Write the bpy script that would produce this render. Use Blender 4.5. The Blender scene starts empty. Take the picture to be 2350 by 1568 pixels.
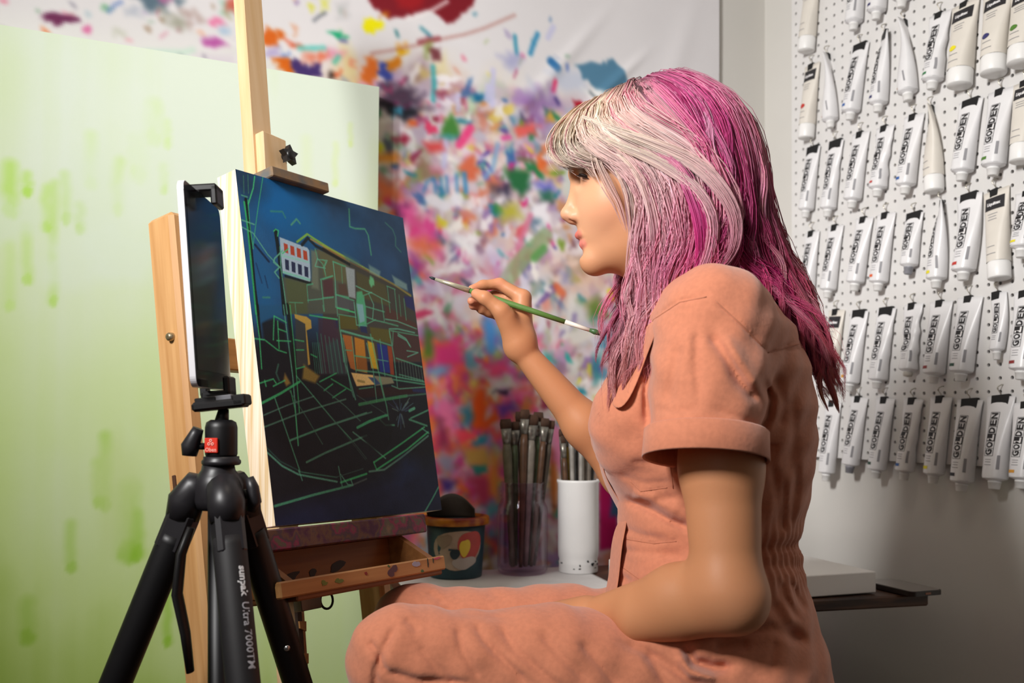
import bpy, bmesh, math, random
import numpy as np
from mathutils import Vector, Matrix

# ------------------------------------------------------------------ camera, world, lights, exposure
scene = bpy.context.scene
FPX, CX, HY, CAMZ = 2250.0, 1175.0, 950.0, 0.85      # focal length in px, principal column, horizon row, eye height
cam_data = bpy.data.cameras.new('camera')
cam_data.sensor_width = 36.0
cam_data.lens = FPX / 2350.0 * 36.0
cam_data.shift_y = (HY - 784.0) / 2350.0
cam_data.clip_start = 0.05
cam_data.dof.use_dof = True
cam_data.dof.focus_distance = 1.38
cam_data.dof.aperture_fstop = 5.0
camera = bpy.data.objects.new('camera', cam_data)
camera.location = (0, 0, CAMZ)
camera.rotation_euler = (math.pi / 2, 0, 0)
scene.collection.objects.link(camera)
scene.camera = camera

world = bpy.data.worlds.new('world')
scene.world = world
world.use_nodes = True
world.node_tree.nodes['Background'].inputs[0].default_value = (0.9, 0.80, 0.70, 1)
world.node_tree.nodes['Background'].inputs[1].default_value = 0.03

scene.view_settings.view_transform = 'Standard'
scene.view_settings.look = 'None'
scene.view_settings.gamma = 1
scene.view_settings.use_curve_mapping = False
scene.view_settings.exposure = 0.06

def area_light(name, loc, aim, size, power, color, size_y=None):
    d = bpy.data.lights.new(name, 'AREA')
    d.energy = power; d.color = color; d.size = size
    if size_y: d.shape = 'RECTANGLE'; d.size_y = size_y
    o = bpy.data.objects.new(name, d)
    o.location = loc
    o.rotation_euler = (Vector(aim) - Vector(loc)).to_track_quat('-Z', 'Y').to_euler()
    scene.collection.objects.link(o)
    return o
# the studio lamp on a stand at the photographer's left, plus two added, unseen fills: overhead and from behind
key = area_light('studio_lamp_light', (-1.05, 0.0, 1.90), (0.38, 1.90, 1.20), 0.40, 17.5, (1.0, 0.985, 0.968))
key.data.spread = math.radians(88)
area_light('overhead_fill_light', (0.05, 0.85, 2.50), (0.05, 1.0, 0.0), 0.45, 2.6, (1.0, 0.84, 0.68))  # weak warm fill added overhead, no fixture is built for it
area_light('front_fill_light', (-0.6, -1.0, 1.5), (0.1, 1.6, 1.0), 1.1, 2.6, (1.0, 0.96, 0.92), 1.1)  # broad frontal fill added behind the camera, the room has no opening there

# ------------------------------------------------------------------ helpers
COL = scene.collection
rng = np.random.default_rng(7)
random.seed(7)

def V3(*a): return np.array(a, float)
def nrm(v):
    v = np.asarray(v, float); return v / max(np.linalg.norm(v), 1e-12)
def W(px, py, d):
    """world point at depth d (metres in front of the lens) seen at photograph pixel px, py"""
    return V3((px - CX) * d / FPX, d, CAMZ + (HY - py) * d / FPX)
def s2l(c):
    c = np.asarray(c, float)
    return np.where(c <= 0.04045, c / 12.92, ((c + 0.055) / 1.055) ** 2.4)
def hexc(h):
    h = h.lstrip('#'); return np.array([int(h[i:i + 2], 16) / 255 for i in (0, 2, 4)])
def lin(h): return tuple(s2l(hexc(h))) + (1.0,)

MATS = {}
def mat(name, color='#888888', rough=0.6, metal=0.0, spec=0.5, var=0.0, scale=40.0, bump=0.0, stretch=(1, 1, 1),
        sheen=0.0, trans=0.0, coat=0.0, sss=0.0, attr=None, ior=1.45, color2=None, detail=4.0):
    if name in MATS: return MATS[name]
    m = bpy.data.materials.new(name); m.use_nodes = True
    nt = m.node_tree; b = nt.nodes['Principled BSDF']
    b.inputs['Roughness'].default_value = rough
    b.inputs['Metallic'].default_value = metal
    b.inputs['Specular IOR Level'].default_value = spec
    b.inputs['IOR'].default_value = ior
    b.inputs['Transmission Weight'].default_value = trans
    b.inputs['Coat Weight'].default_value = coat
    if sheen:
        b.inputs['Sheen Weight'].default_value = sheen
        b.inputs['Sheen Roughness'].default_value = 0.6
    if sss:
        b.inputs['Subsurface Weight'].default_value = sss
        b.inputs['Subsurface Radius'].default_value = (0.012, 0.005, 0.003)
        b.inputs['Subsurface Scale'].default_value = 1.0
    base = lin(color) if isinstance(color, str) else tuple(color)
    b.inputs['Base Color'].default_value = base
    src = None
    if attr:
        a = nt.nodes.new('ShaderNodeVertexColor'); a.layer_name = attr
        src = a.outputs['Color']
        nt.links.new(src, b.inputs['Base Color'])
    if var or bump:
        tc = nt.nodes.new('ShaderNodeTexCoord')
        mp = nt.nodes.new('ShaderNodeMapping'); mp.inputs['Scale'].default_value = stretch
        nz = nt.nodes.new('ShaderNodeTexNoise'); nz.inputs['Scale'].default_value = scale; nz.inputs['Detail'].default_value = detail
        nt.links.new(tc.outputs['Object'], mp.inputs['Vector']); nt.links.new(mp.outputs['Vector'], nz.inputs['Vector'])
        if var:
            mx = nt.nodes.new('ShaderNodeMix'); mx.data_type = 'RGBA'
            c2 = lin(color2) if color2 else tuple(max(0, c * (1 - var)) for c in base[:3]) + (1,)
            ramp = nt.nodes.new('ShaderNodeMapRange')
            ramp.inputs['From Min'].default_value = 0.35; ramp.inputs['From Max'].default_value = 0.65
            nt.links.new(nz.outputs['Fac'], ramp.inputs['Value'])
            nt.links.new(ramp.outputs['Result'], mx.inputs['Factor'])
            if src: 
                nt.links.new(src, mx.inputs[6])
                ml = nt.nodes.new('ShaderNodeMix'); ml.data_type = 'RGBA'; ml.blend_type = 'MULTIPLY'
                ml.inputs['Factor'].default_value = 1.0; ml.inputs[7].default_value = (1 - var,) * 3 + (1,)
                nt.links.new(src, ml.inputs[6]); nt.links.new(ml.outputs[2], mx.inputs[7])
            else:
                mx.inputs[6].default_value = base; mx.inputs[7].default_value = c2
            nt.links.new(mx.outputs[2], b.inputs['Base Color'])
        if bump:
            bp = nt.nodes.new('ShaderNodeBump'); bp.inputs['Strength'].default_value = bump; bp.inputs['Distance'].default_value = 0.002
            nt.links.new(nz.outputs['Fac'], bp.inputs['Height']); nt.links.new(bp.outputs['Normal'], b.inputs['Normal'])
    MATS[name] = m
    return m

class MB:
    """collects vertices and faces of one mesh"""
    def __init__(s): s.v = []; s.f = []; s.sm = []; s.mi = []
    def add(s, v, f, smooth=False, mi=0):
        o = len(s.v); s.v.extend([tuple(map(float, p)) for p in v])
        s.f.extend([tuple(i + o for i in q) for q in f]); s.sm.extend([smooth] * len(f)); s.mi.extend([mi] * len(f))
        return s
    def box(s, c, ax, ay, az, hx, hy, hz, bev=0.0, mi=0):
        """box around c; ax, ay, az unit axes; half sizes; a real chamfer if bev"""
        c = np.asarray(c, float); ax, ay, az = map(np.asarray, (ax, ay, az))
        if bev <= 0:
            P = [c + sx * hx * ax + sy * hy * ay + sz * hz * az for sx in (-1, 1) for sy in (-1, 1) for sz in (-1, 1)]
            F = [(0, 1, 3, 2), (4, 6, 7, 5), (0, 4, 5, 1), (2, 3, 7, 6), (0, 2, 6, 4), (1, 5, 7, 3)]
            return s.add(P, F, False, mi)
        P = []; idx = {}
        H = (hx, hy, hz); A = (ax, ay, az)
        for sx in (-1, 1):
            for sy in (-1, 1):
                for sz in (-1, 1):
                    for k in range(3):
                        sg = (sx, sy, sz); q = c.copy()
                        for j in range(3): q = q + sg[j] * (H[j] - (0 if j == k else bev)) * A[j]
                        idx[(sx, sy, sz, k)] = len(P); P.append(q)
        F = []
        g = lambda a, b, c_, k: idx[(a, b, c_, k)]
        for q in (-1, 1):
            F.append([g(q, -1, -1, 0), g(q, 1, -1, 0), g(q, 1, 1, 0), g(q, -1, 1, 0)])
            F.append([g(-1, q, -1, 1), g(1, q, -1, 1), g(1, q, 1, 1), g(-1, q, 1, 1)])
            F.append([g(-1, -1, q, 2), g(1, -1, q, 2), g(1, 1, q, 2), g(-1, 1, q, 2)])
        for a in (-1, 1):
            for b in (-1, 1):
                F.append([g(a, b, -1, 0), g(a, b, 1, 0), g(a, b, 1, 1), g(a, b, -1, 1)])
                F.append([g(a, -1, b, 0), g(a, 1, b, 0), g(a, 1, b, 2), g(a, -1, b, 2)])
                F.append([g(-1, a, b, 1), g(1, a, b, 1), g(1, a, b, 2), g(-1, a, b, 2)])
                for d in (-1, 1): F.append([g(a, b, d, 0), g(a, b, d, 1), g(a, b, d, 2)])
        return s.add(P, F, False, mi)
    def tube(s, pts, r, n=10, cap=True, smooth=True, mi=0, flat=None, up=None):
        pts = [np.asarray(p, float) for p in pts]; m = len(pts)
        r = list(r) if np.ndim(r) else [r] * m
        prev = None; P = []
        for i in range(m):
            t = nrm(pts[min(i + 1, m - 1)] - pts[max(i - 1, 0)])
            if prev is None:
                ref = np.asarray(up, float) if up is not None else (V3(0, 0, 1) if abs(t[2]) < 0.9 else V3(1, 0, 0))
                a = nrm(ref - t * np.dot(ref, t))
            else:
                a = nrm(prev - t * np.dot(prev, t))
            prev = a; b = np.cross(t, a)
            fl = 1.0 if flat is None else flat
            for k in range(n):
                th = 2 * math.pi * k / n
                P.append(pts[i] + r[i] * (math.cos(th) * a * fl + math.sin(th) * b))
        F = []
        for i in range(m - 1):
            for k in range(n):
                k2 = (k + 1) % n
                F.append((i * n + k, i * n + k2, (i + 1) * n + k2, (i + 1) * n + k))
        s.add(P, F, smooth, mi)
        if cap:
            o = len(s.v) - m * n
            s.f.append(tuple(o + k for k in range(n))[::-1]); s.sm.append(False); s.mi.append(mi)
            s.f.append(tuple(o + (m - 1) * n + k for k in range(n))); s.sm.append(False); s.mi.append(mi)
        return s
    def lathe(s, base, axis, prof, n=28, smooth=True, mi=0, ref=None, closed=False):
        """prof: list of (radius, height along the axis)"""
        axis = nrm(axis); base = np.asarray(base, float)
        ref = np.asarray(ref, float) if ref is not None else (V3(1, 0, 0) if abs(axis[0]) < 0.9 else V3(0, 1, 0))
        a = nrm(ref - axis * np.dot(ref, axis)); b = np.cross(axis, a)
        P = []; m = len(prof)
        for (r, h) in prof:
            for k in range(n):
                th = 2 * math.pi * k / n
                P.append(base + axis * h + r * (math.cos(th) * a + math.sin(th) * b))
        F = []
        for i in range(m if closed else m - 1):
            j = (i + 1) % m
            for k in range(n):
                k2 = (k + 1) % n
                F.append((i * n + k, i * n + k2, j * n + k2, j * n + k))
        return s.add(P, F, smooth, mi)
    def prism(s, poly, ex, ey, ez, org, h0, h1, mi=0):
        """poly in (ex, ey), extruded along ez from h0 to h1"""
        org = np.asarray(org, float); n = len(poly)
        P = [org + p[0] * np.asarray(ex) + p[1] * np.asarray(ey) + h * np.asarray(ez) for h in (h0, h1) for p in poly]
        F = [tuple(range(n))[::-1], tuple(range(n, 2 * n))] + [(i, (i + 1) % n, n + (i + 1) % n, n + i) for i in range(n)]
        return s.add(P, F, False, mi)
    def build(s, name, material, parent=None, origin=None):
        me = bpy.data.meshes.new(name)
        o3 = np.asarray(origin, float) if origin is not None else np.zeros(3)
        me.from_pydata([tuple(np.asarray(p) - o3) for p in s.v], [], s.f)
        bm = bmesh.new(); bm.from_mesh(me); bmesh.ops.recalc_face_normals(bm, faces=bm.faces); bm.to_mesh(me); bm.free()
        me.polygons.foreach_set('use_smooth', s.sm)
        for mm in (material if isinstance(material, (list, tuple)) else [material]): me.materials.append(mm)
        me.polygons.foreach_set('material_index', s.mi)
        ob = bpy.data.objects.new(name, me); COL.objects.link(ob)
        ob.location = tuple(o3)
        if parent is not None: attach(ob, parent)
        return ob

def attach(ob, parent):
    ob.parent = parent
    ob.matrix_parent_inverse = Matrix.Translation(-Vector(world_loc(parent)))
def world_loc(o):
    v = Vector(o.location)
    return v
def empty(name, loc):
    o = bpy.data.objects.new(name, None); o.empty_display_size = 0.05
    o.location = tuple(map(float, loc)); COL.objects.link(o); return o
def tag(o, label=None, cat=None, group=None, kind=None):
    if label: o['label'] = label
    if cat: o['category'] = cat
    if group: o['group'] = group
    if kind: o['kind'] = kind
    return o
def thing(name, loc, label, cat, group=None): return tag(empty(name, loc), label, cat, group)

def mesh_np(name, v, f, material, parent=None, smooth=True, colors=None, cname='paint'):
    """big meshes straight from numpy arrays (quads or triangles)"""
    v = np.asarray(v, np.float32); f = np.asarray(f, np.int32)
    me = bpy.data.meshes.new(name)
    k = f.shape[1]
    me.vertices.add(len(v)); me.vertices.foreach_set('co', v.ravel())
    me.loops.add(f.size); me.loops.foreach_set('vertex_index', f.ravel())
    me.polygons.add(len(f)); me.polygons.foreach_set('loop_start', np.arange(0, f.size, k, dtype=np.int32))
    me.polygons.foreach_set('use_smooth', np.full(len(f), smooth))
    me.update(calc_edges=True)
    if colors is not None:
        at = me.color_attributes.new(cname, 'FLOAT_COLOR', 'POINT')
        c = np.ones((len(v), 4), np.float32); c[:, :3] = colors
        at.data.foreach_set('color', c.ravel())
    me.materials.append(material)
    ob = bpy.data.objects.new(name, me); COL.objects.link(ob)
    if parent is not None: attach(ob, parent)
    return ob

# --- a small paint raster: flat prints (paintings, the spattered cloth, labels) become vertex colours of a fine grid
class Raster:
    def __init__(s, w, h, color, mp=None):
        s.a = np.empty((h, w, 3), np.float32); s.a[:] = hexc(color) if isinstance(color, str) else color
        s.w, s.h, s.mp = w, h, mp           # mp: photograph px -> raster px
        s.yy, s.xx = np.mgrid[0:h, 0:w].astype(np.float32)
    def _pts(s, pts):
        pts = np.asarray(pts, float)
        return s.mp(pts) if s.mp else pts
    def _blend(s, x0, x1, y0, y1, al, color):
        c = hexc(color) if isinstance(color, str) else np.asarray(color)
        reg = s.a[y0:y1, x0:x1]; reg += al[..., None] * (c - reg)
    def _box(s, P, pad):
        x0 = max(0, int(P[:, 0].min() - pad)); x1 = min(s.w, int(P[:, 0].max() + pad) + 2)
        y0 = max(0, int(P[:, 1].min() - pad)); y1 = min(s.h, int(P[:, 1].max() + pad) + 2)
        return x0, x1, y0, y1
    def stroke(s, pts, width, color, alpha=1.0, soft=1.0, rough=0.0, raw=False):
        P = np.asarray(pts, float) if raw else s._pts(pts)
        x0, x1, y0, y1 = s._box(P, width + soft + 2)
        if x1 <= x0 or y1 <= y0: return
        X = s.xx[y0:y1, x0:x1]; Y = s.yy[y0:y1, x0:x1]
        d = np.full(X.shape, 1e9, np.float32)
        for a, b in zip(P[:-1], P[1:]):
            ab = b - a; L = max(ab @ ab, 1e-9)
            t = np.clip(((X - a[0]) * ab[0] + (Y - a[1]) * ab[1]) / L, 0, 1)
            d = np.minimum(d, np.hypot(X - a[0] - t * ab[0], Y - a[1] - t * ab[1]))
        al = np.clip((width / 2 - d) / soft + 0.5, 0, 1) * alpha
        if rough: al = al * (1 - rough * rng.random(al.shape))
        s._blend(x0, x1, y0, y1, al, color)
    def poly(s, pts, color, alpha=1.0, soft=1.0, wob=0.0, raw=False, rough=0.0):
        P = np.asarray(pts, float) if raw else s._pts(pts)
        if wob:
            Q = []
            for a, b in zip(P, np.roll(P, -1, 0)):
                for t in (0, .33, .66): Q.append(a + (b - a) * t + rng.normal(0, wob, 2))
            P = np.array(Q)
        x0, x1, y0, y1 = s._box(P, soft + 2)
        if x1 <= x0 or y1 <= y0: return
        X = s.xx[y0:y1, x0:x1]; Y = s.yy[y0:y1, x0:x1]
        ins = np.zeros(X.shape, bool); d = np.full(X.shape, 1e9, np.float32)
        for a, b in zip(P, np.roll(P, -1, 0)):
            ab = b - a; L = max(ab @ ab, 1e-9)
            t = np.clip(((X - a[0]) * ab[0] + (Y - a[1]) * ab[1]) / L, 0, 1)
            d = np.minimum(d, np.hypot(X - a[0] - t * ab[0], Y - a[1] - t * ab[1]))
            if abs(b[1] - a[1]) > 1e-9:
                ins ^= ((a[1] > Y) != (b[1] > Y)) & (X < (b[0] - a[0]) * (Y - a[1]) / (b[1] - a[1]) + a[0])
        sd = np.where(ins, d, -d)
        al = np.clip(sd / soft + 0.5, 0, 1) * alpha
        if rough: al = al * (1 - rough * rng.random(al.shape))
        s._blend(x0, x1, y0, y1, al, color)
    def blob(s, x, y, rx, ry, color, alpha=1.0, soft=0.35, ang=0.0, wob=0.25, raw=False):
        c = np.array([[x, y]], float)
        if not raw: c = s._pts(c)
        x, y = c[0]; R = max(rx, ry) * 1.7 + 2
        x0, x1, y0, y1 = s._box(c, R)
        if x1 <= x0 or y1 <= y0: return
        X = s.xx[y0:y1, x0:x1] - x; Y = s.yy[y0:y1, x0:x1] - y
        ca, sa = math.cos(ang), math.sin(ang)
        u = (X * ca + Y * sa) / rx; v = (-X * sa + Y * ca) / ry
        th = np.arctan2(v, u); q = np.hypot(u, v)
        ph = rng.random(4) * 6.28
        edge = 1 + wob * (np.sin(2 * th + ph[0]) * .45 + np.sin(3 * th + ph[1]) * .35 + np.sin(5 * th + ph[2]) * .3 + np.sin(9 * th + ph[3]) * .15)
        al = np.clip((edge - q) / soft + 0.5, 0, 1) * alpha
        s._blend(x0, x1, y0, y1, al, color)

def fractal(h, w, cell, octs=4, seed=0):
    """smooth value noise in 0..1"""
    r = np.random.default_rng(seed); out = np.zeros((h, w), np.float32); amp = 1; tot = 0
    for o in range(octs):
        gy, gx = int(h / cell) + 3, int(w / cell) + 3
        g = r.random((gy, gx)).astype(np.float32)
        y = np.arange(h) / cell; x = np.arange(w) / cell
        iy = y.astype(int); ix = x.astype(int); fy = y - iy; fx = x - ix
        fy = (fy * fy * (3 - 2 * fy))[:, None]; fx = (fx * fx * (3 - 2 * fx))[None]
        a = g[iy][:, ix] * (1 - fx) + g[iy][:, ix + 1] * fx
        b = g[iy + 1][:, ix] * (1 - fx) + g[iy + 1][:, ix + 1] * fx
        out += amp * (a * (1 - fy) + b * fy); tot += amp; amp *= .5; cell = max(cell / 2, 1.01)
    return out / tot

def grid_faces(h, w):
    i = np.arange(h * w).reshape(h, w)
    return np.stack([i[:-1, :-1], i[:-1, 1:], i[1:, 1:], i[1:, :-1]], -1).reshape(-1, 4)

# --- letters as mesh pieces
def text_mesh(body, size, spacing=1.0, bold=0.0, shear=0.0):
    cu = bpy.data.curves.new('lettering', 'FONT'); cu.body = body; cu.size = size; cu.space_character = spacing
    cu.offset = bold; cu.shear = shear; cu.resolution_u = 2
    ob = bpy.data.objects.new('lettering', cu); COL.objects.link(ob)
    dg = bpy.context.evaluated_depsgraph_get()
    me = bpy.data.meshes.new_from_object(ob.evaluated_get(dg))
    v = np.zeros(len(me.vertices) * 3); me.vertices.foreach_get('co', v); v = v.reshape(-1, 3)
    f = [tuple(p.vertices) for p in me.polygons]
    bpy.data.objects.remove(ob); bpy.data.curves.remove(cu); bpy.data.meshes.remove(me)
    v[:, 0] -= (v[:, 0].min() + v[:, 0].max()) / 2; v[:, 1] -= (v[:, 1].min() + v[:, 1].max()) / 2
    return v, f

# ------------------------------------------------------------------ the room: corner, two walls seen, floor, ceiling
CORNER = V3(0.6383, 2.476, 0)
BD = V3(-0.9063, -0.4226, 0)      # along the back wall, to the left
RD = V3(0.4226, -0.9063, 0)       # along the right wall, to the front (also the back wall's outward normal)
ZU = V3(0, 0, 1)
def R(s, t, z): return CORNER + s * BD + t * RD + V3(0, 0, z)
def ray_plane(px, py, p0, n):
    d = np.array([(px - CX) / FPX, 1.0, (HY - py) / FPX]); o = V3(0, 0, CAMZ)
    return o + d * (np.dot(p0 - o, n) / np.dot(d, n))

wall_mat = mat('wall_paint', '#d3d0ca', 0.75, var=0.05, scale=3.0, bump=0.05)
SMAX, TMAX, ZC = 3.5, 3.7, 2.55
def slab(name, s0, s1, t0, t1, z0, z1, m):
    b = MB(); b.box(R((s0 + s1) / 2, (t0 + t1) / 2, (z0 + z1) / 2), BD, RD, ZU, (s1 - s0) / 2, (t1 - t0) / 2, (z1 - z0) / 2)
    return tag(b.build(name, m), kind='structure')
slab('wall_back', -0.1, SMAX + .1, -0.1, 0.0, 0, ZC, wall_mat)
slab('wall_right', -0.1, 0.0, 0.0, TMAX, 0, ZC, wall_mat)
slab('wall_left', SMAX, SMAX + .1, 0.0, TMAX, 0, ZC, wall_mat)
slab('ceiling', -0.1, SMAX + .1, -0.1, TMAX + .1, ZC, ZC + .1, mat('ceiling_paint', '#e4e0da', 0.85))
slab('floor', -0.1, SMAX + .1, -0.1, TMAX + .1, -0.1, 0.0, mat('floor_wood', '#4a3222', 0.5, var=0.35, scale=6, stretch=(1, 12, 1)))
slab('baseboard_back', 0.015, SMAX, 0.0, 0.014, 0, 0.09, mat('baseboard_paint', '#e2ded6', 0.5))
slab('baseboard_right', 0.0, 0.014, 0.0, TMAX, 0, 0.09, mat('baseboard_paint'))

# ------------------------------------------------------------------ the paint-spattered drop cloth on the back wall
def make_cloth():
    s0, s1, z0, z1, t0 = 0.145, 2.02, 0.10, 2.02, 0.012
    cell = 0.0040
    w = int((s1 - s0) / cell); h = int((z1 - z0) / cell)
    p0 = R(0, t0, 0)
    def mp(P):
        out = []
        for x, y in P:
            q = ray_plane(x, y, p0, RD) - CORNER
            out.append(((s1 - q @ BD) / cell, (z1 - q[2]) / cell))
        return np.array(out)
    ra = Raster(w, h, '#dedbdd', mp)
    n1 = fractal(h, w, 60, 4, 3); ra.a *= (0.965 + 0.05 * n1)[..., None]
    # where the cloth is thick with paint (a soft mask in photograph px)
    def dens(x, y):
        e = 0.0
        top = 175 - 0.05 * (x - 600) if x < 1000 else 155 + (x - 1000) * 0.28
        if y > top: e = min(1, (y - top) / 60)
        if x > 1400: e *= max(0, 1 - (x - 1400) / 60)
        return e
    pal_soft = ['#cfc4cc', '#c9b9c4', '#d8c6bf', '#b9a8bd', '#d9cfd2', '#c0b4ac', '#e2d9da', '#d4b7ae', '#b7b6c6', '#cdd0c8', '#ded6cb']
    pal_mid = ['#c8708f', '#b64d78', '#8c6fa6', '#6f85b0', '#4f8fa8', '#6f9a7a', '#8f9b54', '#c98a5a', '#d1775a', '#b08ec0', '#a0647c', '#d8c25e', '#7d5a70', '#e0a0b4', '#95795f']
    pal_hot = ['#e0487f', '#d63f8f', '#e8604a', '#e2722e', '#c23a64', '#f07aa8', '#a83a8a', '#ef9a3c', '#d84f5f']
    pal_hi = ['#e3315f', '#1f7d8f', '#2c5f9e', '#2e7d4a', '#d9cf2c', '#e2682a', '#5d4496', '#8a1f3a', '#2fa39a', '#7c9a3a', '#cf2f7d', '#3f3a58']
    pal_wh = ['#ece8ea', '#e9e4e8', '#dcd6e4', '#efe9e4']
    pick = lambda p: p[rng.integers(len(p))]
    def scatter(n, r0, r1, pal, alpha, soft, asp=1.8, hot=0.0, xr=(560, 1470), yr=(90, 1330)):
        for _ in range(n):
            x = rng.uniform(*xr); y = rng.uniform(*yr)
            if rng.random() > dens(x, y): continue
            p = pal
            if hot and x < 1250 and y > 420 and rng.random() < hot * min(1, (y - 420) / 420) * (1.2 - (x - 850) / 500): p = pal_hot
            r = rng.uniform(r0, r1); k = rng.uniform(1, asp)
            ra.blob(x, y, r * k, r / k ** .3, pick(p), rng.uniform(*alpha), soft, rng.uniform(0, 3.14), 0.5)
    scatter(650, 7, 14, pal_soft, (.5, .9), .9)
    scatter(800, 4, 10, pal_mid, (.3, .7), .9, 2.0, .75)
    scatter(800, 2.5, 7, pal_soft + pal_wh, (.5, .9), .8)
    scatter(900, 1.6, 5, pal_mid, (.45, .9), .6, 2.2, .7)
    scatter(700, 1.8, 5, pal_wh + pal_soft, (.5, .95), .5, 2.2)
    scatter(480, 1.0, 3.2, pal_hi, (.6, 1), .5, 2.4, .5)
    scatter(300, 1, 3.2, pal_wh, (.6, 1), .5, 3.0)
    # lower left: a band of vivid paint
    for _ in range(330):
        x = rng.uniform(860, 1190); y = rng.uniform(780, 1260)
        r = rng.uniform(3, 8)
        ra.blob(x, y, r * rng.uniform(1, 1.7), r, pick(pal_hot + pal_mid + ['#3f8fa0', '#5a4a94', '#c88a3a', '#d49a4a', '#8a4a6a']), rng.uniform(.5, .9), .9, rng.uniform(0, 3.14), .5)
    scatter(500, 1.5, 4, pal_mid + pal_soft + pal_hot, (.4, .8), .8, 2.2, .6, (860, 1190), (760, 1260))
    # sparse spots on the white part
    for _ in range(70):
        x = rng.uniform(0, 1300); y = rng.uniform(-40, 170)
        ra.blob(x, y, rng.uniform(.8, 3), rng.uniform(.6, 1.8), pick(pal_mid + pal_hi), rng.uniform(.2, .7), .6, rng.uniform(0, 3))
    B = lambda pts, c, a=1.0, so=2.0, wob=.8: ra.poly(pts, c, a, so, wob)
    S = lambda pts, wd, c, a=1.0, so=1.6: ra.stroke(pts, max(1.1, wd * .42), c, a, min(so, 1.4), .15)
    # named marks of the photograph
    B([(90, 30), (115, 25), (150, 30), (182, 42), (160, 50), (125, 57), (112, 46), (98, 42)], '#6d2f55', 1, 1)
    S([(0, 60), (35, 76), (62, 92)], 2, '#9d9a9c', .7)
    B([(300, -20), (400, -20), (405, 5), (370, 12), (335, 25), (315, 12)], '#4d6474', .9, 3, 2)
    B([(355, -20), (385, -25), (390, 0), (365, 2)], '#d06a9c', .7, 3)
    B([(235, 10), (255, 15), (240, 26), (230, 22)], '#55a06a', .9); S([(246, 24), (262, 8), (276, 2)], 4, '#5a79b8', .8)
    B([(280, 20), (312, 15), (318, 30), (290, 35)], '#9aa4b6', .6, 3)
    B([(372, 35), (398, 30), (400, 55), (375, 58)], '#8a8a76', .7, 4, 2); B([(415, 28), (450, 22), (455, 45), (430, 60)], '#9a7a72', .7, 4, 2)
    B([(255, 72), (275, 62), (280, 78), (262, 82)], '#a9ad96', .6, 3)
    B([(475, 42), (505, 38), (516, 50), (500, 58), (482, 56)], '#e07aa4', .95, 2); B([(505, 0), (535, 10), (530, 40), (500, 25)], '#7fc0a4', .7, 3)
    B([(462, 92), (480, 84), (506, 90), (520, 104), (492, 108), (468, 104)], '#b04a9c', .9, 2); B([(500, 60), (525, 65), (520, 80), (503, 78)], '#9ab8d4', .8, 3)
    S([(300, 118), (340, 116), (420, 118), (440, 112)], 7, '#bcd6c8', .8, 4); S([(370, 133), (412, 136)], 4, '#a06aa0', .6, 3)
    B([(440, 120), (530, 130), (540, 150), (470, 145)], '#c8bccc', .6, 4)
    B([(520, -10), (545, -10), (545, 30), (518, 20)], '#c8503c', .8, 3)
    B([(845, -25), (1092, -25), (1082, 10), (1060, 28), (1038, 52), (1010, 38), (990, 20), (955, 30), (930, 36), (895, 34), (868, 26), (850, 8)], '#7d1c26', 1, 1.6)
    B([(900, -20), (985, -20), (960, 15), (915, 14)], '#a31d22', .8, 4)
    S([(930, 40), (960, 34), (995, 18), (1025, 0)], 4, '#ece6e6', .95)
    B([(830, 42), (846, 36), (872, 44), (881, 52), (868, 62), (862, 72), (842, 74), (832, 62)], '#ece30c', 1, 1.2)
    B([(880, 24), (890, 22), (890, 34), (882, 34)], '#d07f10', .9)
    B([(705, 12), (718, 6), (720, 16), (712, 20)], '#d2d22a', .9, 2); B([(735, 0), (752, -5), (748, 10), (735, 20)], '#d6d84a', .8, 3)
    S([(718, 45), (730, 35), (745, 26)], 3, '#4d5560', .9, 1); B([(770, 5), (795, 5), (800, 30), (780, 40)], '#bdbdbf', .8, 4)
    B([(600, 68), (612, 62), (614, 58), (626, 60), (628, 78), (638, 70), (650, 70), (654, 84), (640, 90), (634, 104), (612, 104), (600, 100)], '#d2641f', 1, 1.2)
    B([(670, 60), (680, 55), (678, 80), (671, 82)], '#d98a5c', .8, 2)
    B([(655, 88), (680, 96), (700, 104), (685, 112), (660, 100)], '#d9532f', .95)
    S([(685, 108), (710, 108), (742, 107)], 6, '#63c3bb', .95); B([(610, 106), (640, 104), (640, 128), (612, 128)], '#a99bcb', .8, 3)
    B([(646, 122), (658, 120), (658, 128), (646, 130)], '#4f73bd', 1)
    B([(625, 132), (662, 128), (668, 150), (676, 176), (650, 172), (645, 158), (628, 142)], '#d06318', 1, 1.4)
    B([(664, 140), (680, 136), (698, 142), (708, 150), (734, 140), (733, 166), (715, 178), (685, 176), (670, 160)], '#43306a', 1, 1.4)
    B([(694, 118), (740, 116), (748, 124), (725, 138), (700, 140)], '#d6694a', .8, 4)
    B([(752, 70), (770, 74), (780, 66), (798, 82), (790, 90), (775, 84)], '#23a573', 1, 1.2); S([(780, 90), (792, 92)], 4, '#54549a', .9)
    B([(725, 132), (745, 118), (752, 124), (738, 136)], '#e0542c', .95); B([(745, 112), (790, 112), (788, 122), (750, 126)], '#d8739c', .7, 4)
    S([(766, 140), (775, 128)], 6, '#49b39a', .9); B([(800, 136), (808, 136), (806, 148), (800, 148)], '#e0604c', .9)
    B([(752, 165), (768, 162), (770, 176), (750, 178)], '#2b1a14', 1); B([(768, 164), (782, 160), (782, 172), (770, 176)], '#d8481f', 1)
    B([(840, 128), (866, 132), (866, 170), (850, 190), (828, 176), (832, 150)], '#dc6f2c', 1, 2); B([(880, 138), (905, 132), (925, 118), (920, 140), (900, 165), (885, 160)], '#cd7a1c', 1, 2)
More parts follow.
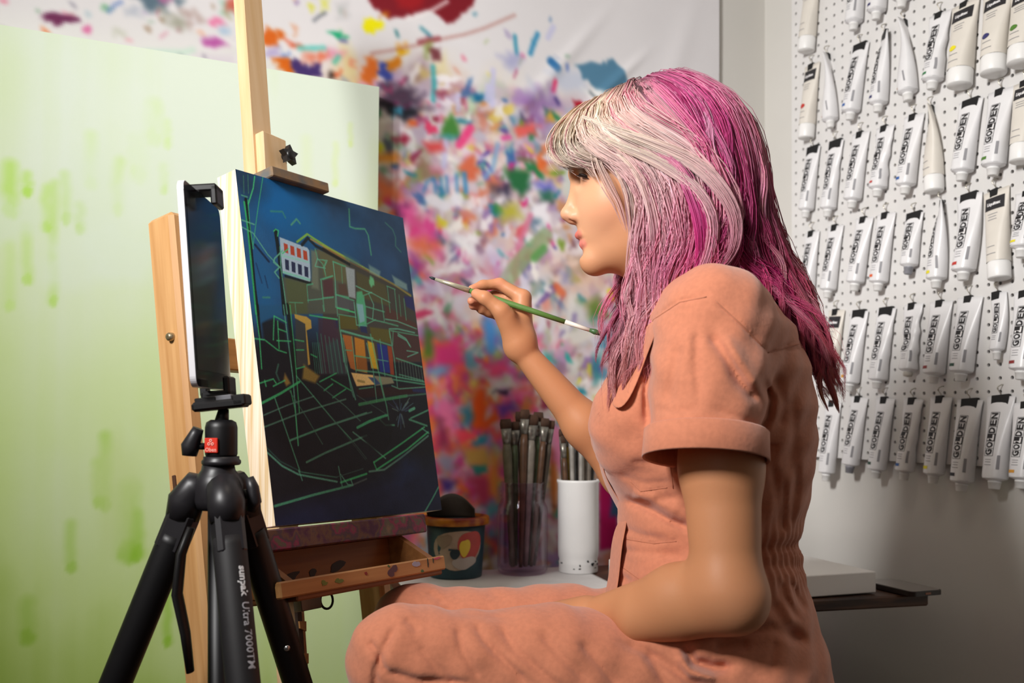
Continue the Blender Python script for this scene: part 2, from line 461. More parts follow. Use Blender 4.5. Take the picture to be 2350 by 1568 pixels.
    B([(905, 110), (934, 104), (932, 118), (915, 124)], '#dca50c', 1); B([(910, 90), (930, 92), (936, 104), (908, 108)], '#e0ad63', .9, 2)
    S([(907, 68), (911, 80)], 4, '#3c7f86', 1); B([(868, 142), (882, 140), (892, 160), (898, 172), (884, 186), (866, 170)], '#3d4a9c', 1, 1.6)
    S([(850, 120), (900, 112), (960, 100), (1000, 90), (1060, 78), (1110, 62), (1180, 32)], 3.2, '#a8655c', .75, 2)
    S([(965, 62), (985, 80)], 5, '#4a90a0', .9); S([(960, 94), (975, 90), (1005, 86)], 6, '#8a2a32', .8)
    B([(850, 222), (870, 205), (900, 195), (935, 192), (965, 210), (972, 245), (950, 252), (905, 240), (860, 238)], '#4a3b4e', .95, 5, 3); B([(880, 195), (900, 200), (895, 212), (878, 210)], '#a83a64', .9, 2)
    B([(862, 232), (905, 240), (960, 252), (955, 262), (930, 275), (900, 262), (868, 244)], '#22252c', .95, 3); B([(895, 248), (918, 245), (922, 262), (900, 268)], '#47a2c6', 1, 2)
    B([(968, 100), (990, 98), (988, 122), (972, 132)], '#7f8a3c', .8, 3); B([(980, 108), (1010, 104), (1006, 130), (990, 135)], '#6d2f36', .9, 2)
    S([(992, 150), (995, 195), (991, 230)], 6, '#2fa0a6', .9); B([(1002, 205), (1022, 202), (1020, 222), (1002, 224)], '#8a3248', .9, 3); B([(1075, 212), (1115, 210), (1122, 228), (1085, 232)], '#16688f', .95, 3)
    B([(1062, 225), (1085, 222), (1090, 255), (1068, 262)], '#b7cfae', .9, 4)
    for x, y0, y1 in ((1050, 215, 250), (1130, 160, 240), (1020, 320, 380), (1118, 195, 225)): S([(x, y0), (x - 3, y1)], 8, '#c4c2e4', .9, 3)
    S([(1180, 80), (1184, 122)], 5, '#1f86a8', .95); S([(1232, 76), (1222, 100), (1216, 120)], 7, '#2f86b4', .95); S([(1268, 60), (1256, 84)], 8, '#b3b5e2', .6, 3)
    S([(1262, 138), (1276, 156)], 11, '#1d609c', .95); S([(1299, 148), (1300, 158)], 5, '#5a78c4', .9)
    B([(1140, 130), (1185, 115), (1200, 140), (1165, 160)], '#9a9cc8', .7, 5); B([(1250, 160), (1330, 165), (1350, 205), (1290, 210)], '#b9c2d6', .7, 6)
    B([(1316, 146), (1375, 142), (1388, 138), (1400, 130), (1420, 148), (1440, 178), (1436, 205), (1405, 214), (1385, 218), (1362, 196), (1340, 178)], '#54809c', 1, 1.2)
    B([(1314, 224), (1330, 228), (1334, 246), (1328, 268), (1314, 275)], '#a51524', 1, 1.2); B([(1330, 200), (1345, 200), (1420, 225), (1380, 245)], '#e4e4e2', .8, 3); S([(1352, 208), (1366, 228)], 3, '#3d4a54', .9)
    S([(1272, 185), (1268, 205)], 7, '#e8396c', .95); S([(1273, 224), (1280, 236)], 6, '#232864', .95); B([(1262, 244), (1272, 278), (1252, 280)], '#d8ae2c', 1, 1.4)
    B([(1205, 222), (1250, 215), (1265, 245), (1250, 290), (1215, 300), (1198, 260)], '#8a62a0', .8, 8, 3); B([(1178, 288), (1205, 280), (1232, 284), (1225, 304), (1190, 312)], '#e4605c', .95, 3)
    S([(1152, 315), (1168, 313)], 6, '#e2489c', .9)
    B([(1020, 270), (1035, 262), (1048, 290), (1050, 312), (1010, 308)], '#45803a', 1, 3); B([(1010, 305), (1050, 305), (1045, 320), (1015, 318)], '#2c8a86', .9, 3)
    B([(900, 310), (930, 308), (935, 322), (905, 328)], '#9a2440', .95, 3); B([(972, 330), (1015, 322), (1018, 345), (985, 350)], '#d84a4a', .95, 4); S([(1078, 292), (1052, 330)], 11, '#e2407c', .95, 3)
    B([(862, 325), (882, 330), (875, 350), (860, 352)], '#d6d21c', 1, 3); B([(862, 355), (912, 352), (910, 372), (862, 376)], '#f09a3a', .95, 4); B([(862, 400), (905, 415), (915, 450), (866, 460)], '#ee7d50', .95, 6)
    B([(1055, 385), (1085, 350), (1098, 385), (1090, 410), (1065, 415)], '#cf6a4c', 1, 3)
    for x in (995, 1010, 1022, 1045, 1062, 1066): S([(x, 400 - (x - 1040) * .2), (x + 3, 440)], 4, '#3c86b8', .9, 2)
    S([(970, 438), (978, 415), (992, 408)], 4, '#3c86b8', .8, 2); S([(985, 455), (1020, 470), (1050, 452)], 14, '#e6e4ee', .95, 4)
    B([(1165, 390), (1208, 385), (1218, 430), (1195, 450), (1168, 425)], '#2a6a40', 1, 4); B([(1120, 425), (1168, 418), (1165, 455), (1130, 450)], '#3a3a4c', .9, 5, 2)
    B([(1225, 420), (1262, 412), (1275, 440), (1240, 448)], '#6a6ac4', .95, 5); B([(1238, 440), (1270, 442), (1262, 462), (1240, 458)], '#2c6a50', .9, 4); B([(1145, 470), (1185, 462), (1192, 495), (1150, 505)], '#b4ae3c', .95, 6)
    B([(1215, 462), (1255, 465), (1260, 510), (1222, 500)], '#ece8ee', 1, 3); S([(1188, 362), (1215, 366), (1226, 372)], 6, '#6a6a4a', .9, 2); S([(1140, 330), (1130, 380), (1112, 405)], 7, '#7aa8d0', .8, 4)
    B([(905, 475), (960, 470), (1000, 510), (1008, 570), (965, 590), (940, 560)], '#df4a92', .85, 8, 3); B([(945, 560), (990, 545), (1005, 570), (970, 590), (945, 580)], '#e2744e', .9, 6, 2)
    B([(1035, 545), (1070, 545), (1092, 585), (1070, 592)], '#ece9ec', 1, 4); B([(940, 580), (960, 590), (965, 620), (945, 628)], '#8a3a8c', .9, 5)
    S([(1216, 492), (1190, 560), (1178, 625)], 8, '#d47a98', .85, 4); S([(1250, 540), (1200, 590), (1160, 640)], 22, '#86a06a', .75, 8); S([(1246, 570), (1225, 590)], 12, '#4f9a4a', .8, 5)
    B([(1260, 600), (1380, 580), (1400, 660), (1280, 670)], '#e0a888', .55, 14, 3); B([(1285, 622), (1308, 625), (1305, 650), (1288, 648)], '#8a92c0', .9, 6); S([(1275, 655), (1290, 672)], 10, '#d8633c', .85, 4)
    B([(1330, 690), (1372, 678), (1392, 722), (1360, 735)], '#5c7a2c', .85, 6, 2); S([(1398, 668), (1404, 678)], 9, '#e2cf1c', 1, 2); S([(1210, 718), (1212, 728)], 9, '#e8d41c', 1, 2); S([(1215, 758), (1220, 768)], 9, '#e0c01c', 1, 2)
    B([(1215, 775), (1240, 772), (1245, 795), (1222, 800)], '#e2607c', .95, 4); B([(1110, 720), (1135, 735), (1140, 800), (1118, 815), (1108, 760)], '#4a8ccc', .95, 5); B([(1245, 810), (1265, 808), (1270, 826), (1250, 830)], '#2fa096', .95, 4)
    B([(1355, 815), (1380, 810), (1375, 860), (1360, 880)], '#2f8a8c', .9, 5); B([(1095, 580), (1150, 570), (1160, 640), (1100, 650)], '#b8a4c8', .6, 9); B([(1240, 700), (1330, 690), (1345, 790), (1260, 800)], '#c8c6c2', .55, 12)
    B([(960, 640), (1000, 630), (1010, 680), (970, 690)], '#9c88b4', .6, 9); B([(1030, 680), (1060, 670), (1068, 720), (1040, 730)], '#d6d0dc', .8, 6)
    B([(990, 790), (1050, 780), (1060, 830), (1000, 845)], '#dc3c80', .95, 6); B([(972, 842), (1030, 840), (1020, 858), (978, 862)], '#6aa6d0', .95, 5); B([(975, 740), (990, 780), (985, 820), (970, 825)], '#4a7a2c', .9, 4)
    B([(1110, 840), (1150, 830), (1160, 850), (1125, 866)], '#e24a74', .9, 5); B([(1120, 870), (1175, 860), (1190, 885), (1130, 900)], '#d2d0ce', .9, 5); B([(1125, 898), (1165, 890), (1160, 902)], '#1c1c2c', 1, 2)
    B([(1090, 895), (1115, 895), (1112, 960), (1135, 945), (1140, 965), (1100, 985), (1075, 975)], '#e2561c', 1, 3); B([(1140, 930), (1172, 920), (1178, 940), (1150, 960)], '#6a3f9c', .95, 4); B([(1050, 935), (1075, 925), (1080, 965), (1062, 985)], '#2c7a98', .95, 5)
    B([(1000, 915), (1040, 920), (1052, 990), (1030, 1000), (1008, 960)], '#e874a4', .95, 5); B([(1048, 985), (1090, 980), (1092, 1005), (1058, 1015)], '#ef4a5c', 1, 3); B([(1092, 1005), (1112, 1000), (1108, 1022), (1080, 1022)], '#23869c', 1, 3)
    B([(1062, 1030), (1110, 1025), (1128, 1060), (1110, 1075), (1070, 1065)], '#c0984a', .95, 4); B([(1078, 1070), (1115, 1065), (1118, 1085), (1085, 1090)], '#2f8076', 1, 2); B([(1075, 1095), (1125, 1090), (1132, 1140), (1100, 1155), (1080, 1130)], '#b03a58', 1, 5)
    B([(1130, 1030), (1145, 1060), (1140, 1150), (1125, 1130), (1120, 1080)], '#dd8a3a', .95, 5); B([(1012, 1040), (1040, 1050), (1035, 1085), (1012, 1090)], '#8a8aa0', .9, 5); B([(1012, 1095), (1045, 1105), (1030, 1130), (1010, 1125)], '#4f3a80', 1, 4)
    B([(1005, 960), (1020, 965), (1025, 1030), (1005, 1020)], '#84304f', .9, 5)
    B([(1256, 1020), (1278, 1045), (1275, 1180), (1262, 1150)], '#c86a2a', .9, 3); B([(1262, 960), (1290, 985), (1285, 1080), (1265, 1060)], '#d87aa0', .9, 4)
    B([(1374, 1085), (1412, 1095), (1415, 1255), (1374, 1262)], '#b3125a', 1, 1.5, 0); B([(1396, 1140), (1420, 1130), (1425, 1180), (1398, 1185)], '#34506e', 1, 3)
    # the paint has soaked in and mingled: soften, then speckle
    k = np.array([1, 2, 1], np.float32) / 4
    for _ in range(1):
        ra.a[1:-1] = ra.a[:-2] * k[0] + ra.a[1:-1] * k[1] + ra.a[2:] * k[2]
        ra.a[:, 1:-1] = ra.a[:, :-2] * k[0] + ra.a[:, 1:-1] * k[1] + ra.a[:, 2:] * k[2]
    # folds: shape of the hanging sheet
    S_, Z_ = np.meshgrid(s1 - (np.arange(w) + .5) * cell, z1 - (np.arange(h) + .5) * cell)
    off = 0.003 * (fractal(h, w, 120, 3, 9) - .5)
    for (sa, za, sb, zb, am, wd) in ((.62, 1.46, .34, 1.72, .006, .012), (.78, 1.42, .45, 1.80, .005, .016), (.55, 1.40, .28, 1.56, .004, .012),
                                    (1.5, 1.62, 1.05, 1.50, .006, .014), (1.05, 1.50, .70, 1.52, .006, .014), (.95, 1.68, .62, 1.60, .004, .02), (.40, 1.35, .2, 1.9, .004, .03)):
        ab = np.array([sb - sa, zb - za]); L = ab @ ab
        tt = np.clip(((S_ - sa) * ab[0] + (Z_ - za) * ab[1]) / L, 0, 1)
        d = np.hypot(S_ - sa - tt * ab[0], Z_ - za - tt * ab[1])
        off += am * np.exp(-(d / wd) ** 2) * np.sin(np.pi * np.clip(tt, .02, .98))
    P = CORNER + S_[..., None] * BD + (t0 + off)[..., None] * RD
    P[..., 2] = Z_
    ob = mesh_np('drop_cloth', P.reshape(-1, 3), grid_faces(h, w), mat('spattered_cloth', rough=0.85, attr='paint', spec=0.2), None, True, s2l(ra.a.reshape(-1, 3)))

    tag(ob, 'large white drop cloth on the back wall, thickly spattered with multicoloured paint', 'drop cloth')
make_cloth()

# ------------------------------------------------------------------ the big green canvas standing against the cloth
def make_green():
    wid, hei, th = 1.22, 1.50, 0.035
    tr = R(1.030, 0.062, 1.512)
    roll = math.radians(1.0)
    rx = nrm(-BD * math.cos(roll) - ZU * math.sin(roll))
    lean = math.radians(1.2)
    uy = nrm(ZU * math.cos(roll) - BD * math.sin(roll)); uy = nrm(uy - RD * math.sin(lean))
    nn = np.cross(rx, uy); nn = nn if nn @ RD > 0 else -nn
    org = tr - wid * rx - hei * uy
    root = thing('green_canvas', org + rx * wid / 2, 'tall canvas washed in pale lime green with dripping streaks, behind the easel', 'canvas')
    cell = 0.004; w = int(wid / cell); h = int(hei / cell)
    def mp(P):
        out = []
        for x, y in P:
            q = ray_plane(x, y, org, nn) - org
            out.append((q @ rx / cell, (hei - q @ uy) / cell))
        return np.array(out)
    ra = Raster(w, h, '#dbe6cb', mp)
    yy = np.linspace(0, 1, h)[:, None]; xx = np.linspace(0, 1, w)[None]
    # a vertical wash: paler at the top right, deeper green low and to the left
    stre = np.repeat(fractal(1, w, 14, 4, 5), h, 0) * .55 + fractal(h, w, 40, 4, 6) * .45
    big = fractal(h, w, 110, 3, 12)
    k = np.clip(.02 + .80 * np.clip(yy - .12, 0, 1) ** 0.95 + .42 * (.62 - xx) * np.clip(yy * 2 - .3, 0, 1) + .36 * (stre - .5) + .30 * (big - .5), 0, 1)
    c0, c1, c2 = hexc('#dbe6d6'), hexc('#c9e094'), hexc('#84ad18')
    k3 = k[..., None]
    ra.a[:] = np.where(k3 < .5, c0 + (c1 - c0) * k3 * 2, c1 + (c2 - c1) * (k3 - .5) * 2)
    def drip(x, y0, y1, wd, c='#b5dc5c', a=.75):
        wd = wd * .42; a = a * .6
        n = 7; pts = [(x + rng.normal(0, 2), y0 + (y1 - y0) * i / (n - 1)) for i in range(n)]
        ra.stroke(pts, wd, c, a, wd * .7); ra.blob(x, y1, wd * .45, wd * .7, c, min(1, a * 1.15), .5)
    for x, y0, y1, wd, c, a in ((20, 380, 480, 14, '#a5dc3a', .85), (60, 400, 440, 9, '#aade48', .8), (180, 470, 525, 9, '#9ed238', .9), (268, 370, 480, 11, '#b5e05c', .6), (372, 380, 435, 8, '#b5e05c', .7),
                                (348, 240, 315, 15, '#c0e472', .6), (120, 420, 690, 9, '#a9d850', .6), (60, 520, 640, 10, '#aedb58', .6), (20, 560, 700, 10, '#b8e06c', .45), (150, 400, 500, 10, '#a9d850', .65),
                                (240, 1000, 1155, 12, '#96c93c', .85), (222, 1060, 1150, 10, '#a1cf4c', .6), (290, 1120, 1265, 20, '#93c736', .8), (310, 1180, 1268, 14, '#93c736', .8), (160, 1200, 1300, 10, '#9dcb4a', .7),
                                (380, 1350, 1470, 9, '#8fc62c', .8), (60, 1380, 1460, 14, '#8abb2c', .6), (380, 280, 330, 9, '#c6e684', .5), (800, 285, 330, 6, '#d0e68e', .6), (765, 330, 420, 7, '#d3e794', .55), (700, 320, 460, 12, '#d5e8a0', .4),
                                (105, 430, 520, 9, '#aede54', .7), (205, 310, 420, 12, '#c2e680', .5), (315, 320, 400, 16, '#c4e680', .5)):
        drip(x, y0, y1, wd, c, a)
    for x, y, rx_, ry_, c in ((225, 450, 14, 22, '#d7e4cf'), (335, 390, 10, 30, '#dae6d4'), (20, 500, 12, 10, '#d5e4c8'), (170, 600, 14, 12, '#d8e5cf'), (270, 580, 16, 14, '#d8e5d2'), (265, 1130, 10, 24, '#c8dc98')):
        ra.blob(x, y, rx_, ry_, c, .7, .6)
    I, J = np.meshgrid((np.arange(w)) / (w - 1) * wid, hei - np.arange(h) / (h - 1) * hei)
    P = org + I[..., None] * rx + J[..., None] * uy
    face = mesh_np('painted_face', P.reshape(-1, 3), grid_faces(h, w)[:, ::-1], mat('green_wash', rough=0.7, attr='paint', spec=0.3, bump=.15, scale=900), root, True, s2l(ra.a.reshape(-1, 3)))
    b = MB(); b.box(org + rx * wid / 2 + uy * hei / 2 - nn * (th / 2 + .0006), rx, uy, nn, wid / 2, hei / 2, th / 2)
    b.build('stretcher', mat('green_edge', '#cfe2a0', 0.7), root)
make_green()

# ------------------------------------------------------------------ the pegboard with real holes
PEG_S = 0.020                     # its front face, out from the right wall
def peg_tz(px, py, s=PEG_S):
    q = ray_plane(px, py, CORNER + s * BD, BD) - CORNER
    return q @ RD, q[2]
def make_pegboard():
    t0, t1 = 0.125, 1.12
    z0, z1 = 0.752, 2.02
    pitch = 0.0254; nt = int((t1 - t0) / pitch); nz = int((z1 - z0) / pitch); r = 0.0037; K = 8
    root = thing('pegboard', R(PEG_S - .004, (t0 + t1) / 2, z0), 'white perforated pegboard fixed to the right wall, hung with rows of paint tubes', 'pegboard')
    # one cell: square with a round hole and the wall of the hole behind it
    ang = (np.arange(K) + .5) * 2 * np.pi / K
    hole = np.stack([np.cos(ang), np.sin(ang)], 1) * r
    sq = []
    for a in ang:
        c, s = math.cos(a), math.sin(a); m = max(abs(c), abs(s)); sq.append((c / m * pitch / 2, s / m * pitch / 2))
    corner = [(pitch / 2, pitch / 2), (-pitch / 2, pitch / 2), (-pitch / 2, -pitch / 2), (pitch / 2, -pitch / 2)]
    base = np.concatenate([hole, np.array(sq), hole, np.array(corner)])           # 0..7 rim, 8..15 border, 16..23 back rim, 24..27 corners
    dep = np.concatenate([np.zeros(K), np.zeros(K), np.full(K, -.005), np.zeros(4)])
    q = []; tri = []
    for k in range(K):
        k2 = (k + 1) % K
        q.append((k, 8 + k, 8 + k2, k2)); q.append((k, k2, 16 + k2, 16 + k))
    v = []; f = []
    nq = np.array(q)
    n = 0
    for i in range(nt):
        for j in range(nz):
            tc = t0 + (i + .5) * pitch; zc = z0 + (j + .5) * pitch
            p = CORNER + (PEG_S + dep)[:, None] * BD + (tc + base[:, 0])[:, None] * RD
            p[:, 2] = zc + base[:, 1]
            v.append(p); f.append(nq + n); n += len(p)
    b = MB(); b.v = [tuple(x) for x in np.concatenate(v)]; b.f = [tuple(x) for x in np.concatenate(f)]
    cnt = nt * nz
    for m in range(cnt):
        o = m * len(base)
        b.f.extend([(o + 8, o + 24, o + 9), (o + 10, o + 25, o + 11), (o + 12, o + 26, o + 13), (o + 14, o + 27, o + 15)])
    b.sm = [False] * len(b.f); b.mi = [0] * len(b.f)
    # corner triangles span neighbouring border points around each diagonal
    me = bpy.data.meshes.new('board'); me.from_pydata(b.v, [], b.f); me.materials.append(mat('pegboard_paint', '#dcdad8', 0.5, var=.04, scale=20))
    o = bpy.data.objects.new('board', me); COL.objects.link(o); attach(o, root)
    T1, Z1 = t0 + nt * pitch, z0 + nz * pitch
    e = MB()
    for (a, c, hs, ht, hz) in (((PEG_S - .0025, (t0 + T1) / 2, z0 - .001), 0, .0025, (T1 - t0) / 2, .001), ((PEG_S - .0025, (t0 + T1) / 2, Z1 + .001), 0, .0025, (T1 - t0) / 2, .001),
                               ((PEG_S - .0025, t0 - .001, (z0 + Z1) / 2), 0, .0025, .001, (Z1 - z0) / 2 + .002), ((PEG_S - .0025, T1 + .001, (z0 + Z1) / 2), 0, .0025, .001, (Z1 - z0) / 2 + .002)):
        e.box(R(*a), BD, RD, ZU, hs, ht, hz)
    e.build('rim', mat('pegboard_paint'), root)
    for z in (z0 + .12, (z0 + Z1) / 2, Z1 - .05):
        g = MB(); g.box(R(.0072, (t0 + T1) / 2, z), BD, RD, ZU, .007, (T1 - t0) / 2 - .03, .012)
        g.build('batten', mat('batten_wood', '#6b5640', .7), root)
make_pegboard()

# ------------------------------------------------------------------ the paint tubes
tube_white = mat('tube_plastic', '#e4e3e4', 0.33, var=.05, scale=25, bump=.25, detail=2)
tube_warm = mat('tube_plastic_warm', '#dcd6cc', 0.4, var=.05, scale=25, bump=.2, detail=2)
cap_white = mat('tube_cap', '#ebeae8', 0.4)
cap_grey = mat('tube_cap_grey', '#8f8f96', 0.4, var=.3, scale=90)
ink = mat('label_ink', '#1b1a1c', 0.5); ink_soft = mat('label_ink_faint', '#8d8c90', 0.6); paper = mat('label_paper', '#e6e4e4', 0.6)
clip_black = mat('clip_black', '#0f0f10', 0.6); wire = mat('hook_wire', '#b9b4a8', 0.3, metal=.9)
LET = {c: text_mesh(c, 0.0165, bold=.0006) for c in 'GOLDEN'}
LIQ = text_mesh('Liquitex', 0.0088, 0.9, bold=.0003)

def make_tube(kind, xt, yt, xb, yb, wid, label, clip=1, swatch=None, cap='white', crimp=0.0, bend=0.0, dot=None, wrinkle=0.0, small=0.0, textlo=.26, texthi=.80, cat='paint tube'):
    """xt, yt: crimped end; xb, yb: bottom of the cap (photograph px); wid: diameter in metres"""
    rad = wid / 2
    tt, zt = peg_tz(xt, yt, PEG_S + .006); tb, zb = peg_tz(xb, yb, PEG_S + rad)
    A = R(PEG_S + .0052, tt, zt); Bv = R(PEG_S + rad + .003, tb, zb)
    axis = nrm(A - Bv); L = np.linalg.norm(A - Bv)
    u = nrm(RD - axis * (RD @ axis)); n = nrm(BD - axis * (BD @ axis) - u * (BD @ u))
    caph = 0.015 if kind != 'liq' else 0.030
    shoulder = 0.006 if kind != 'liq' else 0.001
    if cap == 'none': caph = .004
    Lb = L - caph - shoulder                       # crimp to shoulder
    seed = int(abs(xt * 7 + yt * 13)); rr = np.random.default_rng(seed)
    ph = rr.random(3) * 6.28
    def sect(v):
        """v 0 at the shoulder, 1 at the crimp: half width, half depth, turn, sideways bend"""
        k = v ** 1.5
        a = rad * (1 + .42 * k); d = rad * (1 - k) + .0014 * k
        w = wrinkle * math.sin(v * 11 + ph[0]) * v * (1 - v) * 4
        a *= 1 - .25 * abs(w); d = d * (1 - .35 * abs(w)) if d > .004 else d
        return a, d, crimp * v, bend * math.sin(math.pi * v) * .5 + w * .002
    base = Bv + axis * (caph + shoulder)
    def P(v, q, side=1, off=0.0):
        a, d, tw, be = sect(v); ct, st = math.cos(tw), math.sin(tw)
        uu = ct * u + st * n; nn = -st * u + ct * n
        q = max(-.999, min(.999, q / a))
        th = math.asin(q)
        # slightly squared ellipse
        e = 0.85
        cx = a * math.copysign(abs(math.sin(th)) ** e, q); cy = d * abs(math.cos(th)) ** e
        return base + axis * (v * Lb) + u * be + uu * cx + nn * (cy + off) * side
    lab_group = 'paint tubes hanging on the pegboard'
    root = thing('paint_tube', Bv, label, cat, lab_group)
    m = tube_warm if kind == 'liq' else tube_white
    nv, na = 15, 22
    pts = []; b = MB()
    for i in range(nv):
        v = i / (nv - 1)
        a, d, tw, be = sect(v); ct, st = math.cos(tw), math.sin(tw); uu = ct * u + st * n; nn = -st * u + ct * n
        for k in range(na):
            th = 2 * math.pi * k / na; e = .85
            cx = a * math.copysign(abs(math.cos(th)) ** e, math.cos(th)); cy = d * math.copysign(abs(math.sin(th)) ** e, math.sin(th))
            pts.append(base + axis * (v * Lb) + u * be + uu * cx + nn * cy)
    F = [(i * na + k, i * na + (k + 1) % na, (i + 1) * na + (k + 1) % na, (i + 1) * na + k) for i in range(nv - 1) for k in range(na)]
    b.add(pts, F, True); b.f.append(tuple((nv - 1) * na + k for k in range(na))); b.sm.append(False); b.mi.append(0)
    if kind != 'liq':
        b.lathe(base, -axis, [(rad, 0), (rad * 1.03, .0008), (rad * .98, .002), (rad * .42, shoulder), (rad * .40, shoulder + .002)], 20, True, ref=u)
    b.build('tube_body', m, root)
    c = MB(); cb = Bv
    if cap == 'none':
        c.lathe(cb + axis * caph, -axis, [(rad * .42, 0), (rad * .55, .003), (rad * .5, .009), (.0005, .011)], 14, ref=u)
        c.build('cap', mat('tube_cap_dirty', '#c9c4bb', .6), root)
    elif kind == 'liq':
        c.lathe(cb, axis, [(.0005, 0), (rad * .98, 0), (rad * 1.02, .002), (rad * 1.02, caph - .001), (rad * .99, caph), (rad * .99, caph + .001)], 24, ref=u)
        c.build('cap', cap_white, root)
    else:
        rc = rad * .50
        prof = [(.0005, 0), (rc * .8, 0), (rc * .92, .001), (rc * 1.05, caph * .78), (rc * 1.12, caph * .8), (rc * 1.12, caph), (rc * .6, caph)]
        c.lathe(cb, axis, prof, 16, ref=u); c.build('cap', cap_grey if cap == 'grey' else cap_white, root)
    # hook and the black clip on the crimp
    crest = base + axis * Lb; be = sect(1)[3]; crest = crest + u * be
    hk = MB(); q0 = crest + axis * .012
    dist = (q0 - CORNER) @ BD - PEG_S
    wall = q0 - BD * (dist + .004)
    hk.tube([wall + ZU * .010, wall + BD * .008 + ZU * .010, wall + BD * .018 + ZU * .006, q0 + BD * .010, q0 + BD * .012 + ZU * .004], .0011, 6)
    hk.tube([q0 + BD * .012 + ZU * .002, q0 + BD * .002 - axis * .006, crest - axis * .002 + n * .002], .0009, 6)
    hk.build('hook', wire, root)
    if clip:
        k = MB(); hw = (.0085, .0185)[clip - 1]; hh = (.0080, .0105)[clip - 1]
        tw = crimp; uu = math.cos(tw) * u + math.sin(tw) * n; nn = -math.sin(tw) * u + math.cos(tw) * n
        k.box(crest - axis * (hh - .003) - uu * .004 * (clip == 1), nrm(uu + axis * .08), nn, axis, hw, .0036, hh, .0006)
        k.build('clip', clip_black, root)
    # printing
    def patch(name, v0, v1, q0, q1, material, off=.0005, nu=4, nvv=5):
        g = MB(); pp = []
        for i in range(nvv):
            for j in range(nu): pp.append(P(v0 + (v1 - v0) * i / (nvv - 1), q0 + (q1 - q0) * j / (nu - 1), 1, off))
        g.add(pp, [(i * nu + j, i * nu + j + 1, (i + 1) * nu + j + 1, (i + 1) * nu + j) for i in range(nvv - 1) for j in range(nu - 1)], True)
        return g.build(name, material, root)
    if kind == 'gold':
        T = MB(); v0, v1 = textlo, texthi; qc = -.15 * rad
        step = (v1 - v0) / 6; lw = .0145 * (1 - small)
        for i, ch in enumerate('GOLDEN'):
            lv, lf = LET[ch]; vc = v0 + (i + .5) * step
            sx = step * Lb * .80 / max(np.ptp(lv[:, 0]), .006); sy = lw * .80 / .0125
            mi = 1 if ch == 'L' else 0
            if ch == 'L':
                pp = []; 
                for a_ in range(4):
                    for c_ in range(4): pp.append(P(vc + (a_ / 3 - .5) * step, qc + (c_ / 3 - .5) * lw, 1, .0005))
                T.add(pp, [(a_ * 4 + c_, a_ * 4 + c_ + 1, (a_ + 1) * 4 + c_ + 1, (a_ + 1) * 4 + c_) for a_ in range(3) for c_ in range(3)], True, 0)
            T.add([P(vc + p[0] * sx / Lb, qc - p[1] * sy, 1, .0008) for p in lv], lf, False, mi)
        for e in (-.5, .5):
            pp = [];
            for a_ in range(9):
                for c_ in (-.0004, .0004): pp.append(P(v0 + (v1 - v0) * a_ / 8, qc + e * lw * 1.08 + c_, 1, .0005))
            T.add(pp, [(a_ * 2, a_ * 2 + 1, a_ * 2 + 3, a_ * 2 + 2) for a_ in range(8)], True, 0)
        for a_ in range(7):
            vv = v0 + (v1 - v0) * a_ / 6
            pp = [P(vv + s_ * .0004 / Lb, qc + (c_ / 4 - .5) * lw * 1.08, 1, .0005) for c_ in range(5) for s_ in (-1, 1)]
            T.add(pp, [(c_ * 2, c_ * 2 + 1, c_ * 2 + 3, c_ * 2 + 2) for c_ in range(4)], True, 0)
        T.build('lettering', [ink, paper], root)
        fl = MB()
        for kx, (vv, q_, ln) in enumerate(((.15, -.1, .55), (.185, -.1, .45), (.215, -.1, .5))):
            pp = [P(vv + s_ * .0005 / Lb, (q_ - ln / 2 + ln * c_ / 4) * rad, 1, .0005) for c_ in range(5) for s_ in (-1, 1)]
            fl.add(pp, [(c_ * 2, c_ * 2 + 1, c_ * 2 + 3, c_ * 2 + 2) for c_ in range(4)], True)
        pp = []
        for a_ in range(4):
            for c_ in range(3): pp.append(P(.10 + .17 * a_ / 3, rad * (.60 + .22 * c_ / 2), 1, .0005))
        fl.add(pp, [(a_ * 3 + c_, a_ * 3 + c_ + 1, a_ * 3 + c_ + 4, a_ * 3 + c_ + 3) for a_ in range(3) for c_ in range(2)], True)
        tag(fl.build('small_print', ink_soft, root), kind='stuff')
        if swatch: patch('colour_swatch', .045, .085, -.72 * rad, -.02 * rad, mat('swatch_' + swatch[1:], swatch, .5))
    elif kind == 'liq':
        patch('brand_label', .72, .90, -.98 * rad, .98 * rad, mat('brand_label_black', '#2a282b', .5, var=.3, scale=60), .0006, 9, 5)
        T = MB(); lv, lf = LIQ
        T.add([P(.80 + p[1] / Lb, p[0] * min(1, rad * 1.5 / np.ptp(lv[:, 0])) * 1.0 - .05 * rad, 1, .0011) for p in lv], lf, False); T.build('lettering', paper, root)
        fl = MB()
        for vv, ln in ((.66, .9), (.62, .7), (.58, .8), (.20, .7), (.10, .9)):
            pp = [P(vv + s_ * .0006 / Lb, (-ln / 2 + ln * c_ / 6 - .1) * rad, 1, .0005) for c_ in range(7) for s_ in (-1, 1)]
            fl.add(pp, [(c_ * 2, c_ * 2 + 1, c_ * 2 + 3, c_ * 2 + 2) for c_ in range(6)], True)
        tag(fl.build('small_print', ink_soft, root), kind='stuff')
        if dot:
            g = MB(); N = 14; cen = P(.30, -.25 * rad, 1, .0007)
            ring = [P(.30 + .0055 * math.sin(2 * math.pi * k / N) / Lb, -.25 * rad + .0075 * math.cos(2 * math.pi * k / N), 1, .0007) for k in range(N)]
            g.add([cen] + ring, [(0, 1 + k, 1 + (k + 1) % N) for k in range(N)]); g.build('colour_dot', mat('swatch_' + dot[1:], dot, .5), root)
    elif kind == 'plain':
        patch('small_print', .10, .25, .45 * rad, .62 * rad, ink_soft, .0005)
        if swatch: patch('colour_swatch', .03, .055, -.75 * rad, -.45 * rad, mat('swatch_' + swatch[1:], swatch, .5))
    return root

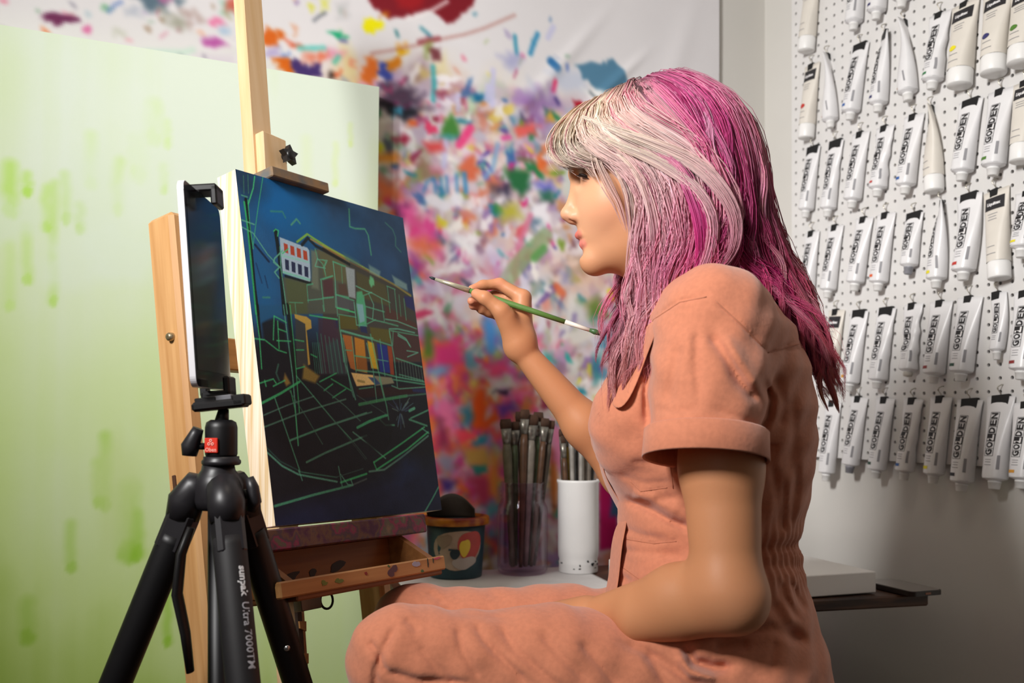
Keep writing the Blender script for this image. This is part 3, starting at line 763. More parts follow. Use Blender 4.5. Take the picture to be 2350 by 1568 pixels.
ORD = ['first', 'second', 'third', 'fourth', 'fifth', 'sixth', 'seventh', 'eighth', 'ninth']
G, LQ, PL = 'gold', 'liq', 'plain'
CNAME = {'#c0392f': 'red', '#2c5fa8': 'blue', '#2f7a48': 'green', '#e6d81c': 'yellow', '#e0612a': 'orange', '#22222a': 'black', '#8a2a28': 'dark red',
         '#d99a34': 'ochre', '#35346a': 'indigo', '#4f7d2c': 'leaf green', '#1f4a3a': 'dark green', '#b5742c': 'brown'}
ROWS = [
 ('bottom row', [
  (G, 1912, 922, 1897, 1104, .036, dict(clip=1)), (G, 1972, 912, 1951, 1086, .036, dict(cap='grey')), (G, 2032, 914, 2012, 1098, .037, dict(swatch='#1f4a3a')),
  (G, 2096, 916, 2076, 1102, .037, dict(swatch='#2c5fa8', wrinkle=.5)), (G, 2160, 912, 2143, 1110, .038, dict(swatch='#e6d81c')), (G, 2226, 918, 2208, 1128, .042, dict(clip=2, swatch='#22222a', bend=-.003)),
  (G, 2297, 910, 2284, 1123, .043, dict(clip=2)), (G, 2358, 925, 2346, 1122, .042, dict(swatch='#d99a34'))]),
 ('second row up', [
  (LQ, 1920, 712, 1902, 892, .036, dict(clip=1)), (G, 1972, 714, 1950, 898, .038, dict(clip=2, swatch='#d99a34')), (G, 2034, 708, 2014, 892, .038, dict(clip=2, wrinkle=.3)),
  (G, 2096, 698, 2086, 858, .036, dict(cap='none', wrinkle=.8)), (G, 2160, 692, 2143, 880, .040, dict(swatch='#8a2a28')), (G, 2226, 682, 2206, 876, .042, dict(swatch='#1f4a3a')),
  (G, 2290, 672, 2290, 826, .026, dict(bend=.012, small=.4)), (G, 2360, 668, 2346, 872, .042, dict(swatch='#8a2a28', clip=2))]),
 ('third row up', [
  (G, 1864, 532, 1852, 694, .034, dict()), (G, 1918, 518, 1900, 684, .035, dict()), (G, 1984, 500, 1962, 668, .037, dict()), (G, 2034, 490, 2016, 668, .037, dict(swatch='#e0612a')),
  (G, 2098, 490, 2086, 630, .034, dict(clip=2, cap='grey')), (G, 2160, 464, 2150, 662, .037, dict(swatch='#e6d81c', crimp=.9)), (G, 2224, 446, 2212, 644, .042, dict(clip=2, swatch='#c0392f', bend=.012)),
  (LQ, 2286, 436, 2296, 640, .040, dict()), (G, 2362, 440, 2346, 592, .040, dict(swatch='#e6d81c'))]),
 ('fourth row up', [
  (G, 1866, 338, 1850, 500, .034, dict(clip=2)), (G, 1918, 324, 1900, 498, .035, dict(clip=2, wrinkle=.4)), (G, 1976, 304, 1956, 478, .037, dict()), (G, 2032, 290, 2014, 452, .037, dict(swatch='#c0392f', wrinkle=.7)),
  (G, 2098, 264, 2078, 446, .038, dict(swatch='#2c5fa8')), (LQ, 2138, 246, 2146, 440, .037, dict(crimp=1.2)), (G, 2228, 230, 2208, 416, .040, dict(clip=2)),
  (G, 2298, 206, 2280, 404, .041, dict(swatch='#4f7d2c')), (LQ, 2356, 186, 2346, 372, .040, dict())]),
 ('fifth row up', [
  (LQ, 1864, 148, 1852, 318, .036, dict(dot='#c0392f')), (PL, 1900, 126, 1908, 294, .034, dict(crimp=1.3, swatch='#c0392f')), (G, 1974, 102, 1952, 276, .038, dict(clip=2, swatch='#2c5fa8')),
  (G, 2030, 78, 2016, 258, .037, dict(clip=2, swatch='#35346a', crimp=.6)), (PL, 2076, 48, 2086, 232, .038, dict(crimp=1.4, swatch='#b5742c')), (G, 2158, 30, 2140, 206, .040, dict(swatch='#2f7a48', wrinkle=.5)),
  (LQ, 2216, 6, 2204, 198, .046, dict(dot='#e6d81c')), (LQ, 2290, -20, 2282, 170, .046, dict(dot='#35346a')), (LQ, 2356, -30, 2345, 148, .046, dict(dot='#4f7d2c'))]),
 ('topmost row', [
  (LQ, 1866, -60, 1852, 118, .038, dict()), (G, 1972, -100, 1960, 70, .037, dict()), (G, 2026, -130, 2012, 46, .037, dict(swatch='#35346a')), (G, 2082, -150, 2070, 18, .037, dict()), ]),
]
def tube_label(kind, kw, row, i):
    bits = {G: 'white paint tube with boxed vertical lettering', LQ: 'wide-capped paint tube with black label', PL: 'plain white tapering paint tube'}[kind]
    c = kw.get('swatch') or kw.get('dot')
    if c and kind != LQ: bits = {G: 'white paint tube with %s swatch' % CNAME[c], PL: 'tapering plain paint tube'}[kind]
    elif c: bits = 'wide-capped paint tube with %s dot' % CNAME[c]
    elif kw.get('cap') == 'grey': bits = 'white paint tube with grey cap'
    elif kw.get('cap') == 'none': bits = 'crumpled white paint tube with dirty cap'
    elif kw.get('small'): bits = 'slim squeezed-out paint tube'
    return '%s, %s from left, %s on pegboard' % (bits, ORD[i], row)
for row, items in ROWS:
    for i, (kind, xt, yt, xb, yb, wid, kw) in enumerate(items):
        make_tube(kind, xt, yt, xb, yb, wid, tube_label(kind, kw, row, i), **kw)

# ------------------------------------------------------------------ the low work table along the back wall
TZ = 0.519
TL = V3(-math.cos(math.radians(14)), -math.sin(math.radians(14)), 0)     # along the front edge, to the left
TB = V3(-math.sin(math.radians(14)), math.cos(math.radians(14)), 0)      # away from the camera
TFR = W(2132, 1364, 1.80); TFR[2] = TZ                                    # front right corner
def T(px, py, dz=0.0):
    """point on the table top seen at that pixel"""
    d = (CAMZ - TZ - .002 - dz) * FPX / (py - HY); return W(px, py, d)
def make_table():
    root = thing('work_table', TFR + TL * .47 + TB * .23, 'low dark brown wooden table with paint-smeared white top along the back wall', 'table')
    L, D, th = 0.95, 0.47, 0.022
    wood = mat('table_wood', '#5a3a24', 0.5, var=.6, scale=9, stretch=(1, 1, 6), color2='#2c1a10')
    c = TFR + TL * L / 2 + TB * D / 2
    b = MB(); b.box(c - ZU * th / 2, TL, TB, ZU, L / 2, D / 2, th / 2, .003); b.build('table_top', wood, root)
    leg = mat('table_leg_wood', '#3a231a', 0.55, var=.3, scale=12)
    for a, d in ((.28, .05), (L - .045, .05), (.28, D - .05), (L - .045, D - .05)):
        q = TFR + TL * a + TB * d; g = MB(); g.box(V3(q[0], q[1], (TZ - th) / 2), TL, TB, ZU, .022, .022, (TZ - th) / 2, .002); g.build('leg', leg, root)
    ap = mat('table_apron_wood', '#8a5826', 0.5, var=.3, scale=10)
    for d in (.05, D - .05):
        g = MB(); g.box(TFR + TL * (.225 + L - .06) / 2 + TB * d - ZU * (th + .022), TL, TB, ZU, (L - .06 - .225) / 2, .010, .022); g.build('apron', ap, root)
    # white paint-smeared sheet fixed to the left half of the top, its front edge curled into waves
    n, m = 60, 8; pts = []
    for i in range(n):
        for j in range(m):
            a = .53 + .40 * i / (n - 1); d = -.004 + .45 * j / (m - 1)
            wv = (.006 * math.sin(i * .85) + .004 * math.sin(i * 2.1 + 1)) * max(0, 1 - j / 1.2) + .0012
            if j == 0: d += .012 * math.sin(i * .5)
            pts.append(TFR + TL * a + TB * (d + .012) + ZU * max(wv, .0012))
    g = MB(); g.add(pts, [(i * m + j, i * m + j + 1, (i + 1) * m + j + 1, (i + 1) * m + j) for i in range(n - 1) for j in range(m - 1)], True)
    o = g.build('top_sheet', mat('sheet_white', '#d9d6d6', .6, var=.12, scale=14), root); sm = o.modifiers.new('thickness', 'SOLIDIFY'); sm.thickness = .0006; sm.offset = 1
make_table()

def lathe_thing(root, name, base, prof, m, n=32):
    b = MB(); b.lathe(base, ZU, prof, n); return b.build(name, m, root)

def make_bucket():
    c = T(1046, 1322); h = .122
    root = thing('paint_bucket', c, 'dark teal paint bucket with orange rim and a printed palette, on the table', 'bucket')
    r0, r1 = .052, .061
    lathe_thing(root, 'bucket_wall', c, [(.0005, .001), (r0, .001), (r0 + .001, .003), (r1, h), (r1 - .0025, h), (r0 - .003, .006), (.0005, .006)], mat('bucket_plastic', '#23404a', .45, var=.2, scale=8))
    lathe_thing(root, 'bucket_rim', c, [(r1 - .001, h - .016), (r1 + .006, h - .015), (r1 + .0075, h - .004), (r1 + .006, h), (r1 - .003, h + .001), (r1 - .003, h - .010)], mat('bucket_rim_orange', '#cf8418', .45, var=.85, scale=26, color2='#7a2410', detail=2))
    # printed palette: flat patches following the wall, facing the room
    fdir = math.atan2(-.96, -.05)
    def onwall(a, z, off):
        r = r0 + .001 + (r1 - r0) * (z - .003) / h + off; th = fdir + a
        return c + V3(r * math.cos(th), r * math.sin(th), z)
    def pat(name, ca, cz, ra, rz, m, off, wob=0, lab=None):
        N = 26; g = MB(); pp = [onwall(ca, cz, off)]
        for ring in (.5, 1):
            for k in range(N):
                th = 2 * math.pi * k / N; w = 1 + wob * math.sin(2 * th + 1) + wob * .6 * math.sin(3 * th)
                pp.append(onwall(ca + ra * ring * w * math.cos(th), cz + rz * ring * w * math.sin(th), off))
        F = [(0, 1 + k, 1 + (k + 1) % N) for k in range(N)] + [(1 + k, 1 + N + k, 1 + N + (k + 1) % N, 1 + (k + 1) % N) for k in range(N)]
        g.add(pp, F, True); o = g.build(name, m, root); return o
    pat('palette_print', .18, .060, .86, .042, mat('print_palette', '#b09a86', .5, var=.25, scale=30), .0008, .08)
    pat('red_paint_print', .62, .068, .42, .032, mat('print_red', '#b8453f', .5, var=.2, scale=30), .0013, .1)
    pat('yellow_paint_print', .42, .064, .17, .019, mat('print_yellow', '#d3b638', .5), .0017, .15)
    pat('grey_paint_print', .42, .034, .38, .014, mat('print_grey', '#a99f98', .5), .0017, .2)
    pat('brown_paint_print', -.30, .078, .24, .015, mat('print_brown', '#8e7a68', .5), .0013, .2)
    pat('thumb_hole_print', .08, .052, .16, .011, mat('print_hole', '#1e3038', .5), .0018, .1)
    # dark rag draped out of the bucket
    n = 18; g = MB(); pts = []; ctr = c + ZU * (h - .004)
    for i in range(n):
        for j in range(8):
            a = -1.25 + 2.5 * i / (n - 1); v = j / 7
            hgt = .050 * math.cos(a * .9) ** 1.2 * v
            pts.append(ctr + V3(.052 * a * .75 - .01, .012 + .018 * math.sin(a * 2) * v - .02 * v, hgt))
    g.add(pts, [(i * 8 + j, i * 8 + j + 1, (i + 1) * 8 + j + 1, (i + 1) * 8 + j) for i in range(n - 1) for j in range(7)], True)
    o = g.build('dark_lid', mat('dark_lid', '#4d4943', .7, var=.3, scale=20), root); so = o.modifiers.new('t', 'SOLIDIFY'); so.thickness = .003
make_bucket()

bristle = mat('bristle', '#4a3020', .8, var=.4, scale=60); ferrule = mat('ferrule', '#8f8b82', .35, metal=.7, var=.4, scale=60)
def make_brush(base, top, r, wood, head, flat, label, group, hw):
    """standing brush, handle down, bristles up"""
    base = np.asarray(base, float); top = np.asarray(top, float); ax = nrm(top - base); L = np.linalg.norm(top - base)
    root = thing('paint_brush', base, label, 'brush', group)
    hb = head; fe = .030
    b = MB(); b.tube([base, base + ax * .02, base + ax * (L * .45), base + ax * (L - hb - fe - .02), base + ax * (L - hb - fe)], [r * .55, r * .7, r * .95, r * 1.15, r * .9], 8)
    b.build('handle', wood, root)
    side = nrm(np.cross(ax, V3(.3, -1, 0)))
    f = MB(); nrmv = np.cross(ax, side)
    def flatsec(p, w, t):
        return [p + side * w * math.cos(k * math.pi / 6) + nrmv * t * math.sin(k * math.pi / 6) for k in range(12)]
    def loft(mb, secs):
        P = [q for s_ in secs for q in s_]; F = [(i * 12 + k, i * 12 + (k + 1) % 12, (i + 1) * 12 + (k + 1) % 12, (i + 1) * 12 + k) for i in range(len(secs) - 1) for k in range(12)]
        mb.add(P, F, True); o = len(mb.v) - len(P)
        mb.f.append(tuple(o + k for k in range(12))); mb.f.append(tuple(o + len(P) - 12 + k for k in range(12))); mb.sm += [False] * 2; mb.mi += [0] * 2
    p1 = base + ax * (L - hb - fe); p2 = base + ax * (L - hb); p3 = base + ax * L
    loft(f, [flatsec(p1, r, r), flatsec((p1 + p2) / 2, (r + hw) / 2, max(r * .8, .002)), flatsec(p2, hw, max(r * .6, .0025) if flat else hw)])
    f.build('ferrule', ferrule, root)
    h = MB(); tk = max(r * .6, .0025) if flat else hw
    loft(h, [flatsec(p2, hw * .98, tk * .95), flatsec(p2 + (p3 - p2) * .5, hw * 1.08, tk), flatsec(p3, hw * (.9 if flat else .25), tk * (.5 if flat else .25))])
    h.build('bristles', bristle, root)
    return root
WOODS = [mat('brush_wood_%d' % i, c, .45, var=.35, scale=50) for i, c in enumerate(('#6e6a55', '#5c6b4e', '#7d6a60', '#8b8378', '#4b4238', '#5b3f2c', '#6e6358', '#a8892e', '#9a958e', '#51504e'))]

def make_jar():
    c = T(1199, 1315); r = .0525; h = .188
    root = thing('glass_jar', c, 'clear mauve-tinted glass jar holding wide flat brushes', 'jar')
    glass = bpy.data.materials.new('jar_glass'); glass.use_nodes = True; nt = glass.node_tree
    nt.nodes.remove(nt.nodes['Principled BSDF'])
    tr = nt.nodes.new('ShaderNodeBsdfTransparent'); tr.inputs[0].default_value = lin('#f2e8f1'); gl = nt.nodes.new('ShaderNodeBsdfGlossy'); gl.inputs['Roughness'].default_value = .05
    lw = nt.nodes.new('ShaderNodeLayerWeight'); lw.inputs['Blend'].default_value = .22; fr = nt.nodes.new('ShaderNodeMath'); fr.operation = 'MULTIPLY'; fr.inputs[1].default_value = .55; nt.links.new(lw.outputs['Facing'], fr.inputs[0]); mx = nt.nodes.new('ShaderNodeMixShader')
    nt.links.new(fr.outputs[0], mx.inputs[0]); nt.links.new(tr.outputs[0], mx.inputs[1]); nt.links.new(gl.outputs[0], mx.inputs[2]); nt.links.new(mx.outputs[0], nt.nodes['Material Output'].inputs['Surface'])
    prof = [(.0005, 0), (r * .86, 0), (r * .97, .006), (r, .016), (r, .125), (r * .98, .136), (r * .86, .150), (r * .82, .156), (r * .86, .160), (r * .82, .164), (r * .86, .169), (r * .82, .173), (r * .84, h - .004), (r * .86, h),
            (r * .78, h), (r * .76, .156), (r * .80, .149), (r * .92, .135), (r * .94, .124), (r * .94, .018), (r * .85, .008), (.0005, .008)]
    lathe_thing(root, 'jar_glass', c, prof, glass, 40)
    return c, r
jc, jr = make_jar()
def px_top(px, py, d): return W(px, py, d)
JB = [(1160, 962, .0085, 0, .020, .012, -.02, -.01), (1180, 968, .007, 1, .018, .012, -.014, .008), (1205, 940, .007, 5, .020, .010, -.004, -.016), (1221, 952, .0085, 3, .022, .014, .006, -.006),
      (1236, 946, .007, 1, .020, .011, .012, .012), (1252, 960, .006, 5, .018, .009, .018, -.004), (1192, 945, .0055, 4, .022, .009, .004, .018), (1266, 965, .006, 4, .018, .008, .024, .010), (1170, 985, .006, 6, .015, .008, -.024, .012)]
for i, (px, py, r, w, hd, hw, ox, oy) in enumerate(JB):
    make_brush(jc + V3(ox, oy, .014), W(px, py, jc[1] + oy), r, WOODS[w], hd, True,
               'wide flat paintbrush standing in the glass jar, %s from left' % ORD[i], 'brushes in the glass jar', hw)

def make_cup():
    c = T(1327, 1312); r = .0425; h = .192
    root = thing('enamel_cup', c, 'tall white enamel cup chipped black at its foot, full of brushes', 'cup')
    prof = [(.0005, 0), (r * .93, 0), (r * .96, .003), (r * .95, .018), (r * .97, .021), (r * .93, .026), (r * .98, .034), (r, .05), (r * 1.0, h - .008), (r * 1.05, h - .004), (r * 1.04, h), (r * .96, h), (r * .94, h - .01), (r * .92, .012), (.0005, .012)]
    en = mat('white_enamel', '#e6e5e4', .35, var=.04, scale=12)
    lathe_thing(root, 'cup_body', c, prof, en, 40)
    rr = np.random.default_rng(5); dark = mat('enamel_chip', '#14161a', .6)
    for k in range(11):
        a = -1.57 + rr.uniform(-1.2, 1.2); z = rr.choice([.0205, .022, .028, .012]) + rr.normal(0, .002); w = rr.uniform(.04, .13) * (1 if k else 1.6); hh = rr.uniform(.001, .0025) * (1 if k else 2.6)
        g = MB(); N = 10; cen = None; rad = r * .985 if z > .024 else r * .978
        pp = [c + V3(rad * math.cos(a + w * math.cos(t) * (1 + .3 * math.sin(2 * t + k))), rad * math.sin(a + w * math.cos(t) * (1 + .3 * math.sin(2 * t + k))), z + hh * math.sin(t)) for t in np.linspace(0, 2 * math.pi, N, endpoint=False)]
        g.add([np.mean(pp, 0)] + pp, [(0, 1 + i, 1 + (i + 1) % N) for i in range(N)]); g.build('chip', dark, root)
    return c, r
cc_, cr_ = make_cup()
CB = [(1288, 985, 4, .005, -.022, .0), (1299, 975, 7, .0045, -.014, .012), (1310, 960, 8, .0045, -.008, -.012), (1322, 970, 9, .0045, -.002, .016), (1333, 950, 8, .004, .005, -.016), (1344, 965, 3, .0045, .012, .008), (1354, 985, 6, .004, .018, -.008), (1364, 975, 9, .004, .022, .004), (1292, 1000, 5, .005, -.018, -.014)]
for i, (px, py, w, r, ox, oy) in enumerate(CB):
    make_brush(cc_ + V3(ox, oy, .016), W(px, py, cc_[1] + oy), r, WOODS[w], .016, i % 2 == 0,
               'slim paintbrush standing in the white cup, %s from left' % ORD[i], 'brushes in the white cup', .006)

def make_blank():
    fr = T(2011, 1361.5); th = .0385; yaw = math.radians(19)
    ex = V3(-math.cos(yaw), -math.sin(yaw), 0); ey = V3(-math.sin(yaw - .12), math.cos(yaw - .12), 0); ey = nrm(ey - ex * (ex @ ey))
    w, d = .40, .30
    root = thing('blank_canvas', fr + ex * w / 2 + ey * d / 2, 'blank white deep-edged canvas lying flat at the table end', 'canvas')
    b = MB(); b.box(fr + ex * w / 2 + ey * d / 2 + ZU * (th / 2 + .001), ex, ey, ZU, w / 2, d / 2, th / 2, .0015); b.build('canvas_wrap', mat('blank_canvas_white', '#e8e6e2', .7, bump=.1, scale=800), root)
    g = MB(); g.box(fr + ex * w / 2 + ey * d / 2 + ZU * .0008, ex, ey, ZU, w / 2 - .004, d / 2 - .004, .0007); g.build('backing', mat('canvas_backing', '#c9c2b4', .8), root)
make_blank()
def make_phone():
    yaw = math.radians(20); c = T(2068, 1354) + ZU * .0055
    ex = V3(-math.cos(yaw), -math.sin(yaw), 0); ey = V3(-math.sin(yaw), math.cos(yaw), 0)
    root = thing('smartphone', c - ZU * .0055, 'black smartphone lying face up beside the blank canvas', 'phone')
    def rr(hw, hh, r, n=6):
        out = []
        for cx, cy, a0 in ((hw - r, hh - r, 0), (-hw + r, hh - r, 90), (-hw + r, -hh + r, 180), (hw - r, -hh + r, 270)):
            for k in range(n + 1): a = math.radians(a0 + 90 * k / n); out.append((cx + r * math.cos(a), cy + r * math.sin(a)))
        return out
    b = MB(); b.prism(rr(.036, .068, .011), ex, ey, ZU, c, -.0050, .0035); b.build('phone_case', mat('phone_case', '#2a211d', .4), root)
    g = MB(); g.prism(rr(.033, .065, .009), ex, ey, ZU, c, .0035, .0040); g.build('screen', mat('phone_screen', '#77716c', .08, spec=.8), root)
    h = MB(); h.box(c - ey * .0682 - ZU * .0008, ex, ey, ZU, .006, .0006, .0018); h.build('charging_port', mat('phone_port', '#8a5a44', .5), root)
make_phone()

# ------------------------------------------------------------------ the painting on the easel (its own frame: r along the width, u up the lean, b to the back)
EO = V3(-0.32103, 1.32913, 0.69746)
ER = V3(0.55185, 0.83367, -0.02122); EU = V3(-0.14079, 0.11821, 0.98296); EB = V3(-0.82197, 0.53946, -0.18261)
def E(r, u, b): return EO + r * ER + u * EU + b * EB
PW, PH, PT = 0.3685, 0.508, 0.039

def make_painting():
    root = thing('city_painting', E(PW / 2, 0, PT / 2), 'dark blue panel painting of a street corner building sketched in green lines, on the easel', 'painting')
    w, h = 372, 512
    def mp(P):
        out = []
        for x, y in P:
            q = ray_plane(x, y, EO, EB) - EO
            out.append((q @ ER / PW * w, (1 - q @ EU / PH) * h))
        return np.array(out)
    ra = Raster(w, h, '#1c2c42', mp)
    yy = np.linspace(0, 1, h)[:, None, None]; xx = np.linspace(0, 1, w)[None, :, None]
    sky, sky2, dark, navy = hexc('#24507c'), hexc('#243a52'), hexc('#16171d'), hexc('#1b2038')
    a = sky * (1 - np.clip(xx * 1.1, 0, 1)) + sky2 * np.clip(xx * 1.1, 0, 1)
    m1 = np.clip((yy - .40) / .12, 0, 1); a = a * (1 - m1) + dark * m1
    m2 = np.clip((yy - .80 - .12 * (1 - xx)) / .07, 0, 1); a = a * (1 - m2) + navy * m2
    ra.a[:] = a
    n = fractal(h, w, 30, 5, 21)[..., None]; ra.a *= .82 + .36 * n
    A = lambda L: [(520 + x / 4.479, 370 + y / 4.479) for x, y in L]
    B = lambda L: [(740 + x / 4.479, 480 + y / 4.479) for x, y in L]
    C = lambda L: [(560 + x / 3.014, 700 + y / 3.014) for x, y in L]
    D = lambda L: [(760 + x / 3.485, 750 + y / 3.485) for x, y in L]
    p = lambda pts, c, al=1.0, so=2.0, wob=0: ra.poly(pts, c, al, so, wob, rough=.12)
    s = lambda pts, wd, c='#3fae6e', al=.85, so=1.2: ra.stroke(pts, wd, c, min(1, al * 1.15), so, rough=.25)
    g1, g2, g3, g4 = '#3fb56e', '#5aa488', '#4f9a76', '#3f7a5e'
    # sky
    ra.blob(*A([(620, 470)])[0], 60, 55, '#0d5a94', .85, 1.4); ra.blob(*A([(500, 420)])[0], 34, 30, '#0f5c98', .7, 1.3); ra.blob(*A([(820, 640)])[0], 44, 34, '#155a8c', .6, 1.4)
    ra.blob(*A([(300, 1150)])[0], 26, 70, '#1d5684', .8, 1.2, .1); ra.blob(*A([(420, 1350)])[0], 30, 36, '#1d5a8a', .7, 1.2); ra.blob(*A([(1100, 850)])[0], 40, 30, '#1f567e', .6, 1.5)
    ra.blob(*B([(250, 300)])[0], 46, 40, '#1f4a72', .6, 1.5); ra.blob(*B([(650, 560)])[0], 32, 44, '#2a4a70', .6, 1.5); ra.blob(*A([(150, 180)])[0], 40, 26, '#1b2c3e', .7, 1.2)
    # building masses
    p(B([(0, 380), (160, 470), (400, 600), (640, 730), (880, 860), (920, 900), (990, 1330), (1000, 1568), (0, 1568), (0, 1100)]), '#3d3a32', 1, 3)
    p(A([(560, 1190), (870, 1230), (900, 900), (1000, 930), (1254, 1060), (1254, 1568), (600, 1568)]), '#4b5044', 1, 3)
    p(A([(600, 1200), (820, 1260), (830, 1568), (630, 1568)]), '#4c5638', .9, 4); p(A([(860, 910), (930, 930), (945, 1320), (870, 1300)]), '#66705f', .9, 5); p(A([(930, 900), (1220, 1060), (1230, 1260), (1000, 1190)]), '#5c5a3c', .8, 5)
    p(A([(985, 1230), (1085, 1200), (1100, 1400), (1000, 1420)]), '#4a2e32', .9, 3); p(A([(1140, 1260), (1220, 1260), (1250, 1380), (1150, 1370)]), '#4f3a30', .8, 4); p(B([(340, 640), (640, 780), (690, 1000), (360, 900)]), '#4c4a2c', .8, 4)
    p(B([(230, 590), (325, 620), (335, 920), (265, 900)]), '#9aa8ac', .85, 3); p(B([(640, 990), (960, 1180), (970, 1250), (640, 1120)]), '#4a2f28', .9, 4); p(B([(700, 1260), (980, 1310), (1010, 1568), (740, 1568)]), '#412a28', .9, 4)
    p(B([(130, 890), (320, 940), (330, 1040), (150, 1010)]), '#4a4c50', .9, 3); p(B([(165, 1080), (340, 1120), (360, 1240), (180, 1230)]), '#54501f', .9, 3); p(B([(480, 1210), (690, 1240), (700, 1380), (500, 1340)]), '#54501f', .9, 3)
    p(B([(0, 1130), (140, 1140), (160, 1568), (0, 1568)]), '#402a34', .9, 3); p(B([(100, 1140), (150, 1145), (155, 1230), (120, 1220)]), '#1d2350', .9, 2); p(B([(830, 890), (920, 905), (945, 1050), (855, 1000)]), '#252a5a', .9, 3)
    p(C([(510, 90), (630, 100), (720, 470), (520, 480)]), '#3c2c3a', .9, 4); p(C([(640, 230), (690, 460), (715, 480), (600, 480), (560, 280)]), '#354548', .8, 6); p(C([(350, 90), (420, 90), (450, 420), (360, 430)]), '#3c3f3c', .9, 4)
    p(C([(120, 120), (200, 90), (280, 130), (290, 330), (150, 330)]), '#14171c', .95, 5); p(C([(100, 240), (190, 250), (200, 440), (110, 440)]), '#12141a', .95, 5)
    p(C([(100, 0), (270, 0), (280, 70), (180, 80), (110, 130), (70, 120)]), '#1f5278', .9, 4)
    # lit windows and door
    p(D([(85, 60), (165, 75), (195, 350), (150, 330)]), '#a8642a', .95, 2); p(D([(180, 80), (260, 105), (285, 370), (200, 350)]), '#b87a24', .95, 2); p(D([(200, 240), (280, 250), (290, 350), (205, 345)]), '#7a4a1c', .9, 2)
    p(D([(285, 110), (335, 130), (375, 340), (315, 330)]), '#c09a1e', .95, 2); p(D([(360, 130), (440, 150), (470, 370), (385, 360)]), '#1d2a78', .95, 2); p(D([(445, 150), (480, 160), (500, 385), (470, 380)]), '#8a3a1e', .95, 2)
    p(D([(155, 365), (330, 385), (345, 460), (200, 475)]), '#d9ba76', 1, 1.5); p(D([(340, 390), (480, 405), (500, 450), (350, 470)]), '#8a8a6c', .9, 2); p(D([(290, 400), (345, 405), (390, 455), (350, 465)]), '#223a66', .9, 2); s(D([(210, 430), (260, 440)]), 4, '#8a7a44')
    p(D([(190, 490), (500, 480), (740, 470), (740, 530), (520, 545), (220, 570)]), '#2a1614', .95, 3); p(D([(640, 495), (755, 490), (750, 530), (650, 520)]), '#1f2a5c', .8, 3)
    p(C([(345, 62), (430, 80), (460, 105), (465, 160), (430, 175), (455, 410), (440, 415), (420, 130), (350, 90)]), '#c2a044', .95, 1.5); p(C([(410, 410), (520, 490), (490, 540), (400, 510)]), '#a38a3c', .8, 5); p(C([(280, 470), (320, 540), (290, 560), (270, 520)]), '#a8883c', .8, 4)
    # teal banner and pale sign
    p(B([(345, 850), (400, 840), (440, 1000), (450, 1190), (370, 1210), (340, 1000)]), '#4aa878', .85, 3); p(B([(345, 970), (410, 980), (430, 1150), (380, 1170)]), '#7aa0ac', .9, 2); p(B([(380, 1200), (440, 1190), (460, 1280), (390, 1260)]), '#1d2850', .9, 2)
    p(A([(540, 780), (825, 890), (845, 920), (860, 1200), (850, 1240), (570, 1150)]), '#9fb4c2', 1, 1.4)
    for i in range(4):
        x0 = 583 + i * 66; yb = 840 + i * 24
        p(A([(x0, yb), (x0 + 40, yb + 16), (x0 + 48, yb + 110), (x0 + 6, yb + 95)]), '#a13a22', 1, 1); p(A([(x0 + 12, yb + 165), (x0 + 52, yb + 180), (x0 + 56, yb + 285), (x0 + 18, yb + 270)]), '#1c2440', 1, 1)
    s(A([(560, 970), (840, 1040)]), 3, '#7ac0a8', .6); s(A([(580, 1140), (850, 1220)]), 3.5, '#6fb8a0', .8); s(A([(600, 1180), (860, 1255)]), 4, '#0f1416', .9)
    # poles and wires
    s(A([(195, 395), (225, 640), (285, 1300), (320, 1568)]), 5.5, '#0c1212', .95); s(C([(90, 0), (110, 220)]), 5, '#0c1212', .9)
    s(A([(178, 420), (215, 700), (255, 1100), (300, 1568)]), 3.2, '#2fa860', .95); s(C([(75, 0), (105, 230), (120, 440)]), 2, g1, .8); s(A([(215, 400), (240, 700), (270, 900)]), 1.6, g1)
    s(A([(500, 720), (540, 1000), (590, 1568)]), 7, '#0d1412', .95); s(C([(295, 0), (330, 260), (345, 480)]), 7, '#0f1712', .9); s(A([(480, 720), (500, 700), (530, 715), (520, 770)]), 2, g1)
    s(A([(545, 880), (555, 1100), (620, 1568)]), 2, g2); s(C([(270, 0), (335, 500), (372, 970)]), 2.2, g2, .8); s(C([(315, 0), (345, 300), (380, 740)]), 1.8, g1, .8); s(C([(320, 590), (350, 720), (372, 960)]), 1.6, g1, .8)
    s(A([(285, 160), (270, 280), (220, 440)]), 2.2, g1); s(A([(370, 160), (320, 480), (285, 740), (270, 860)]), 1.5, g1, .7); s(A([(215, 140), (222, 330)]), 1.2, g4); s(A([(170, 150), (175, 330)]), 1.2, g4)
    s(A([(140, 600), (280, 650)]), 2.2, g2); s(A([(160, 680), (270, 740), (420, 960), (545, 1090)]), 2, g2); s(A([(290, 860), (430, 1030)]), 4, '#10203a', .9); s(A([(150, 350), (210, 370)]), 2, g3)
    s(A([(300, 1050), (360, 1250)]), 2.5, '#14345a', .8); s(A([(390, 1180), (420, 1300)]), 2.5, '#14345a', .8)
    s(A([(570, 920), (490, 1000), (480, 1040), (540, 1090), (490, 1140), (535, 1200)]), 2.4, g2); s(A([(630, 900), (570, 950)]), 2, g1)
    # birds, cloud lines
    s(A([(450, 515), (570, 520), (600, 580)]), 3, '#3f8a6a', .6, 2); s(A([(660, 655), (715, 595), (750, 640)]), 3, '#5aa06c', .7, 2); s(A([(370, 1400), (440, 1400)]), 3, '#3f8a6a', .6)
    s(B([(268, 0), (275, 180), (330, 200), (430, 205), (465, 270), (495, 470)]), 3, '#4a9a72', .75, 2); s(B([(640, 140), (715, 210), (745, 290), (745, 380), (800, 440)]), 2.6, '#3f7a68', .65, 2)
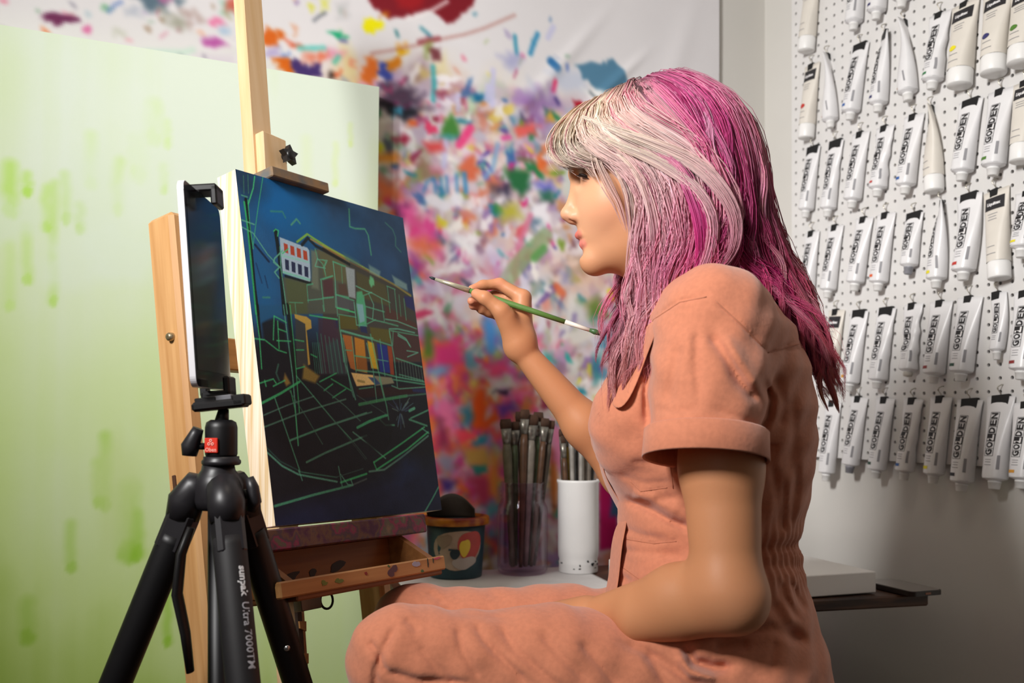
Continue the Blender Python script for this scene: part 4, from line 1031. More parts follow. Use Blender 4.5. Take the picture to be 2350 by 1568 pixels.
    # roof line
    s(A([(770, 860), (830, 790), (910, 870), (1254, 1060)]), 5, '#14181c', .9, 2); s(A([(720, 830), (825, 750), (900, 800), (1060, 900), (1254, 1010)]), 3.6, '#7aa83c', .9); s(A([(860, 800), (1100, 940), (1254, 1030)]), 3, '#a8863c', .8)
    s(B([(0, 370), (300, 530), (560, 680), (740, 780), (900, 890)]), 3.2, '#8a9a44', .85, 2); s(B([(0, 410), (200, 530)]), 4, '#1b1a16', .8, 2); s(B([(60, 420), (350, 580), (700, 760), (900, 880)]), 3, '#7a5a34', .7, 2)
    p(B([(470, 570), (590, 640), (580, 700), (480, 650)]), '#6f8e86', .8, 5); p(B([(710, 680), (860, 770), (870, 840), (740, 780)]), '#74908a', .85, 5); p(B([(200, 440), (370, 540), (390, 580), (240, 530)]), '#3f6a6a', .6, 5)
    ra.blob(*B([(500, 745)])[0], 6, 9, '#5fae7a', .9, .5)
    # windows, balconies and frames in green
    for L, wd in ((A([(905, 900), (930, 1000), (985, 1060), (1010, 1160)]), 2), (A([(930, 1000), (905, 1080), (1010, 1100)]), 2), (A([(930, 1010), (1030, 1020), (1000, 1090)]), 1.6), (A([(960, 1215), (1085, 1180)]), 2.4), (A([(965, 1220), (1000, 1540)]), 2.2), (A([(830, 1430), (1090, 1400)]), 2.2),
                  (A([(820, 1270), (835, 1450)]), 1.8), (A([(1090, 1030), (1110, 1220), (1115, 1500)]), 1.6), (A([(1090, 1030), (1220, 1080)]), 2), (A([(1115, 1370), (1250, 1400)]), 2.4), (A([(880, 1260), (830, 1270)]), 3), (A([(1120, 1500), (1254, 1530)]), 2.4), (A([(640, 1450), (780, 1455)]), 1.6), (A([(700, 1460), (710, 1568)]), 1.6),
                  (B([(0, 520), (30, 540), (10, 590), (30, 690)]), 2), (B([(0, 720), (100, 685)]), 2.4), (B([(0, 910), (110, 900)]), 2), (B([(0, 990), (10, 1050)]), 2), (B([(100, 540), (220, 590)]), 2), (B([(105, 550), (125, 720), (150, 1100)]), 1.6), (B([(190, 590), (200, 760)]), 1.4), (B([(140, 880), (320, 940)]), 2.6), (B([(150, 1015), (320, 1060)]), 2.6), (B([(160, 1080), (340, 1110)]), 2),
                  (B([(340, 790), (440, 840), (500, 860)]), 2.4), (B([(410, 890), (500, 855)]), 2.2), (B([(470, 870), (520, 980), (510, 1130)]), 2), (B([(500, 860), (590, 910), (690, 960)]), 1.8), (B([(600, 920), (630, 1150)]), 2.2), (B([(440, 1000), (630, 1055)]), 2.4), (B([(430, 1100), (530, 1140), (620, 1160), (770, 1200)]), 2.4), (B([(450, 1180), (540, 1135)]), 2),
                  (B([(655, 790), (740, 825)]), 2), (B([(660, 795), (690, 1060)]), 1.6), (B([(735, 830), (765, 1130)]), 1.8), (B([(780, 880), (800, 1100)]), 1.4), (B([(830, 920), (855, 1140)]), 1.8), (B([(640, 1130), (760, 1150), (960, 1230)]), 2.2), (B([(680, 1230), (770, 1230), (940, 1270)]), 2.4), (B([(680, 1240), (690, 1320)]), 2), (B([(720, 1250), (715, 1400)]), 2),
                  (B([(165, 1100), (175, 1250)]), 2.4), (B([(180, 1250), (330, 1290), (480, 1330), (700, 1400)]), 2.6), (B([(185, 1290), (215, 1568)]), 2.6), (B([(770, 1280), (850, 1330), (890, 1400)]), 2.8), (B([(0, 1110), (150, 1130)]), 2.2), (B([(320, 960), (345, 1190), (450, 1200)]), 2.4), (B([(420, 900), (435, 1190)]), 2.4),
                  (D([(75, 25), (250, 75), (330, 90)]), 2.4), (D([(70, 40), (110, 300), (190, 580)]), 2.6), (D([(90, 90), (150, 480), (175, 560)]), 1.8), (D([(160, 80), (195, 360)]), 2), (D([(110, 185), (160, 190)]), 2), (D([(180, 230), (310, 250)]), 2.6), (D([(310, 60), (370, 340), (440, 640), (455, 740)]), 2.8), (D([(280, 130), (330, 340), (360, 600)]), 2), (D([(385, 100), (425, 390)]), 2), (D([(200, 345), (380, 365), (520, 400), (740, 440)]), 2.8),
                  (D([(365, 260), (450, 275)]), 1.8), (D([(460, 30), (500, 250), (525, 480)]), 2), (D([(470, 30), (690, 70)]), 1.8), (D([(530, 70), (600, 110), (630, 160)]), 2.6), (D([(515, 250), (720, 320)]), 2.6), (D([(540, 380), (730, 430)]), 2), (D([(490, 420), (745, 460)]), 2.8), (D([(600, 190), (690, 205), (605, 240)]), 2), (D([(220, 495), (330, 480)]), 2.2), (D([(480, 470), (540, 495), (750, 480)]), 2), (D([(380, 410), (420, 580)]), 2)):
        s(L, wd * .95, g2 if (len(L) + int(wd * 10)) % 2 else g3, .78)
    for k in range(9): s(D([(535 + k * 22, 270 + k * 6), (545 + k * 23, 400 + k * 5)]), 1.1, '#6f8a78', .7)
    for k in range(7): s(C([(500 + k * 28, 190 + k * 10), (535 + k * 28, 470)]), 1.6, '#3f8f74', .6)
    for k in range(5): s(C([(470 + k * 12, 260), (490 + k * 14, 470)]), 1.3, '#3f8f74', .6)
    for L in (C([(205, 75), (290, 120)]), C([(205, 80), (200, 240)]), C([(230, 110), (240, 300)]), C([(235, 165), (290, 185)]), C([(225, 245), (320, 250)]), C([(60, 230), (140, 240), (230, 310), (290, 330)]), C([(350, 240), (410, 250)]), C([(360, 310), (410, 310)]), C([(105, 540), (200, 510), (220, 540)]), C([(200, 560), (280, 520)]), C([(140, 520), (150, 560)]), C([(460, 340), (500, 360)]), C([(450, 70), (640, 100)]), C([(640, 20), (760, 50)]),
              C([(360, 440), (415, 425)]), C([(520, 530), (635, 470)]), C([(600, 510), (735, 590)]), C([(550, 590), (610, 545)]), C([(610, 640), (700, 580)])): s(L, 2.2, g1, .75)
    s(C([(235, 410), (220, 470), (240, 520)]), 3, '#3a6a58', .7)
    # pavement grid
    for L, wd, c in ((C([(115, 680), (250, 610), (380, 530)]), 3.6, g1), (C([(135, 760), (300, 690), (480, 630)]), 2, '#4f7a6a'), (C([(130, 845), (400, 740), (700, 650)]), 2.4, '#4f7f6a'), (C([(315, 935), (560, 840), (844, 745)]), 3, g3), (C([(430, 1085), (560, 1020), (844, 900)]), 3.2, '#4f8a70'), (C([(210, 640), (300, 900), (385, 1150)]), 2, g3), (C([(360, 490), (620, 800), (740, 930)]), 2, g3),
                     (C([(310, 590), (420, 760), (540, 960)]), 1.6, '#3f6a58'), (C([(500, 540), (700, 700), (800, 800)]), 1.6, '#4a7a66'), (C([(740, 930), (844, 1060)]), 1.4, '#3a5a4e'), (C([(150, 1010), (260, 1110), (375, 1170), (640, 1220)]), 2.8, g2), (C([(150, 980), (250, 1080), (370, 1140)]), 1.6, '#2f5a50'), (C([(375, 1150), (640, 1190)]), 1.8, '#3f7a64'),
                     (C([(665, 1225), (844, 1165)]), 3.2, g1), (C([(210, 1388), (480, 1310), (740, 1245)]), 3.6, '#4a9a74'), (C([(740, 1245), (844, 1200)]), 2.6, '#4a5a54'), (C([(650, 1115), (675, 1250)]), 1.8, g2), (C([(665, 1170), (715, 1240), (750, 1245), (735, 1205)]), 2, g2), (C([(630, 1190), (820, 1130)]), 1.6, '#34504a'), (C([(375, 1140), (400, 1210)]), 1.8, g2),
                     (D([(205, 805), (300, 755), (440, 705)]), 4.4, '#45b078'), (D([(170, 840), (300, 940), (430, 1050)]), 2.4, '#5a9a80'), (D([(340, 1080), (560, 930), (740, 800)]), 2.8, g1), (D([(360, 1140), (600, 980), (770, 840)]), 3, g1), (D([(335, 1080), (360, 1140)]), 2.6, g1), (D([(300, 1155), (420, 1140), (560, 1040), (770, 870)]), 3.2, '#5a8f7a'),
                     (D([(390, 745), (430, 785), (500, 785)]), 3, g3), (D([(620, 740), (760, 790)]), 3.4, g3), (D([(630, 730), (770, 665)]), 2.8, g3), (D([(620, 670), (660, 650)]), 5, '#5aae88'), (D([(220, 620), (420, 580), (600, 550)]), 5, '#3f8a58'), (D([(600, 550), (750, 535)]), 3, '#3f6a58'), (D([(720, 810), (775, 850)]), 2.4, g2), (D([(200, 545), (440, 700)]), 1.4, '#3f5a50'), (D([(745, 1475), (800, 1380), (858, 1270)]), 3, '#4a9a78'),
                     (D([(0, 780), (320, 680)]), 2.4, '#4a7a68'), (D([(0, 720), (110, 860), (270, 1060)]), 1.2, '#34504a')): s(L, wd, c, .8)
    p(D([(200, 820), (430, 720), (490, 800), (480, 900), (410, 1020), (300, 960)]), '#0f0f12', .7, 4)
    for k in range(26):
        a = rng.uniform(-2.9, .2) if k < 16 else rng.uniform(1.0, 2.2); r0, r1 = rng.uniform(10, 40), rng.uniform(60, 150)
        c0 = (550, 680); s(D([(c0[0] + r0 * math.cos(a), c0[1] + r0 * math.sin(a)), (c0[0] + r1 * math.cos(a) * .8, c0[1] + r1 * math.sin(a))]), 1.5, ['#4a6a70', '#3f5a78', '#6a8a7a', '#34385a'][k % 4], .7)
    ra.blob(*D([(600, 1130)])[0], 30, 16, '#22335e', .5, 1.4, -.5)
    I, J = np.meshgrid(np.linspace(0, PW, w), np.linspace(PH, 0, h))
    P = EO + I[..., None] * ER + J[..., None] * EU - EB * .0006
    mesh_np('painted_face', P.reshape(-1, 3), grid_faces(h, w)[:, ::-1], mat('painting_paint', rough=0.55, attr='paint', spec=.25, bump=.12, scale=500), root, True, s2l(np.clip(ra.a * 1.14 + .008, 0, 1).reshape(-1, 3)))
    b = MB(); b.box(E(PW / 2, PH / 2, PT / 2), ER, EU, EB, PW / 2, PH / 2, PT / 2, .0008)
    # pale pine panel with long grain
    m = bpy.data.materials.new('pine_edge'); m.use_nodes = True; nt = m.node_tree; bs = nt.nodes['Principled BSDF']; bs.inputs['Roughness'].default_value = .6
    tc = nt.nodes.new('ShaderNodeTexCoord'); mpn = nt.nodes.new('ShaderNodeMapping'); mpn.inputs['Rotation'].default_value = (0, math.radians(8), 0); mpn.inputs['Scale'].default_value = (160, 160, 3)
    nz = nt.nodes.new('ShaderNodeTexNoise'); nz.inputs['Scale'].default_value = 1.0; nz.inputs['Detail'].default_value = 3
    rp = nt.nodes.new('ShaderNodeValToRGB'); rp.color_ramp.elements[0].position = .35; rp.color_ramp.elements[0].color = lin('#d8b98a'); rp.color_ramp.elements[1].position = .6; rp.color_ramp.elements[1].color = lin('#f0e2cd')
    nt.links.new(tc.outputs['Object'], mpn.inputs['Vector']); nt.links.new(mpn.outputs['Vector'], nz.inputs['Vector']); nt.links.new(nz.outputs['Fac'], rp.inputs['Fac']); nt.links.new(rp.outputs['Color'], bs.inputs['Base Color'])
    b.build('panel', m, root)
make_painting()

# ------------------------------------------------------------------ the wooden easel
def wood_mat(name, c1, c2, axis, freq=70):
    m = bpy.data.materials.new(name); m.use_nodes = True; nt = m.node_tree; bs = nt.nodes['Principled BSDF']; bs.inputs['Roughness'].default_value = .5
    tc = nt.nodes.new('ShaderNodeTexCoord'); mpn = nt.nodes.new('ShaderNodeMapping')
    q = Vector(axis).to_track_quat('Z', 'Y').inverted().to_euler(); mpn.inputs['Rotation'].default_value = q
    m2 = nt.nodes.new('ShaderNodeMapping'); m2.inputs['Scale'].default_value = (freq, freq, freq * .05)
    nz = nt.nodes.new('ShaderNodeTexNoise'); nz.inputs['Scale'].default_value = 1; nz.inputs['Detail'].default_value = 4
    rp = nt.nodes.new('ShaderNodeValToRGB'); rp.color_ramp.elements[0].position = .3; rp.color_ramp.elements[0].color = lin(c2); rp.color_ramp.elements[1].position = .65; rp.color_ramp.elements[1].color = lin(c1)
    nt.links.new(tc.outputs['Object'], mpn.inputs['Vector']); nt.links.new(mpn.outputs['Vector'], m2.inputs['Vector']); nt.links.new(m2.outputs['Vector'], nz.inputs['Vector']); nt.links.new(nz.outputs['Fac'], rp.inputs['Fac']); nt.links.new(rp.outputs['Color'], bs.inputs['Base Color'])
    return m
def make_easel():
    beech = wood_mat('beech_upright', '#c99a66', '#b3814d', EU); beech_r = wood_mat('beech_rail', '#bd8a54', '#a06f3d', ER); pale = wood_mat('pale_mast', '#d9b88f', '#cda677', EU)
    floor_u = lambda r, b: -(EO[2] + r * ER[2] + b * EB[2]) / EU[2]
    base = E(.1, floor_u(.1, .08), .08); base[2] = 0
    root = thing('wooden_easel', base, 'beech wood studio easel with paint-crusted ledge and tray holding the painting', 'easel')
    def bar(name, p0, p1, up, hw, hh, m, bev=.002, parent=root):
        p0 = np.asarray(p0); p1 = np.asarray(p1); ax = nrm(p1 - p0); up = nrm(np.asarray(up) - ax * (np.asarray(up) @ ax)); si = np.cross(ax, up)
        b = MB(); b.box((p0 + p1) / 2, ax, si, up, np.linalg.norm(p1 - p0) / 2, hw, hh, bev); return b.build(name, m, parent)
    mr = lambda u: .062 + (u + .22) * .062              # the mast stands slightly out of true with the panel
    bar('mast', E(mr(-.60), -.60, .066), E(mr(1.02), 1.02, .066), EB, .0205, .012, pale)
    bk = bar('mast_block', E(.118, .530, .062), E(.124, .606, .062), EB, .0245, .024, pale)
    # star knob on the clamp block
    kc = E(.137, .572, .0365); kb = MB()
    star = []
    for k in range(10): a = math.pi * k / 5 + .3; q = .0165 if k % 2 == 0 else .0088; star.append((q * math.cos(a), q * math.sin(a)))
    kb.prism(star, ER, EU, -EB, kc, .006, .016); kb.lathe(kc, -EB, [(.006, 0), (.006, .006), (.009, .006), (.009, .016), (.006, .019), (.0005, .019)], 12)
    kb.build('star_knob', mat('black_plastic', '#141314', .4), root)
    stain = mat('stained_ledge', '#8a6a46', .6, var=.7, scale=38, color2='#5a5a58')
    bar('top_clamp', E(.060, .5165, .014), E(.178, .5165, .014), EU, .026, .0078, stain, .0015)
    for rr_, nm in ((-.0695, 'side_post'), (.2785, 'side_post')):
        fu = floor_u(rr_, .0875) + .045
        p0, p1 = E(rr_ - .012, fu, .0875), E(rr_ + .012, .452, .0875)
        bar(nm, p0, p1, EB, .0130, .0275, beech, .006)
    # bolt heads and routed slot on the near post
    nb = MB(); nb.lathe(E(-.0825 + .004, .275, .078), -ER, [(.0005, .004), (.004, .004), (.0058, .002), (.006, -.004)], 14); nb.build('bolt', mat('bolt_brass', '#a89878', .3, metal=.8), root)
    nb2 = MB(); nb2.box(E(-.0915, .04, .082), ER, EU, EB, .0016, .045, .0032, .001); nb2.build('slot', mat('slot_dark', '#4a2c18', .8), root)
    bar('cross_rail', E(-.06, .259, .088), E(.27, .259, .088), EU, .009, .024, beech_r)
    bar('lower_cross_rail', E(-.08, -.40, .088), E(.26, -.40, .088), EU, .012, .026, beech_r)
    # ledge crusted with paint, then the tray below it
    crust = mat('paint_crust', '#5a3344', .6, var=.8, scale=42, color2='#4a4030', bump=.5, detail=6)
    nt = crust.node_tree; nz2 = nt.nodes.new('ShaderNodeTexNoise'); nz2.inputs['Scale'].default_value = 24; nz2.inputs['Detail'].default_value = 5
    rp = nt.nodes.new('ShaderNodeValToRGB'); cr = rp.color_ramp
    cr.elements[0].position = .30; cr.elements[0].color = lin('#33222c'); cr.elements[1].position = .72; cr.elements[1].color = lin('#8a6a52')
    for pos, c in ((.42, '#4c2440'), (.48, '#6a4a3a'), (.53, '#4a3a44'), (.58, '#8a3050'), (.62, '#5a5648')): e_ = cr.elements.new(pos); e_.color = lin(c)
    tc = nt.nodes.new('ShaderNodeTexCoord'); nt.links.new(tc.outputs['Object'], nz2.inputs['Vector']); nt.links.new(nz2.outputs['Fac'], rp.inputs['Fac']); nt.links.new(rp.outputs['Color'], nt.nodes['Principled BSDF'].inputs['Base Color'])
    bar('ledge', E(-.050, -.0195, .008), E(.287, -.0195, .008), EU, .038, .0145, crust)
    boxw = wood_mat('tray_wood', '#9a6636', '#7d4f28', ER)
    tray = bar('tray_back', E(-.055, -.066, .0125), E(.243, -.066, .0125), EU, .006, .033, boxw)
    bar('tray_floor', E(-.055, -.0965, -.034), E(.243, -.0965, -.034), EU, .050, .004, boxw)
    for rr_ in (-.050, .238):
        b = MB(); poly = [(.006, -.034), (-.012, -.034), (-.078, -.080), (-.078, -.0925), (.006, -.0925)]
        b.prism([(p[0], p[1]) for p in poly], EB, EU, ER, E(rr_, 0, 0), -.006, .006); b.build('tray_side', boxw, root)
    lip = bar('tray_lip', E(-.085, -.0835, -.083), E(.247, -.0835, -.083), EU, .0055, .0105, beech_r)
    # dabs of dried paint on the lip
    dabs = [(.125, -.0835, .020, .008, '#5a3a44', .12), (.178, -.079, .014, .005, '#a4a2b8', -.2), (.018, -.084, .013, .004, '#6f8040', 0), (-.01, -.083, .010, .004, '#76843c', 0), (.070, -.080, .006, .002, '#8a2c2c', 0), (.205, -.080, .003, .006, '#2c3028', .2), (.218, -.078, .002, .004, '#33352c', -.2), (.228, -.0755, .014, .002, '#c2506a', 0), (.19, -.090, .005, .003, '#4a6a40', 0), (.118, -.0755, .004, .002, '#4a6a3a', 0)]
    for k, (r_, u_, a_, h_, c_, t_) in enumerate(dabs):
        rr = np.random.default_rng(k); N = 14; pp = []
        for th in np.linspace(0, 2 * math.pi, N, endpoint=False):
            w_ = 1 + .25 * math.sin(2 * th + k) + .15 * rr.normal(); pp.append((a_ * .5 * w_ * math.cos(th), h_ * w_ * math.sin(th) * .9 + t_ * a_ * .5 * math.cos(th)))
        pp = [(x, max(-.0100 - (u_ + .0835), min(.0100 - (u_ + .0835), y))) for x, y in pp]
        g = MB(); g.prism(pp, ER, EU, -EB, E(r_, u_, -.0885), 0, .0006); g.build('paint_dab', mat('dab_' + c_[1:], c_, .45), root)
    for k, (r_, u_, a_, h_) in enumerate(((.02, -.072, .020, .006), (.065, -.070, .007, .006), (.115, -.066, .016, .007))):
        g = MB(); N = 12; pp = [(a_ * math.cos(t) * (1 + .2 * math.sin(3 * t + k)), h_ * math.sin(t) + .25 * a_ * math.cos(t)) for t in np.linspace(0, 2 * math.pi, N, endpoint=False)]
        g.prism(pp, ER, EU, -EB, E(r_, u_, .0065), 0, .0008); g.build('paint_dab', mat('dab_dark', '#352c26', .5), root)
    # lifting gear under the tray: ratchet strip with notches, latch and ring
    met = mat('dull_metal', '#8a8578', .35, metal=.8); bar('ratchet_strip', E(mr(-.55) + .004, -.55, .051), E(mr(-.12) + .004, -.12, .051), EB, .006, .003, mat('ratchet_metal', '#3a2c22', .5))
    for k in range(9):
        u_ = -.135 - k * .045; g = MB(); g.prism([(-.004, 0), (.009, -.002), (.007, -.016), (-.004, -.010)], ER, EU, -EB, E(mr(u_) + .004, u_, .048), 0, .003); g.build('notch', beech_r, root)
    bar('latch', E(.052, -.112, .030), E(.092, -.112, .030), EU, .008, .009, met, .001)
    rg = MB(); rg.tube([E(.108 + .0125 * math.cos(t), -.112 + .0125 * math.sin(t), .028) for t in np.linspace(0, 2 * math.pi, 22)], .0018, 8, False); rg.build('pull_ring', mat('ring_dark', '#2b261e', .4, metal=.5), root)
    # skids and rear braces on the floor
    nbv = nrm(V3(EB[0], EB[1], 0)); rv = nrm(V3(ER[0], ER[1], 0))
    for rr_ in (-.0695, .2785):
        f = E(rr_ - .012, floor_u(rr_, .0875), .0875); f[2] = .0225
        bar('foot_skid', f - nbv * .06, f + nbv * .34, ZU, .014, .0225, beech_r)
        bar('rear_brace', f + nbv * .22 + ZU * .035, E(rr_, -.36, .105) + rv * (.001), ER, .010, .012, beech)
make_easel()
# palette knife and oily leftovers lying in the tray
pk = thing('palette_knife', E(.13, -.088, -.05), 'dark palette knife lying in the easel tray', 'palette knife')
b = MB(); b.tube([E(.075, -.0865, -.050), E(.10, -.086, -.047), E(.135, -.085, -.040)], [.003, .0045, .0035], 8); b.build('handle', mat('knife_handle', '#241a18', .5), pk)
b = MB(); b.prism([(.135, -.044), (.20, -.040), (.205, -.033), (.135, -.036)], ER, EB, EU, EO + EU * -.0855, 0, .0008); b.build('blade', mat('knife_blade', '#3a3638', .35, metal=.7), pk)

# ------------------------------------------------------------------ tripod with ball head and tablet
def make_tripod():
    C0 = V3(-.3445, 1.15, 0); blk = mat('tripod_black', '#121113', .45); blk2 = mat('tripod_grip', '#1d1b1d', .6, var=.2, scale=40, bump=.1); shell = mat('tripod_shell', '#232124', .4, var=.15, scale=60)
    root = thing('camera_tripod', C0, 'black camera tripod with a ball head in front of the easel', 'tripod')
    zc = .790
    b = MB(); b.lathe(C0 + ZU * (zc - .052), ZU, [(.0005, 0), (.024, 0), (.0275, .010), (.0285, .030), (.024, .040), (.0195, .046), (.0185, .052), (.0005, .052)], 28); b.build('crown', shell, root)
    b = MB(); b.lathe(C0 + ZU * .25, ZU, [(.0005, 0), (.011, 0), (.012, .004), (.012, zc - .30), (.0005, zc - .30)], 16); b.build('center_column', blk, root)
    az = [math.radians(178), math.radians(-60), math.radians(60)]; tilt = math.radians(22.3)
    legs = []
    for k, a in enumerate(az):
        h = V3(math.cos(a), math.sin(a), 0); top = C0 + h * .031 + ZU * (zc - .035); d = nrm(h * math.sin(tilt) - ZU * math.cos(tilt)); Lg = (top[2] - .012) / math.cos(tilt)
        side = np.cross(d, h); side = nrm(side)
        j = MB(); j.tube([C0 + h * .010 + ZU * (zc - .030), C0 + h * .026 + ZU * (zc - .027), top + h * .004 + d * .008, top + d * .03], [.017, .0205, .0215, .0195], 16); j.box(top + d * .045, nrm(np.cross(side, d)), side, d, .0165, .0165, .026, .005); lg = j.build('leg_hinge', shell, root)
        l = MB(); l.tube([top + d * .05, top + d * .06, top + d * .42, top + d * .425], [.0185, .0188, .0182, .016], 20); leg = l.build('leg', blk2 if k == 1 else blk, root)
        l = MB(); l.tube([top + d * .42, top + d * (Lg - .03)], .0135, 14); l.build('lower_tube', blk, leg)
        l = MB(); l.tube([top + d * .405, top + d * .44], .020, 16); l.build('leg_lock', shell, leg)
        l = MB(); l.tube([top + d * (Lg - .035), top + d * (Lg - .012), top + d * Lg], [.015, .017, .012], 14); l.build('rubber_foot', mat('rubber_black', '#0c0c0c', .8), leg)
        legs.append((top, d, h, leg))
    # lettering down the leg that faces the camera
    top, d, h, leg = legs[1]
    view = nrm(V3(0, 0, CAMZ) - (top + d * .2)); ax_r = nrm(np.cross(d, view)); ax_r = -ax_r if ax_r[0] < 0 else ax_r; out = nrm(np.cross(d, ax_r)); out = out if out @ view > 0 else -out
    def letters(body, size, start, ang0, m, bold):
        v, f = text_mesh(body, size, 1.0, bold); L = np.ptp(v[:, 0]); v = v.copy(); v[:, 0] -= v[:, 0].min(); g = MB(); pp = []
        for p in v:
            a = ang0 + p[1] / .0187; rad = .0189; q = top + d * (start + p[0]); pp.append(q + out * rad * math.cos(a) + ax_r * rad * math.sin(a))
        g.add(pp, f, False); g.build('lettering', m, leg); return start + L
    gm = mat('letter_grey', '#a8a8ae', .5); wm = mat('letter_white', '#d8d8da', .5)
    e = letters('sunpak', .0118, .086, .56, wm, .0005); letters('Ultra 7000TM', .0128, e + .006, .62, gm, .0002)
    # wing knob, strap, rivet
    kx = C0 + V3(.040, -.006, zc - .034); b = MB(); b.tube([C0 + V3(.026, -.004, zc - .034), kx], .006, 10); b.tube([kx + V3(0, 0, -.020), kx + V3(.004, 0, -.008), kx + V3(.002, 0, .008), kx + V3(-.002, 0, .020)], [.006, .0085, .0075, .005], 10); b.build('column_knob', shell, root)
    b = MB(); hs = C0 + V3(-.022, -.030, zc - .07)
    b.tube([hs, hs + V3(-.010, -.004, -.03), hs + V3(-.014, -.006, -.075), hs + V3(-.006, -.002, -.12), hs + V3(-.001, 0, -.165)], [.008, .010, .011, .010, .008], 10, flat=.5); b.build('carry_strap', mat('strap_leather', '#141213', .5), root)
    t2, d2, h2, leg2 = legs[2]; b = MB(); b.lathe(t2 + d2 * .215 + V3(.006, -.0182, 0), V3(.2, -1, 0), [(.0005, .002), (.003, .0015), (.004, 0)], 10); b.build('rivet', mat('rivet_steel', '#c8c8c8', .25, metal=.9), leg2)
    # ball head
    zb = zc; hc = C0 + V3(.0035, 0, 0)
    b = MB(); b.lathe(hc + ZU * zb, ZU, [(.0005, 0), (.021, 0), (.0225, .002), (.0225, .005), (.0205, .007), (.0205, .010), (.0005, .010)], 24); b.build('pan_base', shell, root)
    b = MB(); b.lathe(hc + ZU * (zb + .010), ZU, [(.0005, 0), (.0175, 0), (.0185, .003), (.0185, .034), (.017, .040), (.012, .043), (.0005, .043)], 26); hd = b.build('ball_housing', blk, root)
    lb = MB(); lc = hc + V3(-.006, -.0187, zb + .0235); lb.box(lc, V3(.97, -.2, 0), V3(.2, .97, 0), ZU, .0082, .0012, .0086, .0006); lb.build('red_badge', mat('badge_red', '#cf2f1d', .45), hd)
    v, f = text_mesh('Oben', .0062, 1.0, .0001); g = MB(); g.add([lc + V3(.97, -.2, 0) * p[0] + ZU * (p[1] - .0048) - V3(.2, .97, 0) * .0016 for p in v], f, False); g.build('badge_lettering', mat('badge_ink', '#f0a89a', .5), hd)
    g = MB()
    for th in np.linspace(0, 2 * math.pi, 3, endpoint=False):
        cc = lc + V3(.97, -.2, 0) * (.0026 * math.cos(th + 1.57)) + ZU * (.0030 + .0026 * math.sin(th + 1.57)) - V3(.2, .97, 0) * .0015
        g.lathe(cc, -V3(.2, .97, 0), [(.0009, 0), (.0019, 0), (.0019, .0002), (.0009, .0002)], 12, closed=True)
    g.build('badge_emblem', mat('badge_ink'), hd)
    b = MB(); b.tube([hc + ZU * (zb + .048), hc + V3(.003, 0, zb + .066)], [.009, .006], 12); b.build('ball_stem', blk, root)
    # lock knob on the left
    k0 = hc + V3(-.018, -.004, zb + .022); b = MB(); b.tube([k0, k0 + V3(-.010, -.002, 0)], .004, 10); b.tube([k0 + V3(-.017, -.003, -.011), k0 + V3(-.016, -.003, 0), k0 + V3(-.010, -.002, .014), k0 + V3(-.007, -.002, .021)], [.0085, .011, .008, .0065], 12); b.build('lock_knob', shell, root)
    # quick release clamp
    ca = hc + V3(0, 0, zb + .0705); ex = nrm(V3(.98, .10, .11)); ey = nrm(np.cross(ZU, ex)); ez = np.cross(ex, ey)
    b = MB(); b.box(ca, ex, ey, ez, .030, .022, .0055, .003); b.box(ca - ex * .014 + ez * .006, ex, ey, ez, .012, .019, .004, .001); b.box(ca + ex * .024 + ez * .003, ex, ey, ez, .008, .022, .0065, .002); b.build('quick_clamp', blk, root)
    b = MB(); b.box(ca + ex * .001 + ez * .0075, ex, ey, ez, .015, .018, .003, .001); b.build('release_plate', mat('plate_grey', '#77777c', .4, metal=.3), root)
    return ca, ez
ca_, ez_ = make_tripod()

